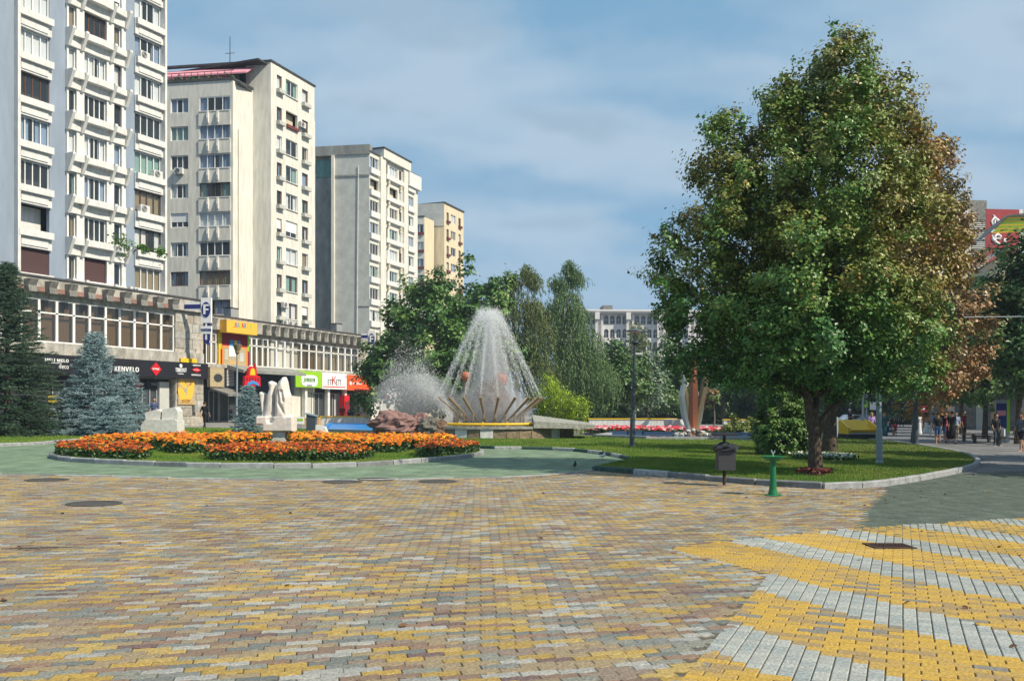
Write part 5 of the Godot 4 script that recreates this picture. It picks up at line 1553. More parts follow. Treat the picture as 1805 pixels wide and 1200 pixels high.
func tree(called: String, label: String, group: String, base: Vector3, lobes_px: Array, d: float, trunk_r: float, clumps: int, per: int, clump_r: float, size: float, pal: Array, bark := "bark", fork := 0.4) -> Node3D:
	# lobes_px: [px, py, half width, half height, depth offset in metres]
	var t := thing(called, label, "tree", Transform3D(Basis.IDENTITY, base), group)
	var lobes := []
	for q in lobes_px:
		var dd: float = d + q[4]
		var c := at(q[0], q[1], dd) - base
		var rx: float = q[2] * dd / F; var ry: float = q[3] * dd / F
		lobes.append([c, Vector3(rx, ry, rx * 0.95)])
	var low := 1e9; var mid := Vector3.ZERO
	for l in lobes:
		low = minf(low, l[0].y - l[1].y * 0.5); mid += l[0] / lobes.size()
	var ft := Vector3(mid.x * 0.25, lerpf(low, mid.y, fork), mid.z * 0.25)
	limb(t, "trunk", [Vector3(0, -0.1, 0), Vector3(0, 0.35, 0), ft * 0.5 + Vector3(0.05, 0, 0), ft], trunk_r * 1.35, trunk_r * 0.6, bark)
	branches(t, ft, lobes, trunk_r * 0.45, bark)
	foliage(t, lobes, clumps, per, clump_r, size, pal)
	return t

func main_tree() -> void:
	var base := gp(1438, 838, 0.07)
	var t := thing("linden_tree", "big broad leafed tree with yellowing seed clusters, nearest on the lawn", "tree", Transform3D(Basis.IDENTITY, base))
	var d := -base.z
	var P := func(px, py, dz := 0.0): return at(px, py, d + dz) - base
	limb(t, "trunk", [Vector3(0, -0.1, 0), Vector3(0, 0.15, 0), P.call(1437, 790), P.call(1436, 750), P.call(1431, 722)], 0.205, 0.13)
	limb(t, "limb", [P.call(1432, 760), P.call(1426, 720, -0.1), P.call(1422, 680), P.call(1424, 560, 0.2), P.call(1440, 400), P.call(1460, 200)], 0.125, 0.03)
	limb(t, "limb", [P.call(1440, 770), P.call(1452, 738), P.call(1476, 712, 0.2), P.call(1500, 680, 0.4), P.call(1540, 600, 0.5)], 0.11, 0.04)
	limb(t, "limb", [P.call(1436, 730), P.call(1440, 690, 0.6), P.call(1445, 600, 1.2)], 0.10, 0.05)
	var knot := MB.new(); knot.x = Transform3D(Basis.IDENTITY, P.call(1441, 757, -0.16)); knot.blob(Vector3(0.09, 0.16, 0.07), 3, 0.2, 6, 10)
	part(t, "knot", knot, M.bark)
	var lp := [[1467, 135, 66, 58, 0.1], [1468, 190, 112, 80, 0.0], [1500, 215, 92, 72, -0.7], [1420, 215, 66, 70, 0.6], [1560, 215, 36, 40, 0.3], [1290, 290, 60, 76, 0.4], [1365, 290, 96, 92, -0.9], [1470, 320, 120, 110, -1.4], [1560, 320, 96, 90, -0.4], [1625, 335, 42, 54, 0.7],
		[1270, 400, 70, 82, 0.0], [1205, 470, 46, 66, 0.6], [1330, 450, 105, 95, -1.3], [1450, 470, 125, 105, -1.9], [1560, 450, 110, 100, -1.2], [1585, 430, 56, 90, 0.2], [1400, 430, 110, 110, 1.6], [1540, 430, 110, 110, 1.7],
		[1245, 560, 76, 74, -0.2], [1340, 580, 100, 74, -1.4], [1450, 590, 110, 70, -1.9], [1560, 575, 96, 72, -1.5], [1605, 575, 56, 66, -0.4], [1280, 630, 70, 42, 0.5], [1385, 632, 88, 36, 0.6], [1500, 630, 80, 36, -0.6], [1590, 640, 62, 44, -0.5], [1340, 540, 90, 90, 1.7], [1480, 560, 110, 90, 2.0], [1570, 540, 60, 80, 1.4], [1190, 545, 26, 34, 0.3], [1210, 610, 36, 40, 0.6], [1462, 96, 40, 30, 0.1], [1325, 655, 40, 24, -0.4], [1420, 180, 58, 56, 0.2], [1515, 180, 62, 58, 0.1], [1470, 175, 80, 60, -0.6], [1305, 345, 70, 76, -0.4], [1625, 395, 44, 66, 0.2], [1590, 275, 52, 60, 0.1], [1470, 664, 76, 24, 0.2], [1390, 664, 60, 22, 0.0]]
	var lobes := []
	for q in lp:
		var dd: float = d + q[4]
		lobes.append([at(q[0], q[1], dd) - base, Vector3(q[2] * dd / F, q[3] * dd / F, q[2] * dd / F * 0.9)])
	for l in lobes.slice(0, 26):
		var c: Vector3 = l[0]
		var s := Vector3(lerpf(0.0, c.x, 0.12), maxf(2.0, c.y * 0.55), lerpf(0.0, c.z, 0.12))
		limb(t, "limb", [s, s.lerp(c, 0.6) + Vector3(0, 0.2, 0), c], 0.055, 0.015, "bark", 6)
	# green below, olive and tan with seed clusters above and on the right
	var pal := [Color(0.045, 0.145, 0.044), Color(0.075, 0.195, 0.042), Color(0.12, 0.235, 0.042), Color(0.19, 0.23, 0.042), Color(0.29, 0.225, 0.058), Color(0.32, 0.17, 0.06)]
	var tone := func(p: Vector3, x: float):
		# seeds ripen in the upper crown, fresh shoots low down
		return 0.15 + x * 0.50 + clampf((p.y - 4.2) / 6.0, -0.2, 0.14) + clampf((p.x - 0.9) / 7.0, 0.0, 0.30) + 0.12 * noise.get_noise_3dv(p * 3.1)
	foliage(t, lobes, 14500, 17, 0.235, 0.088, pal, null, "leaf", 0.2, tone)
	# long fresh shoots standing proud of the crown
	var buf := PackedFloat32Array()
	for q in [[1515, 230, 1527, 155], [1450, 690, 1430, 590], [1560, 620, 1600, 560], [1250, 250, 1238, 205], [1310, 230, 1308, 200], [1660, 600, 1680, 540], [1470, 60, 1467, 36], [1190, 440, 1168, 398], [1180, 500, 1155, 492], [1410, 300, 1404, 245]]:
		var a: Vector3 = P.call(q[0], q[1], -1.8); var b: Vector3 = P.call(q[2], q[3], -1.9)
		for i in 26:
			var p := a.lerp(b, i / 25.0) + Vector3(rng.randfn(), rng.randfn(), rng.randfn()) * 0.06
			put(buf, facing(Vector3(rng.randfn(), 0.6, rng.randfn() + 0.4), rng.randf() * TAU, 0.12), p, Color(0.06, 0.16, 0.025) * rng.randf_range(0.7, 1.4))
	cloud(t, "shoots", leaf_mesh(), M.leaf, buf, "stuff")

func sprig() -> ArrayMesh:
	# a spruce twig: needles standing off an axis along +z
	var mb := MB.new()
	var rg := RandomNumberGenerator.new(); rg.seed = 5
	for i in 14:
		var z := i / 14.0
		var a := i * 2.4
		var n := Vector3(cos(a), sin(a) * 0.8 + 0.25, 0.0)
		var p := Vector3(0, 0, z)
		var tip := p + n * 0.2 + Vector3(0, 0, 0.2)
		var s := Vector3(-n.y, n.x, 0).normalized() * 0.045
		mb.tri(p - s, p + s, tip)
	mb.tri(Vector3(-0.06, 0, 0), Vector3(0.06, 0, 0), Vector3(0, 0.03, 1.2))
	mb.tri(Vector3(0, -0.05, 0), Vector3(0, 0.06, 0), Vector3(0, 0, 1.2))
	return mb.commit()
var sprig_cache: ArrayMesh
func spruce(label: String, base: Vector3, h: float, r: float, cols: Array, dens := 1.0, group := "") -> void:
	if sprig_cache == null: sprig_cache = sprig()
	var t := thing("spruce_tree", label, "tree", Transform3D(Basis.IDENTITY, base), group)
	limb(t, "trunk", [Vector3(0, -0.1, 0), Vector3(0, h * 0.5, 0), Vector3(0, h * 0.97, 0)], 0.045 * r + 0.06, 0.015, "bark", 8)
	var buf := PackedFloat32Array()
	var y := 0.12
	while y < h:
		var f := 1.0 - y / h
		var L := r * pow(f, 0.8) * rng.randf_range(0.82, 1.12) + 0.05
		var n := int((7 + 5 * f) * dens)
		for k in n:
			var a := TAU * (k + rng.randf()) / n
			var len := L * rng.randf_range(0.75, 1.12)
			var rise := 0.35 * (1.0 - f) - 0.18 * f
			var tone: Color = cols[0].lerp(cols[1], clampf(0.5 + rng.randfn(0, 0.25), 0, 1))
			var steps := maxi(3, int(len / 0.15))
			for s in steps + 1:
				var u := float(s) / steps
				if u < 0.25 and len > 1.0: continue
				var out := len * u
				var p := Vector3(cos(a) * out, y + out * rise - 0.10 * out * u + 0.16 * u * u, sin(a) * out)
				for side in [-1.0, 0.0, 1.0]:
					var dir := Vector3(cos(a + side * 0.85), rng.randf_range(-0.15, 0.3), sin(a + side * 0.85)).normalized()
					var zb := dir; var xb := zb.cross(Vector3.UP).normalized(); var yb := xb.cross(zb) * -1.0
					var sz := rng.randf_range(0.2, 0.36) * (1.15 - 0.3 * u)
					var wd := sz * rng.randf_range(0.9, 1.3)
					put(buf, Basis(xb * wd, -yb * wd, zb * sz), p + Vector3(rng.randfn(), rng.randfn(), rng.randfn()) * 0.03, tone * rng.randf_range(0.75, 1.25))
		y += rng.randf_range(0.15, 0.22)
	cloud(t, "crown", sprig_cache, M.needle, buf, "stuff")

func weeping(called: String, label: String, base: Vector3, lobes_px: Array, d: float, strands: int, pal: Array, bark: String) -> void:
	var t := thing(called, label, "tree", Transform3D(Basis.IDENTITY, base), "tall trees behind the fountain")
	var lobes := []
	for q in lobes_px:
		lobes.append([at(q[0], q[1], d + q[4]) - base, Vector3(q[2] * d / F, q[3] * d / F, q[2] * d / F)])
	var topc: Vector3 = lobes[0][0]
	limb(t, "trunk", [Vector3(0, -0.1, 0), Vector3(topc.x * 0.2, topc.y * 0.35, 0), Vector3(topc.x * 0.6, topc.y * 0.75, 0), topc], 0.22, 0.05, bark)
	branches(t, Vector3(topc.x * 0.3, topc.y * 0.45, 0), lobes, 0.08, bark)
	var buf := PackedFloat32Array()
	for i in strands:
		var l = lobes[rng.randi() % lobes.size()]
		var dir := Vector3(rng.randfn(), rng.randfn() * 0.8 + 0.25, rng.randfn()).normalized()
		var p: Vector3 = l[0] + dir * l[1] * rng.randf_range(0.3, 1.15)
		var li := lobes.find(l)
		var crest: bool = li < 3
		var n := rng.randi_range(7, 12) if crest else rng.randi_range(9, 24)
		var drift := Vector3(dir.x * 0.10 + 0.05, 0.02, dir.z * 0.10)
		if crest: drift = Vector3(0.10 + rng.randfn() * 0.05, rng.randf_range(0.0, 0.1), rng.randfn() * 0.06)
		var base_c := pick_colour(pal, 0.5 + 0.5 * noise.get_noise_3dv(p * 0.6) + rng.randfn(0, 0.18))
		for k in n:
			p += drift + Vector3(rng.randfn() * 0.02, 0, rng.randfn() * 0.02)
			drift.x *= 0.86; drift.z *= 0.86; drift.y = maxf(drift.y - 0.03, -0.13)
			if p.y < 0.8: break
			for s in 2:
				var b := Basis(Vector3.UP, rng.randf() * TAU) * Basis(Vector3.RIGHT, rng.randf_range(-0.7, 0.7))
				put(buf, b.scaled(Vector3(0.26, 0.24, 0.26) * rng.randf_range(0.7, 1.2)), p + Vector3(rng.randfn(), rng.randfn(), rng.randfn()) * 0.06, base_c * rng.randf_range(0.7, 1.35))
	cloud(t, "crown", slim_leaf(), M.leaf, buf, "stuff")

func make_trees() -> void:
	rng.seed = 21 # crown
	main_tree()
	var green := [Color(0.035, 0.10, 0.022), Color(0.060, 0.15, 0.028), Color(0.10, 0.20, 0.034), Color(0.16, 0.26, 0.05)]
	var dull := [Color(0.034, 0.09, 0.022), Color(0.058, 0.135, 0.03), Color(0.096, 0.175, 0.04), Color(0.145, 0.215, 0.052)]
	var brown := [Color(0.10, 0.13, 0.035), Color(0.19, 0.145, 0.045), Color(0.29, 0.16, 0.06), Color(0.39, 0.21, 0.085)]
	var pale := [Color(0.10, 0.17, 0.10), Color(0.15, 0.22, 0.13), Color(0.21, 0.27, 0.17)]
	# behind the big tree
	tree("linden_tree", "tall tree with scorched brown leaves behind the big tree", "", stand(1611, 47, 0.0), [[1640, 330, 50, 70, 0], [1625, 420, 70, 80, 0.5], [1655, 480, 70, 80, -0.6], [1670, 560, 66, 70, 0], [1640, 620, 60, 70, -1.5], [1690, 630, 42, 62, 0.6], [1600, 560, 80, 90, 1.5], [1650, 690, 40, 40, -0.5], [1715, 545, 24, 40, 0.2], [1580, 420, 70, 90, 1.2], [1700, 590, 40, 60, -0.6], [1660, 400, 46, 60, -0.5]], 46.0, 0.13, 2700, 16, 0.40, 0.17, brown)
	tree("linden_tree", "green tree close behind the big tree, mostly hidden by it", "", gp(1463, 800, 0.07), [[1440, 480, 90, 100, 0], [1500, 560, 90, 80, 0.5], [1400, 580, 80, 70, -0.4], [1470, 640, 90, 46, 0], [1370, 640, 70, 40, 1.0], [1560, 640, 60, 46, 0]], -gp(1463, 800).z, 0.26, 1200, 16, 0.38, 0.17, dull)
	# trees behind the fountain
	tree("plane_tree", "bright leafy tree left of the fountain jet beside the shop row", "tall trees behind the fountain", stand(745, 76), [[757, 505, 30, 26, 0], [745, 560, 62, 56, 0], [700, 610, 50, 50, 0.6], [775, 620, 70, 60, -0.6], [700, 670, 52, 46, 0], [760, 690, 70, 40, 0.5], [668, 690, 30, 40, 0.3], [682, 650, 34, 36, 0], [800, 560, 30, 40, 0.8]], 76, 0.25, 2200, 14, 0.55, 0.30, green)
	tree("plane_tree", "leafy tree directly behind the top of the fountain jet", "tall trees behind the fountain", stand(835, 82), [[830, 495, 32, 28, 0], [850, 545, 52, 52, 0], [812, 590, 46, 60, 0], [860, 630, 60, 70, 0.5], [815, 680, 50, 50, 0]], 82, 0.25, 1500, 14, 0.58, 0.32, green)
	weeping("birch_tree", "slender birch with olive drooping twigs right of the jet top", stand(915, 84), [[897, 500, 18, 20, 0], [922, 487, 10, 18, 0], [935, 497, 12, 16, 0.3], [886, 530, 20, 24, 0.4], [915, 540, 26, 28, -0.4], [938, 545, 16, 24, 0], [880, 590, 22, 30, 0], [912, 600, 30, 34, -0.5], [895, 645, 36, 36, 0], [930, 620, 22, 40, 0], [948, 575, 20, 30, 0.2], [945, 640, 30, 36, 0]], 84, 1300, [Color(0.075, 0.135, 0.04), Color(0.13, 0.175, 0.055), Color(0.20, 0.205, 0.075)], "birch_bark")
	weeping("willow_tree", "tall weeping tree with a wind blown crest right of the fountain", stand(985, 86), [[998, 478, 10, 18, 0], [1008, 492, 15, 16, 0.3], [978, 505, 15, 20, 0], [995, 530, 22, 24, -0.4], [962, 548, 20, 24, 0], [1012, 555, 16, 26, 0.4], [985, 580, 30, 30, 0], [955, 610, 28, 30, -0.5], [1005, 615, 32, 34, 0], [975, 650, 36, 36, 0.4], [1020, 655, 28, 36, 0], [940, 660, 30, 34, 0], [1032, 600, 20, 24, 0], [1042, 645, 24, 30, 0.3], [1058, 670, 24, 28, 0]], 86, 1700, [Color(0.07, 0.145, 0.045), Color(0.115, 0.20, 0.065), Color(0.18, 0.26, 0.10)], "bark")
	tree("park_tree", "round dark green tree left of the tall dark lamp post", "park trees in the distance", stand(1072, 90), [[1070, 645, 46, 36, 0], [1045, 675, 48, 40, 0], [1095, 672, 48, 40, 0.5], [1075, 695, 58, 32, 0]], 90, 0.2, 1000, 13, 0.6, 0.34, dull)
	weeping("birch_tree", "small thin birch before the pale arched building", stand(1118, 96), [[1118, 585, 12, 16, 0], [1112, 600, 14, 18, 0], [1124, 605, 14, 20, 0], [1116, 630, 20, 26, 0]], 96, 240, [Color(0.09, 0.15, 0.05), Color(0.15, 0.18, 0.07)], "birch_bark")
	tree("park_tree", "pale misty green tree right of the dark lamp post", "park trees in the distance", stand(1140, 98), [[1130, 655, 32, 40, 0], [1150, 690, 30, 36, 0], [1120, 700, 40, 30, 0]], 98, 0.16, 500, 13, 0.6, 0.32, pale)
	tree("park_tree", "dark conical tree just left of the metal blade sculpture", "park trees in the distance", stand(1180, 112), [[1170, 640, 22, 36, 0], [1185, 680, 36, 40, 0], [1165, 705, 30, 25, 0]], 112, 0.2, 520, 13, 0.7, 0.38, dull)
	var far := [[1010, 690, 128], [1100, 680, 140], [1225, 650, 120], [1275, 655, 112], [1330, 650, 118], [1385, 660, 110], [1440, 680, 125], [1500, 670, 130], [1555, 675, 122], [1600, 660, 135]]
	for i in far.size():
		var q = far[i]
		tree("park_tree", ["distant park tree behind the yellow topped wall", "far tree glimpsed behind the round dark tree", "dark park tree right behind the metal blade sculpture", "shaded park tree behind the young sapling", "shaded tree behind the litter bin, farther into the park", "shaded tree glimpsed left of the big trunk", "far tree glimpsed between the two big trunks", "far tree above the parked cars", "far tree above the yellow ride", "far tree above the distant walkers"][i], "park trees in the distance", stand(q[0], q[2]), [[q[0], q[1] - 25, 46, 40, 0], [q[0] - 24, q[1] + 12, 42, 36, 1], [q[0] + 26, q[1] + 10, 42, 36, -1]], q[2], 0.22, 480, 13, 0.8, 0.48, dull)
	# shrubs closing the view under the far trees
	var belt := [[1030, 118, "left of the lamp post"], [1095, 124, "just right of the lamp post"], [1165, 128, "left of the metal blades"], [1245, 116, "behind the sapling"], [1310, 120, "behind the clipped hedge"], [1375, 118, "behind the thuja bush"], [1440, 126, "left of the big trunk"], [1505, 132, "behind the parked cars"], [1565, 128, "behind the child in red"], [1620, 118, "behind the white trousered walker"]]
	for q in belt:
		var sb := thing("shrub", "dark shrub mass low under the far trees, " + q[2], "shrub", Transform3D(Basis.IDENTITY, stand(q[0], q[1])), "shrubs under the far trees")
		var k: float = q[1] / F * (1.0 if q[0] < 1350 else 1.75)
		limb(sb, "stem", [Vector3(0, -0.1, 0), Vector3(0, 1.5, 0)], 0.1, 0.05, "bark", 6)
		foliage(sb, [[Vector3(-18 * k, 16 * k, 0), Vector3(24, 19, 16) * k], [Vector3(20 * k, 14 * k, 0), Vector3(24, 17, 16) * k], [Vector3(2 * k, 26 * k, 0), Vector3(22, 16, 16) * k]], 420, 12, 0.7, 0.45, dull, null, "leaf", 0.3)
	# row along the right
	var row := [[1795, 786, 50.0, [[1800, 490, 54, 50, 0], [1765, 570, 54, 60, 0], [1830, 570, 66, 70, 0], [1780, 640, 76, 56, -0.5], [1850, 640, 66, 56, 0.5], [1812, 450, 34, 30, 0.5]]],
		[1737, 775, 60.0, [[1745, 560, 50, 50, 0], [1720, 610, 50, 50, 0], [1770, 620, 56, 50, 0.5], [1735, 665, 62, 40, 0]]],
		[1695, 766, 70.0, [[1690, 610, 44, 40, 0], [1672, 650, 46, 40, 0], [1715, 660, 46, 40, 0]]],
		[1660, 758, 80.0, [[1655, 630, 40, 36, 0], [1640, 665, 42, 36, 0], [1680, 670, 42, 36, 0]]],
		[1632, 752, 96.0, [[1630, 640, 34, 34, 0], [1615, 675, 36, 30, 0], [1648, 680, 36, 30, 0]]]]
	var names := ["dark shaded alley tree nearest the right edge", "second tree of the shaded alley from the right edge", "third tree of the shaded alley from the right edge", "fourth tree of the shaded alley from the right edge", "farthest tree of the shaded alley, by the distant walkers"]
	for i in 5:
		var q = row[i]
		tree("alley_tree", names[i], "trees of the shaded alley", stand(q[0], q[2]), q[3], q[2], 0.17, [1500, 1000, 760, 600, 500][i], 14, 0.5 + i * 0.05, 0.24 + i * 0.04, dull, "bark")
	# alley trees standing just beyond the right edge; they shade the street
	for q in [[2130, 25.0], [2115, 31.0], [2010, 56.0], [1960, 68.0]]:
		var px: float = q[0]; var dd: float = q[1]
		var s := 44.0 / dd
		var o := 719.0
		tree("alley_tree", "alley tree out past the right edge that shades the street", "trees of the shaded alley", stand(px, dd), [[px, o - 240 * s, 60 * s, 60 * s, 0], [px - 40 * s, o - 150 * s, 70 * s, 70 * s, 0], [px + 50 * s, o - 150 * s, 80 * s, 80 * s, 0], [px, o - 90 * s, 90 * s, 60 * s, 0]], dd, 0.18, 700, 12, 0.55, 0.32, dull, "bark")
	# conifers on the left
	var dk := [Color(0.04, 0.085, 0.05), Color(0.10, 0.16, 0.10)]
	var bl := [Color(0.16, 0.26, 0.275), Color(0.38, 0.49, 0.52)]
	spruce("tall dark green spruce at the left edge of the picture", gp(12, 771, 0.07), 7.6, 2.75, dk, 1.15)
	spruce("tallest blue spruce before the black sign", gp(166, 770, 0.07), 4.75, 1.75, bl, 1.2, "blue spruces")
	spruce("blue spruce with its tip just right of the tallest one", gp(222, 769, 0.07), 3.0, 1.35, bl, 1.3, "blue spruces")
	spruce("low blue spruce left of the tallest one, against the dark spruce", gp(122, 770, 0.07), 2.0, 1.5, bl, 1.35, "blue spruces")
	spruce("low spreading blue spruce in front, between the two tallest", gp(193, 773, 0.07), 1.7, 1.5, bl, 1.4, "blue spruces")
	spruce("slim blue spruce behind the white flame sculpture", stand(437, 50, 0.07), 2.5, 0.75, bl, 1.1, "blue spruces")
	# bright bamboo beside the basin
	var bb := thing("bamboo_clump", "bright yellow green feathery clump right of the fountain basin", "shrub", Transform3D(Basis.IDENTITY, stand(988, 57, 0.0)))
	var buf := PackedFloat32Array()
	for i in 46:
		var a := rng.randf() * TAU; var r := sqrt(rng.randf()) * 1.5
		var x0 := cos(a) * r * 1.05
		var hgt := maxf(3.9 - absf(x0 + 0.35) * 2.0, 3.0 - absf(x0 - 0.95) * 1.7) + rng.randf_range(-0.5, 0.25)
		hgt = maxf(hgt, 0.7)
		var lean := Vector3(cos(a) * 0.18, 0, sin(a) * 0.18) * hgt
		limb(bb, "cane", [Vector3(x0, 0, sin(a) * r * 0.7), Vector3(x0, 0, sin(a) * r * 0.7) + Vector3(lean.x * 0.4, hgt * 0.6, lean.z * 0.4), Vector3(x0, 0, sin(a) * r * 0.7) + Vector3(lean.x, hgt, lean.z)], 0.012, 0.004, "cane", 5)
		for k in 190:
			var u := pow(rng.randf(), 0.75)
			var p := Vector3(x0, 0, sin(a) * r * 0.7) + lean * u * u + Vector3.UP * hgt * u + Vector3(rng.randfn(), rng.randfn() * 0.6, rng.randfn()) * 0.16
			if p.y < 0.1: continue
			put(buf, (Basis(Vector3.UP, rng.randf() * TAU) * Basis(Vector3.RIGHT, rng.randf_range(0.4, 2.2))).scaled(Vector3(0.24, 0.2, 0.24) * rng.randf_range(0.7, 1.2)), p, Color(0.26, 0.44, 0.02).lerp(Color(0.44, 0.52, 0.04), rng.randf()) * rng.randf_range(0.65, 1.2))
	cloud(bb, "foliage", slim_leaf(), M.leaf, buf, "stuff")
	# thuja under the big tree
	var th := thing("thuja_bush", "dense green thuja bush left of the big tree trunk", "shrub", Transform3D(Basis.IDENTITY, gp(1380, 806, 0.07)))
	var db := -th.position.z
	var tl := []
	for q in [[1378, 700, 32, 44], [1374, 745, 38, 48], [1394, 758, 32, 46], [1364, 768, 32, 40], [1382, 660, 24, 36], [1380, 785, 38, 22]]:
		tl.append([at(q[0], q[1], db) - th.position, Vector3(q[2], q[3], q[2]) * db / F])
	limb(th, "stem", [Vector3(0, -0.1, 0), Vector3(0, 1.6, 0)], 0.08, 0.03, "bark", 7)
	foliage(th, tl, 3000, 13, 0.11, 0.085, [Color(0.04, 0.10, 0.02), Color(0.085, 0.18, 0.028), Color(0.16, 0.27, 0.045)], null, "leaf", 0.3)
	# hedge behind the pool and a young sapling
	var hd := thing("hedge", "low yellow green clipped hedge behind the pool rim", "hedge", Transform3D(Basis.IDENTITY, stand(1325, 60)))
	foliage(hd, [[Vector3(-0.6, 0.5, 0), Vector3(1.2, 0.5, 0.9)], [Vector3(0.9, 0.5, 0), Vector3(1.2, 0.5, 0.9)]], 450, 12, 0.18, 0.15, [Color(0.15, 0.22, 0.04), Color(0.17, 0.21, 0.04), Color(0.22, 0.25, 0.06)], null, "leaf", 0.3)
	tree("sapling", "young sapling with pale stem and bright leaves beside the metal blades", "", stand(1259, 68), [[1259, 700, 12, 9, 0], [1247, 698, 8, 6, 0], [1271, 702, 8, 6, 0], [1259, 712, 9, 7, 0]], 68, 0.06, 70, 12, 0.25, 0.2, [Color(0.07, 0.15, 0.03), Color(0.13, 0.22, 0.05), Color(0.25, 0.17, 0.08)], "birch_bark", 0.2)

# ------------------------------------------------------------------ flowers
func flower_head() -> ArrayMesh:
	var mb := MB.new()
	for ring in 2:
		var n := 7 - ring * 2
		for k in n:
			var a := TAU * k / n + ring * 0.4
			var d := Vector3(cos(a), 0, sin(a)); var s := Vector3(-d.z, 0, d.x)
			var r := 1.0 - ring * 0.4
			mb.tri(Vector3(0, 0.1 + ring * 0.3, 0), d * r + s * 0.4 * r + Vector3.UP * ring * 0.35, d * r - s * 0.4 * r + Vector3.UP * ring * 0.35)
	return mb.commit()
func bed(called: String, label: String, list: Array, h: float, head: float, step: float, cols: Array, weights: Array, leaf_c: Color) -> void:
	var poly := smooth(g2(list), true, 0.4)
	var box := Rect2(poly[0], Vector2.ZERO)
	for p in poly: box = box.expand(p)
	var t := Node3D.new(); t.name = numbered(called); add_child(t)
	tag(t, label, "flowers"); t.set_meta("kind", "stuff")
	var fb := PackedFloat32Array(); var lb := PackedFloat32Array()
	var zz := box.position.y
	while zz < box.end.y:
		var x := box.position.x
		while x < box.end.x:
			var p := Vector2(x + rng.randf_range(-step, step) * 0.5, zz + rng.randf_range(-step, step) * 0.5)
			x += step
			if not inside(p, poly): continue
			var hh := h * (1.0 + 0.25 * noise.get_noise_2dv(p * 0.9) + rng.randf_range(-0.12, 0.12))
			var base := Vector3(p.x, gy(p.x) + 0.09, p.y)
			var nf := 2 if rng.randf() < 0.75 else 3
			for k in nf:
				var c: Color = cols[0]
				var u := rng.randf(); var acc := 0.0
				for i in cols.size():
					acc += weights[i]
					if u < acc: c = cols[i]; break
				var o := Vector3(rng.randf_range(-0.5, 0.5) * step, hh + rng.randf_range(-0.12, 0.05) * h * 2.0, rng.randf_range(-0.5, 0.5) * step)
				put(fb, facing(Vector3(rng.randfn() * 0.35, 1, rng.randfn() * 0.35 + 0.2), rng.randf() * TAU, head * rng.randf_range(0.7, 1.2)), base + o, c * rng.randf_range(0.8, 1.15))
			for k in 8:
				var o := Vector3(rng.randf_range(-0.6, 0.6) * step, hh * rng.randf_range(0.05, 0.95), rng.randf_range(-0.6, 0.6) * step)
				put(lb, facing(Vector3(rng.randfn(), 0.6, rng.randfn()), rng.randf() * TAU, step * 0.72 * rng.randf_range(0.6, 1.2)), base + o, leaf_c * rng.randf_range(0.6, 1.5))
		zz += step
	cloud(t, "blossoms", flower_head(), M.petal, fb, "stuff")
	cloud(t, "leaves", leaf_mesh(), M.leaf, lb, "stuff")

func make_flowers() -> void:
	var big := [Color(0.78, 0.22, 0.012), Color(0.70, 0.15, 0.008), Color(0.80, 0.48, 0.02), Color(0.80, 0.32, 0.02)]
	var bw := [0.42, 0.22, 0.10, 0.26]
	var small := [Color(0.42, 0.06, 0.008), Color(0.60, 0.12, 0.008), Color(0.75, 0.28, 0.02), Color(0.22, 0.02, 0.01)]
	var sw := [0.36, 0.28, 0.2, 0.16]
	var lf := Color(0.035, 0.085, 0.018)
	bed("marigold_bed", "tall orange marigolds left of the white flame sculpture", [[138, 799], [200, 798], [262, 797], [298, 804], [320, 806.5], [350, 805], [375, 799], [430, 796], [472, 791], [474, 787], [440, 786], [380, 785.5], [300, 786.5], [230, 789], [165, 793]], 0.40, 0.06, 0.16, big, bw, lf)
	bed("marigold_bed", "tall orange marigolds right of the white flame sculpture", [[509, 790], [522, 797], [600, 799], [660, 804], [702, 804], [718, 799], [760, 797], [800, 793], [796, 789], [740, 787], [650, 786], [560, 785.5], [515, 786.5]], 0.40, 0.06, 0.16, big, bw, lf)
	bed("marigold_bed", "low dark orange marigolds at the left tip of the island", [[98, 806], [112, 811], [180, 815.5], [248, 817.5], [263, 810], [225, 802], [160, 799], [110, 801]], 0.33, 0.042, 0.135, small, sw, lf)
	bed("marigold_bed", "low dark orange marigolds along the front centre of the island", [[361, 812], [380, 819], [450, 821], [560, 820.5], [640, 817], [653, 811], [620, 806], [560, 803], [480, 801], [420, 803], [380, 807]], 0.33, 0.042, 0.135, small, sw, lf)
	bed("marigold_bed", "low dark orange marigolds at the right tip of the island", [[735, 810], [746, 813], [790, 808.5], [835, 803], [844, 800], [838, 797], [800, 796], [755, 801], [738, 805]], 0.36, 0.042, 0.135, small, sw, lf)
	bed("begonia_bed", "band of red and pink bedding flowers beyond the pool", [[1052, 765.5], [1200, 766.5], [1310, 767], [1310, 762.5], [1200, 761.5], [1052, 760.5]], 0.3, 0.13, 0.30, [Color(0.65, 0.03, 0.05), Color(0.75, 0.22, 0.28), Color(0.8, 0.6, 0.6)], [0.5, 0.35, 0.15], Color(0.05, 0.13, 0.03))
	bed("petunia_bed", "small white flowers behind the big tree trunk", [[1398, 812], [1430, 815], [1500, 817], [1500, 810], [1440, 808], [1400, 808]], 0.14, 0.04, 0.17, [Color(0.75, 0.75, 0.66), Color(0.6, 0.62, 0.5)], [0.6, 0.4], Color(0.07, 0.14, 0.03))
	bed("begonia_bed", "dark red plants around the foot of the big tree", [[1410, 840], [1440, 845], [1460, 843], [1462, 838], [1440, 836], [1415, 836]], 0.1, 0.035, 0.13, [Color(0.20, 0.04, 0.035), Color(0.28, 0.07, 0.05)], [0.5, 0.5], Color(0.12, 0.04, 0.03))

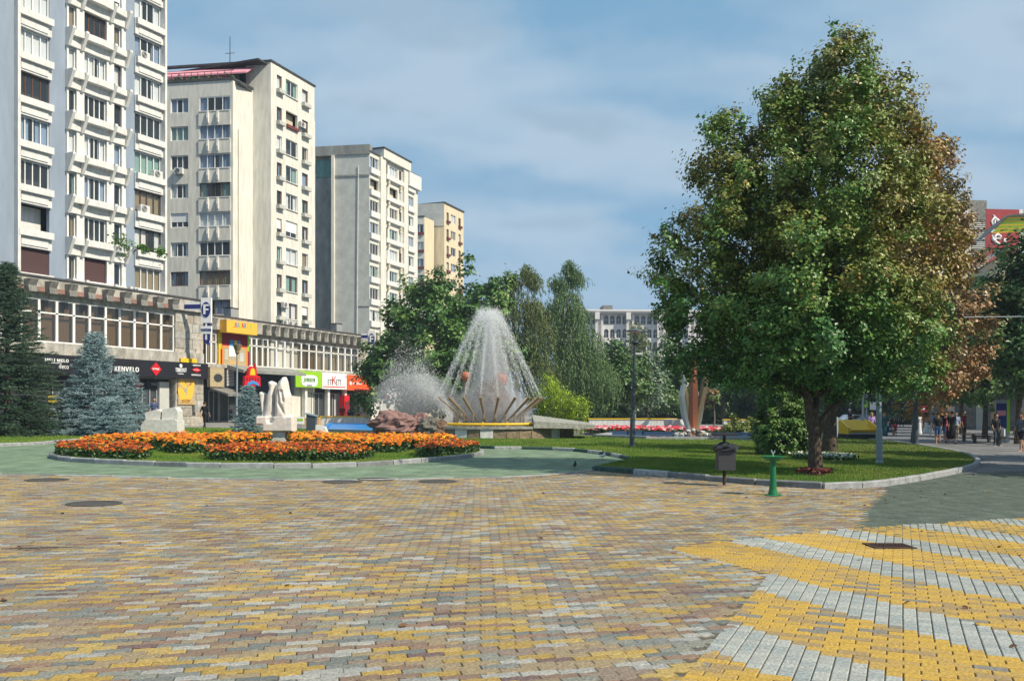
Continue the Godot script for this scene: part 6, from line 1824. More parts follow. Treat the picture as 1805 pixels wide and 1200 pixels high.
# ------------------------------------------------------------------ fountain
func make_fountain() -> void:
	var c := stand(862, 50.5)
	var t := thing("fountain", "round stone fountain with a fan of slanting pipes and tall jets", "fountain", Transform3D(Basis.IDENTITY, c))
	var I := Transform3D.IDENTITY
	# low stone ring built of blocks, a pale coping and inner floor
	var R := 4.7
	for k in 44:
		var a := TAU * k / 44
		var mb := MB.new(); mb.x = Transform3D(Basis(Vector3.UP, a), Vector3.ZERO)
		var w := R * TAU / 44 / 2 - 0.012
		mb.box(-w, w, -0.15, 0.55 + rng.randf_range(-0.01, 0.01), R - 0.4, R + rng.randf_range(-0.03, 0.03))
		part(t, "wall_block", mb, M.basin_stone if k % 6 else M.white_paint)
	var cop := MB.new(); cop.lathe([Vector2(R - 0.5, 0.56), Vector2(R + 0.1, 0.56), Vector2(R + 0.1, 0.68), Vector2(R - 0.55, 0.68), Vector2(R - 0.5, 0.56)], 44)
	part(t, "coping", cop, M.basin_top)
	var fl := MB.new(); fl.lathe([Vector2(R - 0.4, 0.5), Vector2(0, 0.5)], 32); part(t, "basin_water", fl, M.basin_top)
	# tilted pale slab on the right
	var sl := MB.new()
	sl.hexa(Vector3(2.4, 0.6, 4.2), Vector3(5.6, 0.55, 3.2), Vector3(5.6, 0.75, 3.2), Vector3(2.4, 0.95, 4.2), Vector3(2.4, 0.6, -1.0), Vector3(5.8, 0.5, -0.5), Vector3(5.4, 0.85, -0.5), Vector3(2.4, 1.25, -1.0))
	part(t, "slab", sl, M.basin_top)
	# yellow supply pipe round the front
	var pts := []; var rr := []
	for i in 25:
		var a := lerpf(-2.55, -0.15, i / 24.0)
		pts.append(Vector3(cos(a) * 3.3, 0.78, -sin(a) * 3.3)); rr.append(0.065)
	var yp := MB.new(); yp.tube(pts, rr, 8); part(t, "supply_pipe", yp, M.yellow)
	for i in range(1, 25, 4):
		var st := MB.new(); st.tube([pts[i] + Vector3(0, 0.13, 0), pts[i] - Vector3(0, 0.3, 0)], [0.045, 0.045], 6); part(t, "pipe_valve", st, M.yellow)
	# slanting pipes with props
	var n := 20
	for k in n:
		var a := TAU * (k + 0.4) / n
		var d := Vector3(cos(a), 0, sin(a))
		var p := MB.new(); p.tube([d * 0.9 + Vector3(0, 0.6, 0), d * 1.7 + Vector3(0, 1.15, 0), d * 2.95 + Vector3(0, 2.12, 0)], [0.055, 0.06, 0.07], 7)
		var pp := part(t, "jet_pipe", p, M.brass_pipe)
		var q := MB.new(); q.tube([d * 1.95 + Vector3(0, 0.5, 0), d * 1.95 + Vector3(0, 1.4, 0)], [0.07, 0.07], 6)
		part(pp, "prop", q, M.brass_pipe)
		var nz := MB.new(); nz.tube([d * 2.9 + Vector3(0, 2.08, 0), d * 3.05 + Vector3(0, 2.2, 0)], [0.085, 0.06], 7)
		part(pp, "nozzle", nz, M.brass_pipe)
	# core of brown stone and orange globes
	var core := MB.new(); core.x = Transform3D(Basis.IDENTITY, Vector3(0.1, 1.7, 0)); core.blob(Vector3(1.05, 1.35, 0.9), 12, 0.2, 20, 30)
	part(t, "stone_core", core, M.brown_rock)
	for q in [[-1.28, 3.38, 0.5, 0.27], [0.62, 3.2, -0.4, 0.42]]:
		var g := MB.new(); g.x = Transform3D(Basis.IDENTITY, Vector3(q[0], q[1], q[2]))
		var prof := []
		for i in 9: prof.append(Vector2(sin(PI * i / 8.0) * q[3], -cos(PI * i / 8.0) * q[3]))
		g.lathe(prof, 16)
		var gl := part(t, "globe", g, M.copper)
		var ps := MB.new(); ps.tube([Vector3(q[0], 0.5, q[2]), Vector3(q[0], q[1] - q[3] * 0.9, q[2])], [0.07, 0.06], 7)
		part(gl, "globe_stem", ps, M.brass_pipe)
	# water in the air: drops thrown from every nozzle towards the crest, and falling again
	var drop := MB.new()
	var ax := [Vector3(0.5, 0, 0), Vector3(0, 0, 0.5), Vector3(-0.5, 0, 0), Vector3(0, 0, -0.5)]
	for k in 4:
		drop.tri(Vector3(0, 0.5, 0), ax[k], ax[(k + 1) % 4]); drop.tri(Vector3(0, -0.5, 0), ax[(k + 1) % 4], ax[k])
	var mesh := drop.commit()
	var buf := PackedFloat32Array()
	for k in n:
		var a := TAU * (k + 0.4) / n
		var d := Vector3(cos(a), 0, sin(a))
		for i in 1300:
			var u := pow(rng.randf(), 0.8)
			var p := d * (lerpf(3.0, 0.42, pow(u, 0.9))) + Vector3.UP * (2.15 + 4.9 * u * (1.25 - 0.25 * u))
			p += Vector3(rng.randfn(), rng.randfn(), rng.randfn()) * (0.02 + 0.11 * u)
			var s := rng.randf_range(0.005, 0.014)
			put(buf, Basis.from_scale(Vector3(s, s * 5.0, s)), p, Color.WHITE)
	for i in 44000:   # falling mist inside the crown of jets
		var u := pow(rng.randf(), 0.8)
		var y := lerpf(7.0, 0.8, u)
		var w := lerpf(0.15, 1.2, pow(u, 0.9))
		var p := Vector3(rng.randfn() * w * 0.78 + 0.1, y + rng.randfn() * 0.12, rng.randfn() * w * 0.78)
		var s := rng.randf_range(0.005, 0.012)
		put(buf, Basis.from_scale(Vector3(s, s * 4.5, s)), p, Color.WHITE)
	for i in 1600:     # loose drops about the crest
		var p := Vector3(rng.randfn() * 0.5, 6.7 + rng.randfn() * 0.28, rng.randfn() * 0.4)
		var s := rng.randf_range(0.01, 0.026)
		put(buf, Basis.from_scale(Vector3(s, s, s)), p, Color.WHITE)
	cloud(t, "water_jets", mesh, M.drop, buf, "stuff")
	# spray blown to the left
	var b2 := PackedFloat32Array()
	for i in 36000:
		# thrown up and left from beside the pipes, breaking into drops past the top of the arc
		var u := rng.randf()
		var spread := rng.randfn() * 0.12
		var v0 := 4.9 + spread * 4.0; var ang := 0.98 + spread * 0.9
		var tt := u * 1.12
		var x := -2.0 - v0 * cos(ang) * tt * 1.32; var y := 1.2 + v0 * sin(ang) * 1.62 * tt - 4.9 * tt * tt
		if rng.randf() < 0.55: y -= absf(rng.randfn()) * 0.8 * (0.3 + u)
		if y < 0.5 or x < -7.2: continue
		if u > 0.55 and rng.randf() < 0.35: continue
		var s := rng.randf_range(0.005, 0.015) * (1.0 if rng.randf() < 0.9 else 2.2)
		put(b2, Basis(Vector3(0, 0, 1), rng.randf_range(-0.6, 0.6)).scaled(Vector3(s, s * 1.9, s)), Vector3(x + rng.randfn() * 0.12, y + rng.randfn() * 0.06, 0.9 + rng.randfn() * 0.5), Color.WHITE)
	cloud(t, "water_spray", mesh, M.drop, b2, "stuff")
	# fine mist hanging in the jets and in the thrown spray
	for q in [[0, RenderingServer.FOG_VOLUME_SHAPE_CONE, Vector3(0.1, 3.9, 0), Vector3(5.0, 6.7, 5.0), 0.16], [0, RenderingServer.FOG_VOLUME_SHAPE_CONE, Vector3(0.1, 3.9, 0), Vector3(3.4, 6.5, 3.4), 0.24], [0, RenderingServer.FOG_VOLUME_SHAPE_CONE, Vector3(0.1, 4.0, 0), Vector3(1.9, 6.2, 1.9), 0.42], [0, RenderingServer.FOG_VOLUME_SHAPE_ELLIPSOID, Vector3(0.1, 1.7, 0.4), Vector3(4.6, 2.4, 4.0), 0.2], [0, RenderingServer.FOG_VOLUME_SHAPE_ELLIPSOID, Vector3(-4.0, 2.2, 0.9), Vector3(4.8, 2.7, 2.2), 0.36]]:
		var fv := FogVolume.new(); fv.name = "mist"
		fv.shape = q[1]; fv.size = q[3]; fv.position = q[2]
		var fmat := FogMaterial.new(); fmat.density = q[4]; fmat.albedo = Color(0.97, 0.98, 1.0)
		fv.material = fmat
		t.add_child(fv, true)
	# boulders at the basin
	var rocks := [[697, 746, 47.0, 1.25, 0.75, "large pink boulder left of the fountain", "pink_rock"], [741, 748, 47.5, 0.72, 0.7, "smaller upright pink boulder beside the large one", "pink_rock"], [758, 752, 46.6, 0.62, 0.6, "grey brown boulder against the fountain basin", "grey_rock"], [776, 748, 46.5, 0.4, 0.55, "tan boulder nearest the slanting pipes", "brown_rock"]]
	for i in rocks.size():
		var q = rocks[i]
		var p := stand(q[0], q[2], 0.07)
		var r := thing("boulder", q[5], "rock", Transform3D(Basis.IDENTITY, p), "boulders by the fountain")
		var mb := MB.new(); mb.x = Transform3D(Basis.IDENTITY, Vector3(0, q[4] * 0.7, 0)); mb.blob(Vector3(q[3], q[4], q[3] * 0.8), 30 + i * 7, 0.28, 22, 34)
		part(r, "stone", mb, M[q[6]])
	for i in 26:
		var px := rng.randf_range(700, 800)
		var p := stand(px, 45.0 + rng.randf_range(-0.5, 0.6), 0.07)
		var r := thing("stone", "small loose stone in the rubble below the boulders", "rock", Transform3D(Basis.IDENTITY, p), "rubble below the boulders")
		var mb := MB.new(); mb.x = Transform3D(Basis.IDENTITY, Vector3(0, 0.08, 0)); mb.blob(Vector3(rng.randf_range(0.12, 0.26), rng.randf_range(0.1, 0.2), 0.16), 60 + i, 0.35, 6, 9)
		part(r, "body", mb, M.grey_rock if i % 3 else M.limestone)

func make_pools() -> void:
	# left pool
	var p := thing("pool", "bright blue pool left of the boulders", "pool", Transform3D.IDENTITY)
	var outer := g2([[570, 763], [662, 767], [676, 760], [652, 751.5], [583, 750]])
	part(p, "floor", sheet(outer, 0.09), M.pool_blue)
	part(p, "water", sheet(outer, 0.16), M.pool_water)
	for i in 5:
		var a := outer[i]; var b := outer[(i + 1) % 5]
		var mb := MB.new()
		var d := b - a
		mb.x = Transform3D(Basis(Vector3.UP, -atan2(d.y, d.x)), Vector3(a.x, gy(a.x), a.y))
		mb.box(-0.1, d.length() + 0.1, 0, 0.24, -0.14, 0.14)
		part(p, "rim", mb, M.pool_blue if i > 1 else M.kerb)
	# right pool in front of the metal sculpture
	var q := thing("pool", "dark blue pool around the metal blade sculpture", "pool", Transform3D.IDENTITY)
	var o2 := g2([[1048, 772], [1140, 776.5], [1250, 777.5], [1345, 778.5], [1350, 770], [1240, 768.5], [1130, 767.5], [1075, 767.5]])
	part(q, "floor", sheet(o2, 0.075), M.pool_navy)
	part(q, "water", sheet(o2, 0.11), M.water)
	for i in o2.size():
		var a := o2[i]; var b := o2[(i + 1) % o2.size()]
		var d := b - a
		var mb := MB.new(); mb.x = Transform3D(Basis(Vector3.UP, -atan2(d.y, d.x)), Vector3(a.x, gy(a.x), a.y))
		mb.box(-0.12, d.length() + 0.12, 0, 0.2 if i < 4 or i == 7 else 0.3, -0.16, 0.16)
		part(q, "rim", mb, M.kerb if i < 3 or i == 7 else M.pool_navy)
	# white seat walls with yellow boards
	for w in [[560, 652, 76.5, 0.34, 0.66, "white seat wall with yellow top behind the left pool", 0.3], [1038, 1192, 76.0, 0.0, 0.78, "long white seat wall with yellow top behind the red flowers", 0.0], [1275, 1312, 84.0, 0.0, 0.8, "short white seat wall with yellow top behind the hedge", 0.0], [1405, 1470, 88.0, 0.0, 0.8, "white seat wall glimpsed right of the thuja bush", 0.0]]:
		var a := stand(w[0], w[2]); var b := stand(w[1], w[2])
		var t := thing("seat_wall", w[5], "wall", Transform3D(Basis.IDENTITY, a), "white seat walls with yellow tops")
		var L := b.x - a.x
		boxpart(t, "wall", Transform3D.IDENTITY, "white_paint", 0, L, -0.5, w[4], -0.3, 0.3)
		for i in 3:
			boxpart(t, "seat_board", Transform3D.IDENTITY, "yellow", -0.05, L + 0.05, w[4], w[4] + 0.09, -0.34 + i * 0.24, -0.13 + i * 0.24)
	var y2 := thing("seat_wall", "tan bench block at the end of the left seat wall", "bench", Transform3D(Basis.IDENTITY, stand(533, 74)), "")
	boxpart(y2, "block", Transform3D.IDENTITY, "tan", 0, 1.4, 0, 0.55, -0.4, 0.4)
	boxpart(y2, "seat_board", Transform3D.IDENTITY, "yellow", -0.02, 1.42, 0.55, 0.62, -0.42, 0.42)
	var yf := thing("display_stand", "yellow promotional panel on a post behind the dark spruce", "sign", Transform3D(Basis.IDENTITY, stand(93, 52)))
	boxpart(yf, "post", Transform3D.IDENTITY, "pole_grey", -0.04, 0.04, 0, 2.0, -0.04, 0.04)
	boxpart(yf, "upper_panel", Transform3D.IDENTITY, "yellow", -0.25, 0.28, 1.55, 2.0, 0.04, 0.08)
	boxpart(yf, "lower_panel", Transform3D.IDENTITY, "white", -0.4, 0.4, 0.3, 1.3, 0.04, 0.08)
	boxpart(yf, "lower_stripe", Transform3D.IDENTITY, "yellow", -0.4, 0.4, 0.85, 1.05, 0.08, 0.09)
	# white urn block in the far pool
	var u := thing("planter", "round white planter bowl at the seat wall", "planter", Transform3D(Basis.IDENTITY, stand(1188, 70)))
	var mb := MB.new(); mb.lathe([Vector2(0.45, 0), Vector2(0.5, 0.3), Vector2(0.75, 0.5), Vector2(0.8, 0.95), Vector2(0.7, 0.95), Vector2(0.62, 0.75), Vector2(0, 0.72)], 20)
	part(u, "bowl", mb, M.white_paint)

# ------------------------------------------------------------------ sculptures
func sdf_mesh(f: Callable, lo: Vector3, hi: Vector3, cell: float) -> ArrayMesh:
	var n := Vector3i(((hi - lo) / cell).ceil()) + Vector3i.ONE
	var g := PackedFloat32Array(); g.resize(n.x * n.y * n.z)
	var i := 0
	for z in n.z:
		for y in n.y:
			for x in n.x:
				g[i] = f.call(lo + Vector3(x, y, z) * cell); i += 1
	var out := nets(g, n, lo, cell)
	var mb := MB.new()
	emit(mb, out, PackedColorArray())
	return mb.commit()
func nets(g: PackedFloat32Array, n: Vector3i, lo: Vector3, cell: float) -> Array:
	# surface nets: one vertex in each crossed cell, one quad round each crossed edge
	var sx := 1; var sy := n.x; var sz := n.x * n.y
	var id := PackedInt32Array(); id.resize(n.x * n.y * n.z); id.fill(-1)
	var vs := PackedVector3Array(); var cells := PackedInt32Array()
	for z in n.z - 1:
		for y in n.y - 1:
			for x in n.x - 1:
				var b := x + y * sy + z * sz
				var m := 0
				if g[b] < 0: m += 1
				if g[b + sx] < 0: m += 1
				if g[b + sy] < 0: m += 1
				if g[b + sx + sy] < 0: m += 1
				if g[b + sz] < 0: m += 1
				if g[b + sx + sz] < 0: m += 1
				if g[b + sy + sz] < 0: m += 1
				if g[b + sx + sy + sz] < 0: m += 1
				if m == 0 or m == 8: continue
				var s := Vector3.ZERO; var k := 0
				for e in [[0, 0, 0, 1, 0, 0], [0, 1, 0, 1, 1, 0], [0, 0, 1, 1, 0, 1], [0, 1, 1, 1, 1, 1], [0, 0, 0, 0, 1, 0], [1, 0, 0, 1, 1, 0], [0, 0, 1, 0, 1, 1], [1, 0, 1, 1, 1, 1], [0, 0, 0, 0, 0, 1], [1, 0, 0, 1, 0, 1], [0, 1, 0, 0, 1, 1], [1, 1, 0, 1, 1, 1]]:
					var va := g[b + e[0] + e[1] * sy + e[2] * sz]; var vb := g[b + e[3] + e[4] * sy + e[5] * sz]
					if (va < 0) != (vb < 0):
						var t := va / (va - vb)
						s += Vector3(e[0], e[1], e[2]).lerp(Vector3(e[3], e[4], e[5]), t); k += 1
				id[b] = vs.size()
				vs.append(lo + (Vector3(x, y, z) + s / k) * cell); cells.append(b)
	var idx := PackedInt32Array()
	for q in cells:
		var x := q % sy; var y := (q / sy) % n.y; var z := q / sz
		if x == 0 or y == 0 or z == 0: continue
		var a := g[q]
		for ax in 3:
			var st: int = [sx, sy, sz][ax]; var u: int = [sy, sz, sx][ax]; var w: int = [sz, sx, sy][ax]
			var b2 := g[q + st]
			if (a < 0) == (b2 < 0): continue
			var i0 := id[q]; var i1 := id[q - u]; var i2 := id[q - u - w]; var i3 := id[q - w]
			if i0 < 0 or i1 < 0 or i2 < 0 or i3 < 0: continue
			if a < 0: idx.append_array(PackedInt32Array([i0, i1, i2, i0, i2, i3]))
			else: idx.append_array(PackedInt32Array([i0, i2, i1, i0, i3, i2]))
	var nr := PackedVector3Array(); nr.resize(vs.size())
	for i in range(0, idx.size(), 3):
		var fn := (vs[idx[i + 1]] - vs[idx[i]]).cross(vs[idx[i + 2]] - vs[idx[i]])
		for k in 3: nr[idx[i + k]] += fn
	return [vs, nr, idx]
func emit(mb: MB, o: Array, cols: PackedColorArray) -> void:
	var vs: PackedVector3Array = o[0]; var nr: PackedVector3Array = o[1]; var idx: PackedInt32Array = o[2]
	for i in range(0, idx.size(), 3):
		var a := idx[i]; var b := idx[i + 1]; var c := idx[i + 2]
		if cols.size(): mb.col = cols[a]
		mb.trin(vs[a], vs[b], vs[c], nr[a], nr[b], nr[c])
func capsule(p: Vector3, a: Vector3, b: Vector3, ra: float, rb: float) -> float:
	var ab := b - a
	var t := clampf((p - a).dot(ab) / maxf(ab.length_squared(), 1e-9), 0, 1)
	return p.distance_to(a + ab * t) - lerpf(ra, rb, t)
func smin(a: float, b: float, k: float) -> float:
	var h := maxf(k - absf(a - b), 0.0) / k
	return minf(a, b) - h * h * k * 0.25

func make_sculptures() -> void:
	# white flame shaped stone
	var p := gp(488, 787, 0.09)
	var s := -p.z / F
	var t := thing("sculpture", "white flame shaped stone sculpture on a plinth among the marigolds", "sculpture", Transform3D(Basis.IDENTITY, p))
	var Q := func(px, py, z): return Vector3((px - 488) * s, (787 - py) * s, z)
	# outlines of leaf, cut flame, tall flame and block; each is pillowed to its own thickness
	var shapes := [[[463, 742], [457, 700], [457, 695], [462, 694], [468.5, 697], [468, 718], [470, 742]], [[465, 745], [468, 720], [471, 699], [475, 689], [472.5, 677], [479, 675], [487, 678.5], [486, 690], [485, 712], [486, 745]],
		[[484, 745], [485, 705], [486, 688], [491, 677], [498.5, 668.5], [504, 668], [507.5, 677], [510, 692], [514, 704], [513.5, 723], [513, 745]], [[454, 737], [520, 737], [520, 765], [466, 765], [466, 753], [454, 753]]]
	var thick := [0.22, 0.31, 0.44, 0.44]; var soft := [0.06, 0.10, 0.18, 0.035]
	var polys := []
	for sh in shapes:
		var pp := PackedVector2Array()
		for w in sh:
			var v: Vector3 = Q.call(w[0], w[1], 0.0)
			pp.append(Vector2(v.x, v.y))
		polys.append(pp)
	var grooves := [[[480, 744], [480, 734], 0.15, 0.46], [[480, 734], [482.5, 712], 0.11, 0.40], [[493, 694], [495, 714], 0.09, 0.47], [[495, 714], [507, 738], 0.08, 0.46], [[500, 694], [503, 712], 0.07, 0.44], [[486.5, 688], [485, 724], 0.06, 0.34], [[474, 690], [472, 730], 0.06, 0.34], [[466, 700], [466, 735], 0.05, 0.24]]
	var lo := Vector3(-1.0, 0.3, -0.6); var cell := 0.03
	var dim := Vector3i(66, 88, 41)
	var g := PackedFloat32Array(); g.resize(dim.x * dim.y * dim.z); g.fill(1.0)
	for yy in dim.y:
		for xx in dim.x:
			var p2d := Vector2(lo.x + xx * cell, lo.y + yy * cell)
			var ds := []
			for pp in polys:
				var best := 1e9
				for i in pp.size():
					best = minf(best, p2d.distance_to(Geometry2D.get_closest_point_to_segment(p2d, pp[i], pp[(i + 1) % pp.size()])))
				ds.append(-best if inside(p2d, pp) else best)
			for zz in dim.z:
				var z := lo.z + zz * cell
				var d := 1e9
				for k in 4:
					var e: float = ds[k]
					var v := Vector2(e, z).length() if e > 0 else maxf(absf(z) - thick[k] * sqrt(clampf(-e / soft[k], 0, 1)), e)
					d = smin(d, v, 0.11)
				if d < 0.1:
					for q in grooves:
						var a3: Vector3 = Q.call(q[0][0], q[0][1], q[3]); var b3: Vector3 = Q.call(q[1][0], q[1][1], q[3])
						d = maxf(d, -capsule(Vector3(p2d.x, p2d.y, z), a3, b3, q[2], q[2] * 0.8))
				g[xx + yy * dim.x + zz * dim.x * dim.y] = d
	var fm := MB.new()
	emit(fm, nets(g, dim, lo, cell), PackedColorArray())
	part(t, "flames", fm, M.marble)
	var pl := MB.new(); pl.bevel(-0.42, 0.38, -0.1, 0.62, -0.3, 0.3, 0.02); part(t, "plinth", pl, M.limestone)
	# pale stone blocks
	var p2 := gp(286, 771, 0.07)
	var b := thing("sculpture", "low pale carved stone block beside the blue spruces", "sculpture", Transform3D(Basis.IDENTITY, p2))
	var s2 := -p2.z / F
	var mb := MB.new()
	var W := func(x, y): return Vector2((x - 286) * s2, (771 - y) * s2)
	mb.prism(PackedVector2Array([W.call(255, 771), W.call(318, 771), W.call(318, 744), W.call(314, 742), W.call(262, 742), W.call(255, 752)]), -0.5, 0.5)
	part(b, "base", mb, M.limestone)
	var m2 := MB.new(); m2.prism(PackedVector2Array([W.call(262, 743), W.call(286, 743), W.call(287, 727), W.call(280, 724), W.call(259, 730)]), -0.35, 0.35); part(b, "left_stone", m2, M.limestone)
	var m3 := MB.new(); m3.prism(PackedVector2Array([W.call(289, 743), W.call(317, 743), W.call(317, 727), W.call(312, 720), W.call(305, 721), W.call(290, 725)]), -0.35, 0.35); part(b, "right_stone", m3, M.limestone)
	# metal blades on a heap of stones
	var p3 := stand(1221, 56.0, 0.1)
	var m := thing("sculpture", "tall copper and steel blade sculpture rising from the pool", "sculpture", Transform3D(Basis.IDENTITY, p3))
	for q in [["copper", [[1222, 770], [1222, 720], [1223, 660], [1224, 635]], 0.24, 0.0], ["bronze", [[1226, 765], [1231, 725], [1240, 690], [1246, 655], [1243, 632]], 0.2, 0.1], ["steel", [[1218, 768], [1207, 735], [1202, 700], [1206, 672], [1201, 645]], 0.17, -0.1], ["bronze", [[1214, 760], [1212, 720], [1209, 690], [1204, 668]], 0.13, 0.15], ["steel", [[1227, 768], [1234, 740], [1240, 700], [1241, 672]], 0.11, 0.2]]:
		var mbb := MB.new(); var pts := []
		for w in q[1]: pts.append(at(w[0], w[1], 56.0 + q[3]) - p3)
		var nn := 14
		var cv := Curve3D.new()
		for w in pts: cv.add_point(w)
		var prev := []
		for i in nn + 1:
			var u := float(i) / nn
			var c0: Vector3 = pts[0].lerp(pts[-1], u) if pts.size() < 3 else cv.sample_baked(cv.get_baked_length() * u)
			var w2: float = q[2] * (0.35 + 0.9 * sin(PI * clampf(u * 0.9 + 0.1, 0, 1)))
			var tw := 0.5 * sin(u * 3.0)
			var side := Vector3(cos(tw), 0, sin(tw)) * w2; var th := Vector3(-sin(tw), 0, cos(tw)) * 0.05
			var ring := [c0 - side, c0 + th, c0 + side, c0 - th]
			if i:
				for k in 4: mbb.quad(prev[k], prev[(k + 1) % 4], ring[(k + 1) % 4], ring[k])
			prev = ring
		part(m, "blade", mbb, M[q[0]])
	for i in 60:
		var a := rng.randf() * TAU; var r := sqrt(rng.randf()) * 1.15
		var st := MB.new(); st.x = Transform3D(Basis(Vector3.UP, rng.randf() * 6), Vector3(cos(a) * r, 0.36 * (1.0 - r / 1.2) + 0.03, sin(a) * r * 0.8)); st.blob(Vector3(0.16, 0.1, 0.12), 200 + i, 0.3, 5, 8)
		part(m, "heap_stone", st, [M.limestone, M.brown_rock, M.grey_rock][i % 3])

# ------------------------------------------------------------------ street furniture
func pole(called: String, label: String, p: Vector3, h: float, r0: float, r1: float, m: String, lean := 0.0, sleeve := 0.0) -> Node3D:
	var t := thing(called, label, "lamp post", Transform3D(Basis(Vector3(0, 0, 1), lean), p))
	var mb := MB.new(); mb.lathe([Vector2(r0 * 1.25, 0), Vector2(r0 * 1.25, 0.06), Vector2(r0, 0.1), Vector2(r0, sleeve if sleeve else 0.2), Vector2(r0 * 0.8 if sleeve else r0, (sleeve if sleeve else 0.2) + 0.05), Vector2(r1, h)], 14)
	part(t, "shaft", mb, M[m])
	return t
func lantern(t: Node, h: float, k: float) -> void:
	var mb := MB.new(); mb.x = Transform3D(Basis.IDENTITY, Vector3(0, h, 0))
	mb.lathe([Vector2(0.06, 0), Vector2(0.12, 0.06), Vector2(0.16, 0.1), Vector2(0.15, 0.16), Vector2(0.0, 0.17)], 14); 
	var cup := part(t, "lamp_cup", mb, M.pole_dark)
	var g := MB.new(); g.x = Transform3D(Basis.IDENTITY, Vector3(0, h, 0)); g.lathe([Vector2(0.13, 0.16), Vector2(0.24 * k, 0.55), Vector2(0.0, 0.56)], 16)
	part(t, "lamp_glass", g, M.glass)
	var cp := MB.new(); cp.x = Transform3D(Basis.IDENTITY, Vector3(0, h, 0)); cp.lathe([Vector2(0, 0.57), Vector2(0.42 * k, 0.565), Vector2(0.4 * k, 0.6), Vector2(0.1, 0.68), Vector2(0, 0.69)], 18)
	part(t, "lamp_hat", cp, M.pole_dark)
func make_furniture() -> void:
	# lamp posts
	var p := gp(1114, 791, 0.07)
	var t := pole("lamp_post", "slim dark lamp post with a flat hat, right of the fountain", p, 4.35, 0.105, 0.055, "pole_dark", -0.03, 1.2)
	lantern(t, 4.3, 1.0)
	var cam := MB.new(); cam.box(0.02, 0.35, 3.9, 3.98, -0.05, 0.05); part(t, "camera_arm", cam, M.ac_white)
	t = pole("lamp_post", "pale grey metal pole on the lawn right of the big trunk", gp(1551, 821, 0.07), 5.2, 0.10, 0.07, "pole_grey", 0.012, 1.05)
	lantern(t, 5.2, 1.0)
	t = pole("lamp_post", "dark steel pole at the lawn edge near the walkers", gp(1614, 787, 0.07), 5.8, 0.15, 0.10, "pole_dark", -0.01, 1.3)
	lantern(t, 5.8, 1.0)
	t = pole("lamp_post", "slender lamp post with a cone shade before the toy poster", stand(416, 52, 0.05), 4.55, 0.075, 0.045, "pole_grey", -0.012, 1.2)
	var hd := MB.new(); hd.lathe([Vector2(0.06, 4.45), Vector2(0.12, 4.55), Vector2(0.13, 4.65), Vector2(0.27, 5.0), Vector2(0.24, 5.02), Vector2(0, 5.03)], 14); part(t, "lamp_shade", hd, M.bronze)
	t = pole("lamp_post", "park lamp with a white cup beside the metal blades", stand(1209, 74), 3.5, 0.06, 0.05, "pole_grey")
	var cup := MB.new(); cup.x = Transform3D(Basis.IDENTITY, Vector3(0, 3.5, 0)); cup.lathe([Vector2(0.08, 0), Vector2(0.2, 0.2), Vector2(0.24, 0.42), Vector2(0, 0.43)], 12); part(t, "lamp_cup", cup, M.white)
	t = pole("lamp_post", "short grey bollard post left of the yellow ride", gp(1474, 771), 1.35, 0.15, 0.15, "pole_grey")
	t = pole("lamp_post", "thin grey pole rising behind the yellow ride", stand(1522, 62), 4.3, 0.09, 0.07, "pole_grey")
	lantern(t, 4.3, 1.0)
	# stretched wire on the right
	var w := thing("wire", "thin pale wire stretched between the trees at right", "wire", Transform3D.IDENTITY)
	var wm := MB.new(); wm.tube([at(1700, 559, 36), at(1760, 558.5, 35), at(1900, 557, 33)], [0.018, 0.018, 0.018], 5); part(w, "strand", wm, M.white)
	# litter bin
	p = gp(1277, 855, 0.0)
	t = thing("litter_bin", "grey litter bin with a bin bag under a flat dark hood at the kerb", "bin", Transform3D(Basis.IDENTITY, p))
	var k := -p.z / F
	var m := MB.new(); m.tube([Vector3(0, 0, 0), Vector3(0, 93 * k, 0)], [0.035, 0.035], 8); part(t, "post", m, M.rust)
	m = MB.new(); m.bevel(-0.2, 0.17, 28 * k, 64 * k, 0.03, 0.36, 0.02); part(t, "bin_body", m, M.bin_grey)
	m = MB.new(); m.x = Transform3D(Basis.IDENTITY, Vector3(-0.01, 66 * k, 0.2)); m.blob(Vector3(0.28, 0.11, 0.24), 5, 0.3, 8, 18); part(t, "bin_bag", m, M.bag)
	m = MB.new(); m.bevel(-0.26, 0.22, 88 * k, 92 * k, -0.14, 0.40, 0.015); part(t, "hood", m, M.black_metal)
	# drinking fountain
	p = gp(1363, 873)
	t = thing("drinking_fountain", "green drinking fountain with a wide bowl on the pavers", "fountain", Transform3D(Basis.IDENTITY, p))
	m = MB.new(); m.lathe([Vector2(0.18, 0), Vector2(0.18, 0.012), Vector2(0.10, 0.02), Vector2(0.075, 0.12), Vector2(0.062, 0.3), Vector2(0.055, 0.66), Vector2(0.06, 0.68)], 18); part(t, "pedestal", m, M.font_green)
	m = MB.new(); m.lathe([Vector2(0.06, 0.67), Vector2(0.14, 0.69), Vector2(0.235, 0.755), Vector2(0.245, 0.775), Vector2(0.23, 0.775), Vector2(0.1, 0.72), Vector2(0, 0.71)], 24); part(t, "bowl", m, M.font_green)
	m = MB.new(); m.tube([Vector3(0, 0.7, 0), Vector3(0, 0.82, 0), Vector3(-0.02, 0.85, 0), Vector3(-0.03, 0.9, 0)], [0.02, 0.016, 0.014, 0.01], 8); m.tube([Vector3(0, 0.82, 0), Vector3(0.03, 0.85, 0), Vector3(0.035, 0.885, 0)], [0.014, 0.012, 0.01], 8); part(t, "spout", m, M.chrome)
	# manhole covers and drain grate
	var holes := [[82, 846, "round manhole cover nearest the left edge"], [165, 888, "round manhole cover nearest the camera, left"], [603, 849.5, "manhole cover left of the rusty one below the island"], [662, 845, "rusty manhole cover touching the flush kerb"], [772, 848.5, "manhole cover right of the rusty one"], [1298, 869, "flat iron cover beside the drinking fountain"]]
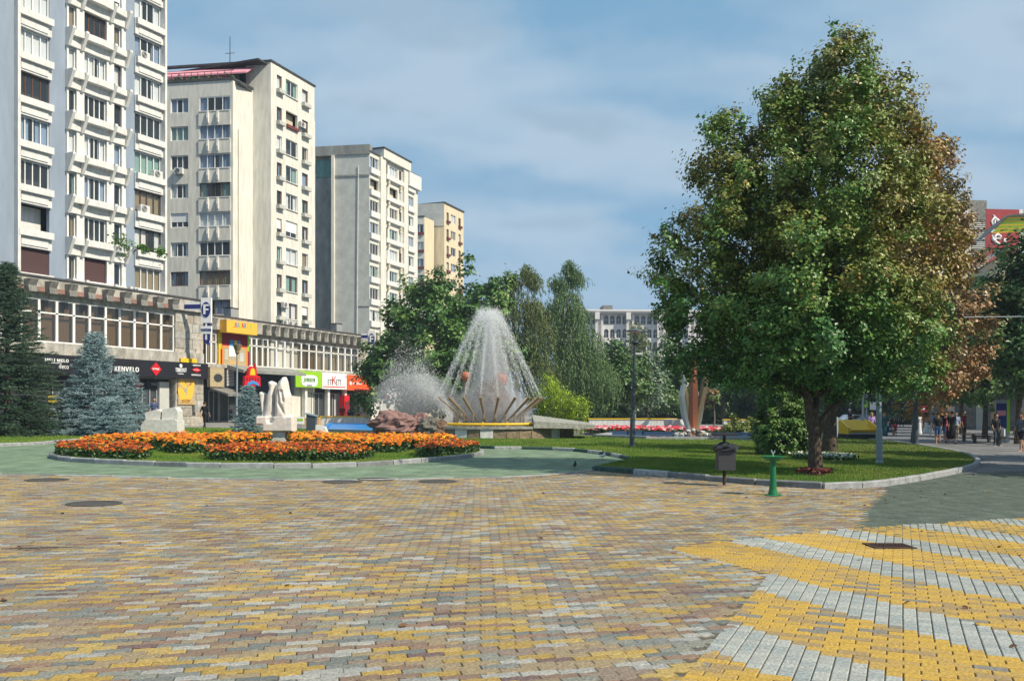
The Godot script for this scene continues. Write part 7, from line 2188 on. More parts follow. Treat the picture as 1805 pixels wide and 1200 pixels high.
	for i in holes.size():
		var q = holes[i]
		if i == 5: continue
		var h := thing("manhole_cover", q[2], "manhole cover", Transform3D(Basis(Vector3(0, 0, 1), -K), gp(q[0], q[1], 0.004)), "manhole covers")
		var mh := MB.new(); mh.lathe([Vector2(0.36, -0.03), Vector2(0.36, 0.006), Vector2(0.31, 0.006), Vector2(0.31, 0.002), Vector2(0.0, 0.002)], 24); part(h, "cover", mh, M.rust if i == 3 else M.iron)
		var ring := MB.new(); ring.lathe([Vector2(0.43, -0.03), Vector2(0.43, 0.008), Vector2(0.37, 0.008), Vector2(0.37, -0.02)], 24); part(h, "rim", ring, M.iron)
	p = gp(1568, 963, 0.004)
	t = thing("drain_grate", "rusty rectangular drain grate in the yellow paving", "grate", Transform3D(Basis(Vector3(0, 0, 1), -K) * Basis(Vector3.UP, 0.05), p))
	m = MB.new(); m.box(-0.23, 0.23, -0.03, 0.001, -0.15, 0.15); part(t, "pit", m, M.black_metal)
	m = MB.new(); m.box(-0.26, 0.26, -0.03, 0.012, 0.15, 0.19); m.box(-0.26, 0.26, -0.03, 0.012, -0.19, -0.15); m.box(-0.26, -0.23, -0.03, 0.012, -0.15, 0.15); m.box(0.23, 0.26, -0.03, 0.012, -0.15, 0.15); part(t, "grate_frame", m, M.rust)
	for i in 9:
		m = MB.new(); m.box(-0.21 + i * 0.05, -0.19 + i * 0.05, -0.02, 0.009, -0.15, 0.15); part(t, "bar", m, M.rust)
	# twig on the pavers
	t = thing("twig", "dry brown twig lying on the pavers at left", "twig", Transform3D(Basis.IDENTITY, gp(60, 968, 0.012)))
	m = MB.new(); m.tube([Vector3(-0.35, 0, 0.03), Vector3(-0.1, 0.01, 0.07), Vector3(0.2, 0.012, 0.0), Vector3(0.5, 0.0, -0.1)], [0.004, 0.007, 0.007, 0.003], 5); part(t, "stem", m, M.bark)
	m = MB.new(); m.tube([Vector3(-0.1, 0.01, 0.07), Vector3(-0.25, 0.01, -0.1), Vector3(-0.1, 0.01, -0.16)], [0.006, 0.005, 0.003], 5); part(t, "side_shoot", m, M.bark)
	# fallen leaves
	var lc := [Color(0.20, 0.10, 0.04), Color(0.28, 0.16, 0.05), Color(0.12, 0.06, 0.03)]
	var fb := PackedFloat32Array()
	for i in 420:
		var q := Vector2(rng.randf_range(3, 15), rng.randf_range(-30, -6)) if i < 330 else Vector2(rng.randf_range(-8, 8), rng.randf_range(-20, -6))
		if inside(q, lawn_poly) and rng.randf() < 0.3: continue
		if q.x > 4 and q.y > -16 and rng.randf() < 0.8: continue
		var lift := 0.11 if inside(q, lawn_poly) else 0.012
		put(fb, facing(Vector3(rng.randfn() * 0.3, 1, rng.randfn() * 0.3), rng.randf() * TAU, rng.randf_range(0.04, 0.08)), Vector3(q.x, gy(q.x) + lift, q.y), lc[i % 3])
	tag(cloud(self, "fallen_leaves", leaf_mesh(), M.leaf, fb, "stuff"), "dry brown leaves scattered over lawn and paving", "leaves")
	# low shop stands and litter bin by the far shops
	t = thing("litter_bin", "dark slanted litter bin by the shops, right of the flame sculpture", "bin", Transform3D(Basis.IDENTITY, stand(548, 56)))
	m = MB.new(); m.hexa(Vector3(-0.25, 0, 0.25), Vector3(0.25, 0, 0.25), Vector3(0.32, 0.95, 0.25), Vector3(-0.25, 1.1, 0.25), Vector3(-0.25, 0, -0.25), Vector3(0.25, 0, -0.25), Vector3(0.32, 0.95, -0.25), Vector3(-0.25, 1.1, -0.25)); part(t, "body", m, M.pole_dark)
	m = MB.new(); m.hexa(Vector3(-0.3, 1.1, 0.3), Vector3(0.36, 0.95, 0.3), Vector3(0.36, 1.02, 0.3), Vector3(-0.3, 1.18, 0.3), Vector3(-0.3, 1.1, -0.3), Vector3(0.36, 0.95, -0.3), Vector3(0.36, 1.02, -0.3), Vector3(-0.3, 1.18, -0.3)); part(t, "lid", m, M.pole_grey)
	t = thing("display_stand", "low white and lime display stand beside the flame sculpture", "stand", Transform3D(Basis.IDENTITY, stand(524, 62)))
	boxpart(t, "panel", Transform3D.IDENTITY, "white", -0.4, 0.45, 0.35, 0.85, -0.05, 0.05); boxpart(t, "stripe", Transform3D.IDENTITY, "lime", -0.34, 0.38, 0.55, 0.72, 0.05, 0.06)
	boxpart(t, "foot", Transform3D.IDENTITY, "frame_grey", -0.3, 0.3, 0.0, 0.35, -0.03, 0.03)
	t = thing("stone_block", "small white stone block at the corner of the left pool", "block", Transform3D(Basis.IDENTITY, stand(567, 50, 0.07)))
	m = MB.new(); m.hexa(Vector3(-0.3, 0, 0.3), Vector3(0.35, 0, 0.3), Vector3(0.2, 0.42, 0.2), Vector3(-0.3, 0.5, 0.2), Vector3(-0.3, 0, -0.3), Vector3(0.35, 0, -0.3), Vector3(0.2, 0.42, -0.2), Vector3(-0.3, 0.5, -0.2)); part(t, "body", m, M.limestone)

# ------------------------------------------------------------------ vehicles and rides on the right
func ride(label: String, px: float, d: float, w: float) -> void:
	var t := thing("yellow_ride", label, "ride", Transform3D(Basis(Vector3.UP, 0.06), stand(px, d)), "yellow rides")
	var I := Transform3D.IDENTITY
	var m := MB.new()
	m.x = Transform3D(Basis(Vector3(0, 0, -1), Vector3.UP, Vector3(1, 0, 0)), Vector3(w / 2, 0, 0))
	m.prism(PackedVector2Array([Vector2(-0.6, 0.45), Vector2(-0.75, 0.62), Vector2(-0.2, 0.66), Vector2(0.35, 1.15), Vector2(0.5, 1.1), Vector2(0.35, 0.45)]), -w / 2, w / 2)
	part(t, "seat_shell", m, M.ride_yellow)
	for s in [0.0, w]:
		m = MB.new(); m.x = Transform3D(Basis(Vector3(0, 0, -1), Vector3.UP, Vector3(1, 0, 0)), Vector3(s, 0, 0))
		m.prism(PackedVector2Array([Vector2(-0.8, 0.3), Vector2(-0.85, 0.75), Vector2(0.4, 1.22), Vector2(0.58, 1.1), Vector2(0.45, 0.3)]), -0.06, 0.06)
		part(t, "side_panel", m, M.ride_yellow)
	boxpart(t, "bumper", I, "rubber", -0.12, w + 0.12, 0.1, 0.36, -0.5, 0.95)
	boxpart(t, "footboard", I, "frame_grey", 0.05, w - 0.05, 0.36, 0.44, 0.2, 0.85)
	for s in [0.3, w - 0.3]:
		m = MB.new(); m.x = Transform3D(Basis(Vector3(0, 0, 1), PI / 2), Vector3(s + 0.08, 0.13, 0.7)); m.lathe([Vector2(0, 0), Vector2(0.13, 0), Vector2(0.13, 0.14), Vector2(0, 0.14)], 12); part(t, "wheel", m, M.rubber)
func car(label: String, p: Vector3, turn: float, m: String) -> void:
	var t := thing("parked_car", label, "car", yaw(p, turn), "cars beyond the rides")
	var I := Transform3D.IDENTITY
	var b := MB.new(); b.prism(PackedVector2Array([Vector2(-2.1, 0.3), Vector2(2.1, 0.3), Vector2(2.15, 0.6), Vector2(2.0, 0.8), Vector2(1.0, 0.95), Vector2(0.35, 1.42), Vector2(-1.2, 1.45), Vector2(-1.9, 0.98), Vector2(-2.15, 0.9)]), -0.85, 0.85)
	part(t, "body", b, M[m])
	for s in [-1.0, 1.0]:
		var g := MB.new(); g.prism(PackedVector2Array([Vector2(0.8, 0.97), Vector2(0.28, 1.36), Vector2(-1.1, 1.38), Vector2(-1.6, 1.0)]), s * 0.86 - 0.005, s * 0.86 + 0.005); part(t, "side_window", g, M.shop_dark)
		for x in [-1.3, 1.3]:
			var wh := MB.new(); wh.x = Transform3D(Basis(Vector3.RIGHT, PI / 2), Vector3(x, 0.32, s * 0.8 - 0.1)); wh.lathe([Vector2(0, 0), Vector2(0.32, 0), Vector2(0.32, 0.2), Vector2(0, 0.2)], 16)
			var w := part(t, "wheel", wh, M.rubber)
			var rm := MB.new(); rm.x = Transform3D(Basis(Vector3.RIGHT, PI / 2), Vector3(x, 0.32, s * 0.8 - 0.11)); rm.lathe([Vector2(0, 0), Vector2(0.2, 0), Vector2(0.2, 0.22), Vector2(0, 0.22)], 12); part(w, "rim", rm, M.steel)
	var ws := MB.new(); ws.quad(Vector3(1.0, 0.96, 0.75), Vector3(1.0, 0.96, -0.75), Vector3(0.37, 1.41, -0.7), Vector3(0.37, 1.41, 0.7)); ws.x = Transform3D(Basis.IDENTITY, Vector3(0.012, 0.012, 0)); part(t, "windscreen", ws, M.shop_dark)
	for z in [-0.6, 0.6]:
		var hl := MB.new(); hl.box(2.08, 2.13, 0.62, 0.76, z - 0.16, z + 0.16); part(t, "headlight", hl, M.chrome)
func make_vehicles() -> void:
	ride("front yellow ride car with bench seat right of the big trunk", 1487, 55.0, 1.75)
	ride("rear yellow ride car glimpsed above the front one", 1480, 62.0, 1.9)
	car("white car parked beyond the yellow rides", stand(1512, 100), 0.25, "car_white")
	car("dark car parked right of the white car", stand(1545, 96), 0.4, "car_dark")
	var t := thing("notice_board", "green and white notice boards on a pole over the rides", "sign", Transform3D(Basis.IDENTITY, stand(1528, 72)))
	boxpart(t, "post", Transform3D.IDENTITY, "pole_grey", -0.05, 0.05, 0, 3.6, -0.04, 0.04)
	boxpart(t, "white_board", Transform3D.IDENTITY, "white", 0.25, 0.72, 1.9, 2.5, 0.04, 0.08)
	boxpart(t, "green_board", Transform3D.IDENTITY, "lime", -0.35, 0.1, 2.1, 2.35, 0.04, 0.08)
	t = thing("stall_sign", "red round topped stall sign behind the walkers", "sign", Transform3D(Basis.IDENTITY, stand(1626, 76)))
	boxpart(t, "board", Transform3D.IDENTITY, "dark_red", -0.45, 0.5, 1.75, 2.3, -0.05, 0.05); boxpart(t, "post", Transform3D.IDENTITY, "pole_dark", -0.05, 0.05, 0, 1.75, -0.05, 0.05)
	boxpart(t, "lettered_strip", Transform3D.IDENTITY, "white", -0.2, 0.2, 1.98, 2.12, 0.05, 0.06)
	t = thing("info_panel", "standing advertising panel in green and blue among the alley trees", "sign", Transform3D(Basis(Vector3.UP, -0.3), stand(1768, 52)))
	boxpart(t, "frame", Transform3D.IDENTITY, "pole_grey", -0.36, 0.36, 0.0, 2.5, -0.1, 0.1); boxpart(t, "green_edge", Transform3D.IDENTITY, "lime", 0.2, 0.36, 0.6, 2.5, 0.1, 0.12); boxpart(t, "picture", Transform3D.IDENTITY, "navy", -0.33, 0.2, 0.9, 2.3, 0.1, 0.12)
	boxpart(t, "strip", Transform3D.IDENTITY, "pink_cloth", -0.3, 0.15, 1.6, 1.9, 0.12, 0.13)
	t = thing("play_stand", "small green and orange stand between the two tree trunks", "stand", Transform3D(Basis.IDENTITY, stand(1468, 52)))
	boxpart(t, "green_box", Transform3D.IDENTITY, "lime", -0.12, 0.12, 0.45, 0.8, -0.1, 0.1); boxpart(t, "orange_box", Transform3D.IDENTITY, "orange", -0.12, 0.12, 0.9, 1.1, -0.1, 0.1); boxpart(t, "leg", Transform3D.IDENTITY, "pole_grey", -0.04, 0.04, 0, 1.1, -0.04, 0.04)
	for i in 4:
		var b := thing("park_bench", ["bench under the alley trees behind the black clad pair", "bench between the walkers and the lone woman", "bench left of the advertising panel", "bench right of the advertising panel"][i], "bench", Transform3D(Basis(Vector3.UP, -0.7), stand([1697, 1722, 1742, 1785][i], [56.0, 52.0, 50.0, 47.0][i])), "benches in the alley")
		for k in 3:
			boxpart(b, "seat_slat", Transform3D.IDENTITY, "wood", -0.8, 0.8, 0.42, 0.46, -0.2 + k * 0.15, -0.08 + k * 0.15)
		for x in [-0.65, 0.65]:
			boxpart(b, "leg", Transform3D.IDENTITY, "iron", x - 0.05, x + 0.05, 0, 0.42, -0.18, 0.2)

func pigeon(label: String, p: Vector3, turn: float, c: Color) -> void:
	var t := thing("pigeon", label, "bird", Transform3D(Basis(Vector3.UP, turn).scaled(Vector3.ONE * 0.8), p))
	var f := func(x: Vector3):
		var d := capsule(x, Vector3(-0.05, 0.13, 0), Vector3(0.06, 0.15, 0), 0.045, 0.06)
		d = smin(d, capsule(x, Vector3(0.08, 0.17, 0), Vector3(0.10, 0.24, 0), 0.035, 0.024), 0.04)
		d = smin(d, capsule(x, Vector3(0.105, 0.25, 0), Vector3(0.115, 0.25, 0), 0.026, 0.022), 0.02)
		d = smin(d, capsule(x, Vector3(-0.06, 0.12, 0), Vector3(-0.19, 0.09, 0), 0.03, 0.014), 0.03)
		return d
	M["bird_" + label.left(5)] = mat("bird", c, 0.7)
	var b := part(t, "body", sdf_mesh(f, Vector3(-0.24, 0.04, -0.1), Vector3(0.18, 0.31, 0.1), 0.012), M["bird_" + label.left(5)])
	var k := MB.new(); k.tube([Vector3(0.13, 0.25, 0), Vector3(0.16, 0.24, 0)], [0.008, 0.002], 5); part(t, "beak", k, M.black_metal)
	for z in [-0.025, 0.025]:
		var l := MB.new(); l.tube([Vector3(0.01, 0.1, z), Vector3(0.0, 0.0, z), Vector3(0.04, 0.004, z)], [0.006, 0.005, 0.003], 5); part(t, "leg", l, M.rust)

# ------------------------------------------------------------------ people
var head_net := []
var hand_net := []
var hair_nets := {}
var pose_nets := {}
func grid_net(f: Callable, lo: Vector3, hi: Vector3, cell: float) -> Array:
	var n := Vector3i(((hi - lo) / cell).ceil()) + Vector3i.ONE
	var g := PackedFloat32Array(); g.resize(n.x * n.y * n.z)
	var i := 0
	for z in n.z:
		for y in n.y:
			for x in n.x:
				g[i] = f.call(lo + Vector3(x, y, z) * cell); i += 1
	return nets(g, n, lo, cell)
func make_head() -> void:
	# head about its centre, face towards +z
	var f := func(p: Vector3):
		var d := capsule(p, Vector3(0, 0.035, -0.015), Vector3(0, 0.02, 0.012), 0.088, 0.084)
		d = smin(d, capsule(p, Vector3(0, -0.04, 0.03), Vector3(0, -0.085, 0.045), 0.06, 0.038), 0.05)
		d = smin(d, capsule(p, Vector3(0, 0.012, 0.09), Vector3(0, -0.025, 0.112), 0.011, 0.016), 0.018)
		d = smin(d, capsule(p, Vector3(-0.02, -0.058, 0.082), Vector3(0.02, -0.058, 0.082), 0.010, 0.010), 0.012)
		for s in [-1.0, 1.0]:
			d = smin(d, capsule(p, Vector3(s * 0.088, 0.015, -0.01), Vector3(s * 0.088, -0.025, -0.008), 0.016, 0.011), 0.01)
			d = maxf(d, -capsule(p, Vector3(s * 0.033, 0.006, 0.105), Vector3(s * 0.033, 0.006, 0.11), 0.017, 0.017))
			d = minf(d, capsule(p, Vector3(s * 0.033, 0.005, 0.08), Vector3(s * 0.033, 0.005, 0.082), 0.013, 0.013))
		d = smin(d, capsule(p, Vector3(0, -0.08, -0.02), Vector3(0, -0.17, -0.03), 0.055, 0.058), 0.03)
		return d
	head_net = grid_net(f, Vector3(-0.125, -0.2, -0.13), Vector3(0.125, 0.15, 0.15), 0.009)
	# hand hanging down from the wrist, thumb to the front
	var h := func(p: Vector3):
		var d := capsule(p, Vector3(0, 0.0, 0), Vector3(0, -0.07, 0.0), 0.022, 0.026)
		d = smin(d, capsule(p, Vector3(0, -0.03, 0.018), Vector3(0, -0.075, 0.024), 0.018, 0.016), 0.02)
		d = smin(d, capsule(p, Vector3(0, -0.03, -0.018), Vector3(0, -0.075, -0.024), 0.018, 0.016), 0.02)
		var tips := [[0.03, -0.155], [0.011, -0.172], [-0.009, -0.165], [-0.028, -0.145]]
		for q in tips:
			var k := Vector3(0.004, -0.075, q[0])
			var m := Vector3(0.010, lerpf(-0.075, q[1], 0.5), q[0] * 1.05)
			d = minf(d, capsule(p, k, m, 0.0095, 0.009)); d = minf(d, capsule(p, m, Vector3(0.024, q[1], q[0]), 0.009, 0.007))
		d = smin(d, capsule(p, Vector3(0.0, -0.025, 0.028), Vector3(0.012, -0.07, 0.056), 0.012, 0.010), 0.012)
		d = minf(d, capsule(p, Vector3(0.012, -0.07, 0.056), Vector3(0.02, -0.1, 0.056), 0.010, 0.008))
		return d
	hand_net = grid_net(h, Vector3(-0.04, -0.19, -0.05), Vector3(0.05, 0.03, 0.075), 0.0055)
	for kind in ["short", "long", "bald"]:
		var hf := func(p: Vector3):
			var d := capsule(p, Vector3(0, 0.042, -0.02), Vector3(0, 0.03, -0.01), 0.096, 0.094)
			if kind == "long":
				d = smin(d, capsule(p, Vector3(0, 0.02, -0.05), Vector3(0, -0.24, -0.075), 0.085, 0.06), 0.04)
			# leave the face free
			d = maxf(d, -capsule(p, Vector3(0, -0.01, 0.11), Vector3(0, -0.16, 0.10), 0.085, 0.11))
			if kind != "long":
				d = maxf(d, -(p.y + 0.03 + p.z * 0.3))
			return d
		hair_nets[kind] = grid_net(hf, Vector3(-0.13, -0.34, -0.17), Vector3(0.13, 0.16, 0.12), 0.012)
func skeleton(pose: String) -> Dictionary:
	var J := {}
	var st := 0.0
	if pose == "walk": st = 0.2
	for s in [-1.0, 1.0]:
		var k := "l" if s > 0 else "r"
		var fwd: float = st * s
		J["hip" + k] = Vector3(s * 0.085, 0.90, 0); J["knee" + k] = Vector3(s * 0.095, 0.49, fwd * 0.6 + 0.03); J["ankle" + k] = Vector3(s * 0.10, 0.085 + maxf(-fwd, 0) * 0.25, fwd * 1.1 - 0.02)
		J["toe" + k] = J["ankle" + k] + Vector3(s * 0.03, -0.045, 0.17)
		J["sh" + k] = Vector3(s * 0.175, 1.40, -0.01); J["el" + k] = Vector3(s * 0.22, 1.12, -0.03 - fwd * 0.6); J["wr" + k] = Vector3(s * 0.22, 0.88, 0.04 - fwd * 0.9)
	if pose == "hold":
		J.ell = Vector3(0.23, 1.13, 0.02); J.wrl = Vector3(0.10, 1.16, 0.24); J.elr = Vector3(-0.23, 1.12, 0.0); J.wrr = Vector3(-0.12, 1.12, 0.24)
	if pose == "bag":
		J.elr = Vector3(-0.24, 1.13, 0.0); J.wrr = Vector3(-0.26, 0.95, 0.16); J.kneel = Vector3(0.10, 0.49, 0.09); J.anklel = Vector3(0.12, 0.085, 0.1); J.toel = Vector3(0.16, 0.04, 0.26)
	if pose == "sit":
		for k in ["l", "r"]:
			var s := 1.0 if k == "l" else -1.0
			J["hip" + k] = Vector3(s * 0.09, 0.47, -0.05); J["knee" + k] = Vector3(s * 0.12, 0.50, 0.36); J["ankle" + k] = Vector3(s * 0.12, 0.085, 0.40); J["toe" + k] = Vector3(s * 0.14, 0.04, 0.56)
			J["sh" + k] = Vector3(s * 0.175, 0.96, 0.03); J["el" + k] = Vector3(s * 0.22, 0.72, 0.12); J["wr" + k] = Vector3(s * 0.14, 0.60, 0.33)
	var mid: Vector3 = (J.hipl + J.hipr) / 2; var ch: Vector3 = (J.shl + J.shr) / 2
	J.pelvis = mid + Vector3(0, 0.02, 0); J.waist = mid.lerp(ch, 0.42); J.chest = mid.lerp(ch, 0.78); J.neck = ch + Vector3(0, 0.06, 0); J.head = ch + Vector3(0, 0.215, 0.015)
	return J
func body_net(pose: String, legs: String, build: float) -> Array:
	var key := pose + legs + str(build)
	if pose_nets.has(key): return pose_nets[key]
	var J := skeleton(pose)
	var w := build
	# region: 0 skin 1 top 2 bottom 3 shoes
	var B := [[J.pelvis + Vector3(-0.06, 0, 0), J.pelvis + Vector3(0.06, 0, 0), 0.115 * w, 0.115 * w, 2], [J.pelvis + Vector3(0, 0.04, 0), J.waist, 0.125 * w, 0.115 * w, 1], [J.waist, J.chest, 0.115 * w, 0.125 * w, 1],
		[J.chest + Vector3(-0.06, 0, 0), J.chest + Vector3(0.06, 0, 0), 0.115 * w, 0.115 * w, 1], [J.shl, J.shr, 0.062, 0.062, 1], [J.neck + Vector3(0, -0.03, 0), J.neck + Vector3(0, 0.08, 0.01), 0.052, 0.05, 0]]
	for k in ["l", "r"]:
		var kn: Vector3 = J["knee" + k]
		B.append([J["hip" + k], kn, 0.088 * w, 0.058, 2])
		B.append([kn, J["ankle" + k], 0.056, 0.036, 2 if legs == "long" else 0])
		B.append([J["ankle" + k] + Vector3(0, -0.035, -0.04), J["toe" + k], 0.04, 0.033, 3])
		B.append([J["sh" + k], J["el" + k], 0.053 * w, 0.041, 1])
		B.append([J["el" + k], J["wr" + k], 0.04, 0.027, 0])
	if legs == "skirt":
		B.append([J.pelvis + Vector3(0, -0.02, 0), (J.kneel + J.kneer) / 2 + Vector3(0, 0.04, 0), 0.14 * w, 0.19 * w, 2])
	if legs == "gown":
		B.append([J.pelvis, (J.anklel + J.ankler) / 2 + Vector3(0, 0.12, 0), 0.14 * w, 0.22, 2])
	var cell := 0.026
	var lo := Vector3(-0.42, -0.06, -0.42); var hi := Vector3(0.42, 1.62, 0.66)
	var n := Vector3i(((hi - lo) / cell).ceil()) + Vector3i.ONE
	var g := PackedFloat32Array(); g.resize(n.x * n.y * n.z); g.fill(1.0)
	for b in B:
		var r: float = maxf(b[2], b[3]) + 0.07
		var mn: Vector3 = (b[0].min(b[1]) - Vector3.ONE * r - lo) / cell; var mx: Vector3 = (b[0].max(b[1]) + Vector3.ONE * r - lo) / cell
		for z in range(maxi(0, int(mn.z)), mini(n.z, int(mx.z) + 2)):
			for y in range(maxi(0, int(mn.y)), mini(n.y, int(mx.y) + 2)):
				var row := z * n.x * n.y + y * n.x
				for x in range(maxi(0, int(mn.x)), mini(n.x, int(mx.x) + 2)):
					var d := capsule(lo + Vector3(x, y, z) * cell, b[0], b[1], b[2], b[3])
					g[row + x] = smin(g[row + x], d, 0.035)
	var o := nets(g, n, lo, cell)
	var reg := PackedInt32Array()
	for v in o[0]:
		var best := 1e9; var id := 0
		for b in B:
			var d := capsule(v, b[0], b[1], b[2], b[3])
			if d < best: best = d; id = b[4]
		if id == 1 and v.y < J.pelvis.y - 0.02: id = 2
		if legs == "short" and id == 2 and v.y < J.kneel.y + 0.08 and pose != "sit": id = 0
		reg.append(id)
	pose_nets[key] = [o, reg, J]
	return pose_nets[key]
var people := 0
func person(label: String, p: Vector3, turn: float, h: float, pose: String, legs: String, build: float, top: Color, bottom: Color, shoe := Color(0.03, 0.03, 0.03), hair := Color(0.03, 0.02, 0.015), hair_kind := "short", group := "") -> Node3D:
	var t := thing("person", label, "person", Transform3D(Basis(Vector3.UP, turn).scaled(Vector3.ONE * h / 1.72), p), group)
	var q: Array = body_net(pose, legs, build)
	var skin := Color(0.42, 0.24, 0.16)
	var pal := [skin, top, bottom, shoe]
	var cols := PackedColorArray()
	for r in q[1]: cols.append(pal[r])
	var mb := MB.new()
	emit(mb, q[0], cols)
	var J: Dictionary = q[2]
	mb.col = skin
	mb.x = Transform3D(Basis(Vector3.UP, rng.randf_range(-0.4, 0.4)), J.head)
	emit(mb, head_net, PackedColorArray())
	for k in ["l", "r"]:
		var dir: Vector3 = (J["wr" + k] - J["el" + k]).normalized()
		var yb := -dir; var xb := (Vector3(-1, 0, 0) if k == "l" else Vector3(1, 0, 0)); var zb := xb.cross(yb).normalized(); xb = yb.cross(zb).normalized()
		if k == "r": zb = zb; 
		mb.x = Transform3D(Basis(xb, yb, zb), J["wr" + k])
		emit(mb, hand_net, PackedColorArray())
	mb.x = Transform3D.IDENTITY
	part(t, "body", mb, M.cloth)
	var hm := MB.new(); hm.col = hair; hm.x = Transform3D(Basis.IDENTITY, J.head)
	emit(hm, hair_nets[hair_kind], PackedColorArray())
	part(t, "hair", hm, M.cloth)
	return t
func make_people() -> void:
	make_head()
	var blk := Color(0.015, 0.015, 0.018); var wht := Color(0.68, 0.68, 0.68); var blue := Color(0.05, 0.10, 0.22); var away := PI
	# by the shops
	person("person in black sleeveless top and trousers walking along the stone wall", stand(360, 60), away - 0.3, 1.76, "walk", "long", 1.05, blk, blk)
	person("person in white shirt and dark vest behind the pale stone block", stand(271, 56, 0.15), 0.5, 1.8, "stand", "long", 1.05, Color(0.06, 0.08, 0.18), blk, blk, Color(0.03, 0.03, 0.03))
	person("person in dark clothes half hidden by the blue spruce", stand(246, 50), -0.8, 1.6, "stand", "long", 1.0, blk, Color(0.12, 0.1, 0.1), blk, Color(0.02, 0.02, 0.02), "long")
	person("person in red dress at the red kiosk", stand(603, 80), 0.3, 1.68, "stand", "gown", 1.0, Color(0.2, 0.02, 0.02), Color(0.6, 0.02, 0.02), blk, Color(0.02, 0.015, 0.01), "long")
	person("child in dark shirt between the two at the red kiosk", stand(615, 78), 0.0, 1.3, "stand", "long", 0.95, Color(0.03, 0.03, 0.06), blk)
	person("person in white shirt and red apron at the red kiosk", stand(631, 79), -0.4, 1.7, "hold", "skirt", 1.0, wht, Color(0.6, 0.02, 0.02), blk)
	# on the right
	person("person in black shirt and blue shorts walking away, left of the pair", gp(1654, 784), away + 0.1, 1.72, "stand", "short", 1.08, blk, Color(0.06, 0.14, 0.3), Color(0.3, 0.3, 0.35))
	person("person in black top beside the blue shorts", gp(1662, 781), away - 0.1, 1.7, "walk", "short", 1.0, Color(0.03, 0.015, 0.015), Color(0.06, 0.14, 0.3), blk, Color(0.05, 0.03, 0.02), "long")
	person("broad person in loose black clothes to the knee walking away", gp(1678, 784), away, 1.78, "walk", "skirt", 1.32, blk, blk, Color(0.1, 0.03, 0.03))
	person("person in pink shirt seen between the black clad pair", gp(1668, 777), 0.2, 1.72, "stand", "long", 1.05, Color(0.45, 0.10, 0.14), Color(0.25, 0.06, 0.1))
	person("person in white and blue shirt behind the black clad pair", gp(1672, 772), away, 1.78, "stand", "long", 1.0, Color(0.4, 0.5, 0.7), Color(0.1, 0.1, 0.12))
	person("person in pale blue shirt and beige trousers", gp(1686, 776), -0.4, 1.74, "stand", "long", 1.1, Color(0.28, 0.36, 0.48), Color(0.36, 0.3, 0.22))
	person("person in dark red shirt right of the pale blue shirt", gp(1700, 775), 0.6, 1.85, "stand", "long", 1.12, Color(0.13, 0.02, 0.02), Color(0.04, 0.03, 0.03))
	person("person in tan top and wide white trousers", gp(1634, 766), away, 1.66, "hold", "gown", 0.95, Color(0.36, 0.18, 0.12), wht, Color(0.5, 0.2, 0.25), Color(0.09, 0.04, 0.02), "long")
	person("person in white half hidden behind the dark steel pole", gp(1621, 768), 0.2, 1.66, "stand", "gown", 0.95, Color(0.5, 0.45, 0.45), wht, wht, Color(0.05, 0.03, 0.02), "long")
	person("person in blue striped top and white trousers", gp(1646, 771), away + 0.3, 1.7, "walk", "long", 1.0, Color(0.2, 0.28, 0.42), wht, blk, Color(0.06, 0.05, 0.05))
	var lone := person("lone person with open black jacket and dark jeans carrying a pale bag", gp(1757, 788), 0.1, 1.68, "bag", "long", 0.95, blk, Color(0.05, 0.055, 0.065), wht, Color(0.02, 0.015, 0.015), "long")
	var bag := thing("handbag", "pale flat bag carried by the lone person in black", "bag", Transform3D(Basis(Vector3.UP, 0.3), lone.position + Vector3(0.28, 0.62, 0.1)))
	boxpart(bag, "pouch", Transform3D.IDENTITY, "ac_white", -0.05, 0.02, -0.05, 0.3, -0.14, 0.14)
	var sm := MB.new(); sm.tube([Vector3(-0.02, 0.3, -0.1), Vector3(-0.02, 0.38, 0), Vector3(-0.02, 0.3, 0.1)], [0.012, 0.012, 0.012], 6); part(bag, "handle", sm, M.ac_white)
	person("person in dark top and shorts at the right picture edge", gp(1802, 797), -1.2, 1.72, "walk", "short", 1.05, Color(0.10, 0.11, 0.14), blk, Color(0.35, 0.2, 0.13))
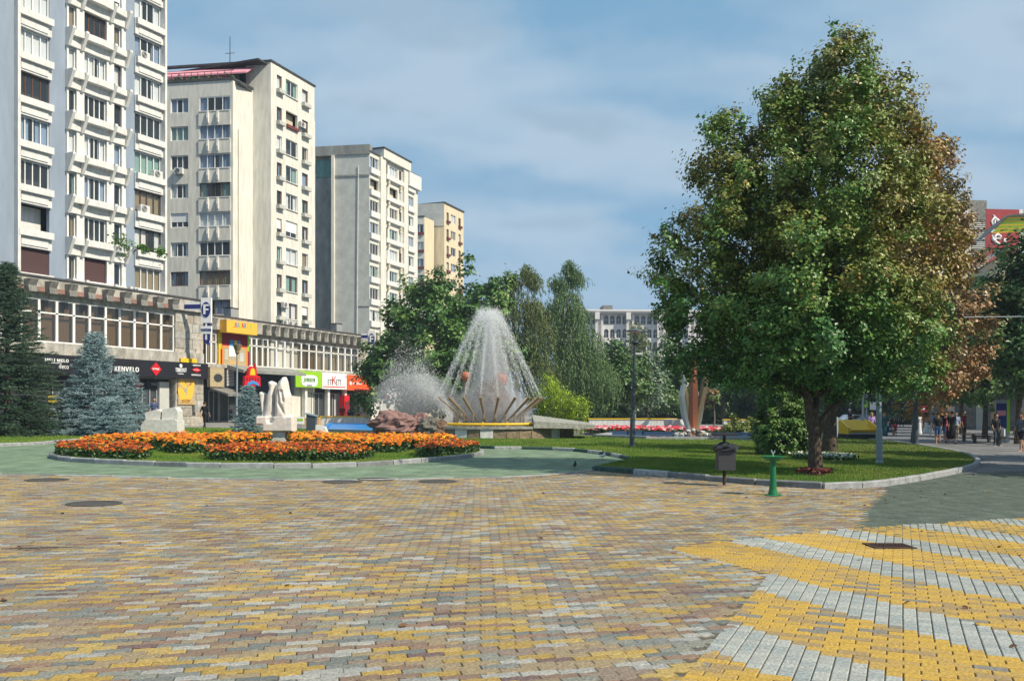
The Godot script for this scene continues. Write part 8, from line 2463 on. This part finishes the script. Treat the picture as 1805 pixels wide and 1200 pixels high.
	person("small child in red shirt standing on the street", gp(1579, 769), away, 0.98, "stand", "long", 1.05, Color(0.5, 0.015, 0.03), Color(0.03, 0.03, 0.04), wht)
	person("person in blue sitting low beside the child in red", gp(1566, 771, 0.0), 0.9, 1.6, "sit", "short", 1.0, Color(0.03, 0.09, 0.2), Color(0.03, 0.08, 0.16), wht)
	person("person in long teal dress behind the pale grey pole", gp(1560, 771), -0.2, 1.66, "stand", "gown", 1.15, Color(0.02, 0.09, 0.10), Color(0.02, 0.10, 0.11), blk, Color(0.2, 0.1, 0.05), "long")
	person("person in lilac top with fair hair by the yellow ride", gp(1537, 772), away, 1.66, "stand", "long", 1.0, Color(0.42, 0.26, 0.62), blk, blk, Color(0.36, 0.22, 0.1), "long")
	person("person in dark clothes far up the street, right", gp(1590, 755), away, 1.75, "walk", "long", 1.08, Color(0.05, 0.05, 0.08), blk)
	person("person in grey far up the street, left", gp(1580, 756), 0.2, 1.72, "stand", "long", 1.0, Color(0.12, 0.12, 0.1), blk)
	person("person in white cap leaning on the rear yellow ride", stand(1499, 64, 0.3), 0.6, 1.6, "hold", "long", 1.0, Color(0.04, 0.04, 0.06), blk, blk, wht)
	pigeon("black pigeon standing on the green path", gp(1013, 826, 0.0), 1.3, Color(0.02, 0.02, 0.022))
	pigeon("white pigeon pecking near the lawn kerb", gp(1062, 809, 0.0), 0.3, Color(0.66, 0.66, 0.66))

func _ready() -> void:
	rng.seed = 20240901
	noise.seed = 12; noise.frequency = 0.6; noise.fractal_octaves = 3
	make_camera_and_sun()
	make_sky()
	make_materials()
	make_ground()
	tower_one()
	tower_two()
	tower_three()
	tower_four()
	shops_near()
	shops_far()
	blade_sign(frA, 363.5, 66.5, 547, 1.0, "letter sign with blue disc at the near stone wall", -1.7)
	blade_sign(frB, 655, 101, 598, 1.05, "smaller looking letter sign at the far shop end by the tree", -1.2)
	far_hall()
	right_side()
	make_trees()
	make_grass()
	make_flowers()
	make_fountain()
	make_pools()
	make_sculptures()
	make_furniture()
	make_vehicles()
	make_people()
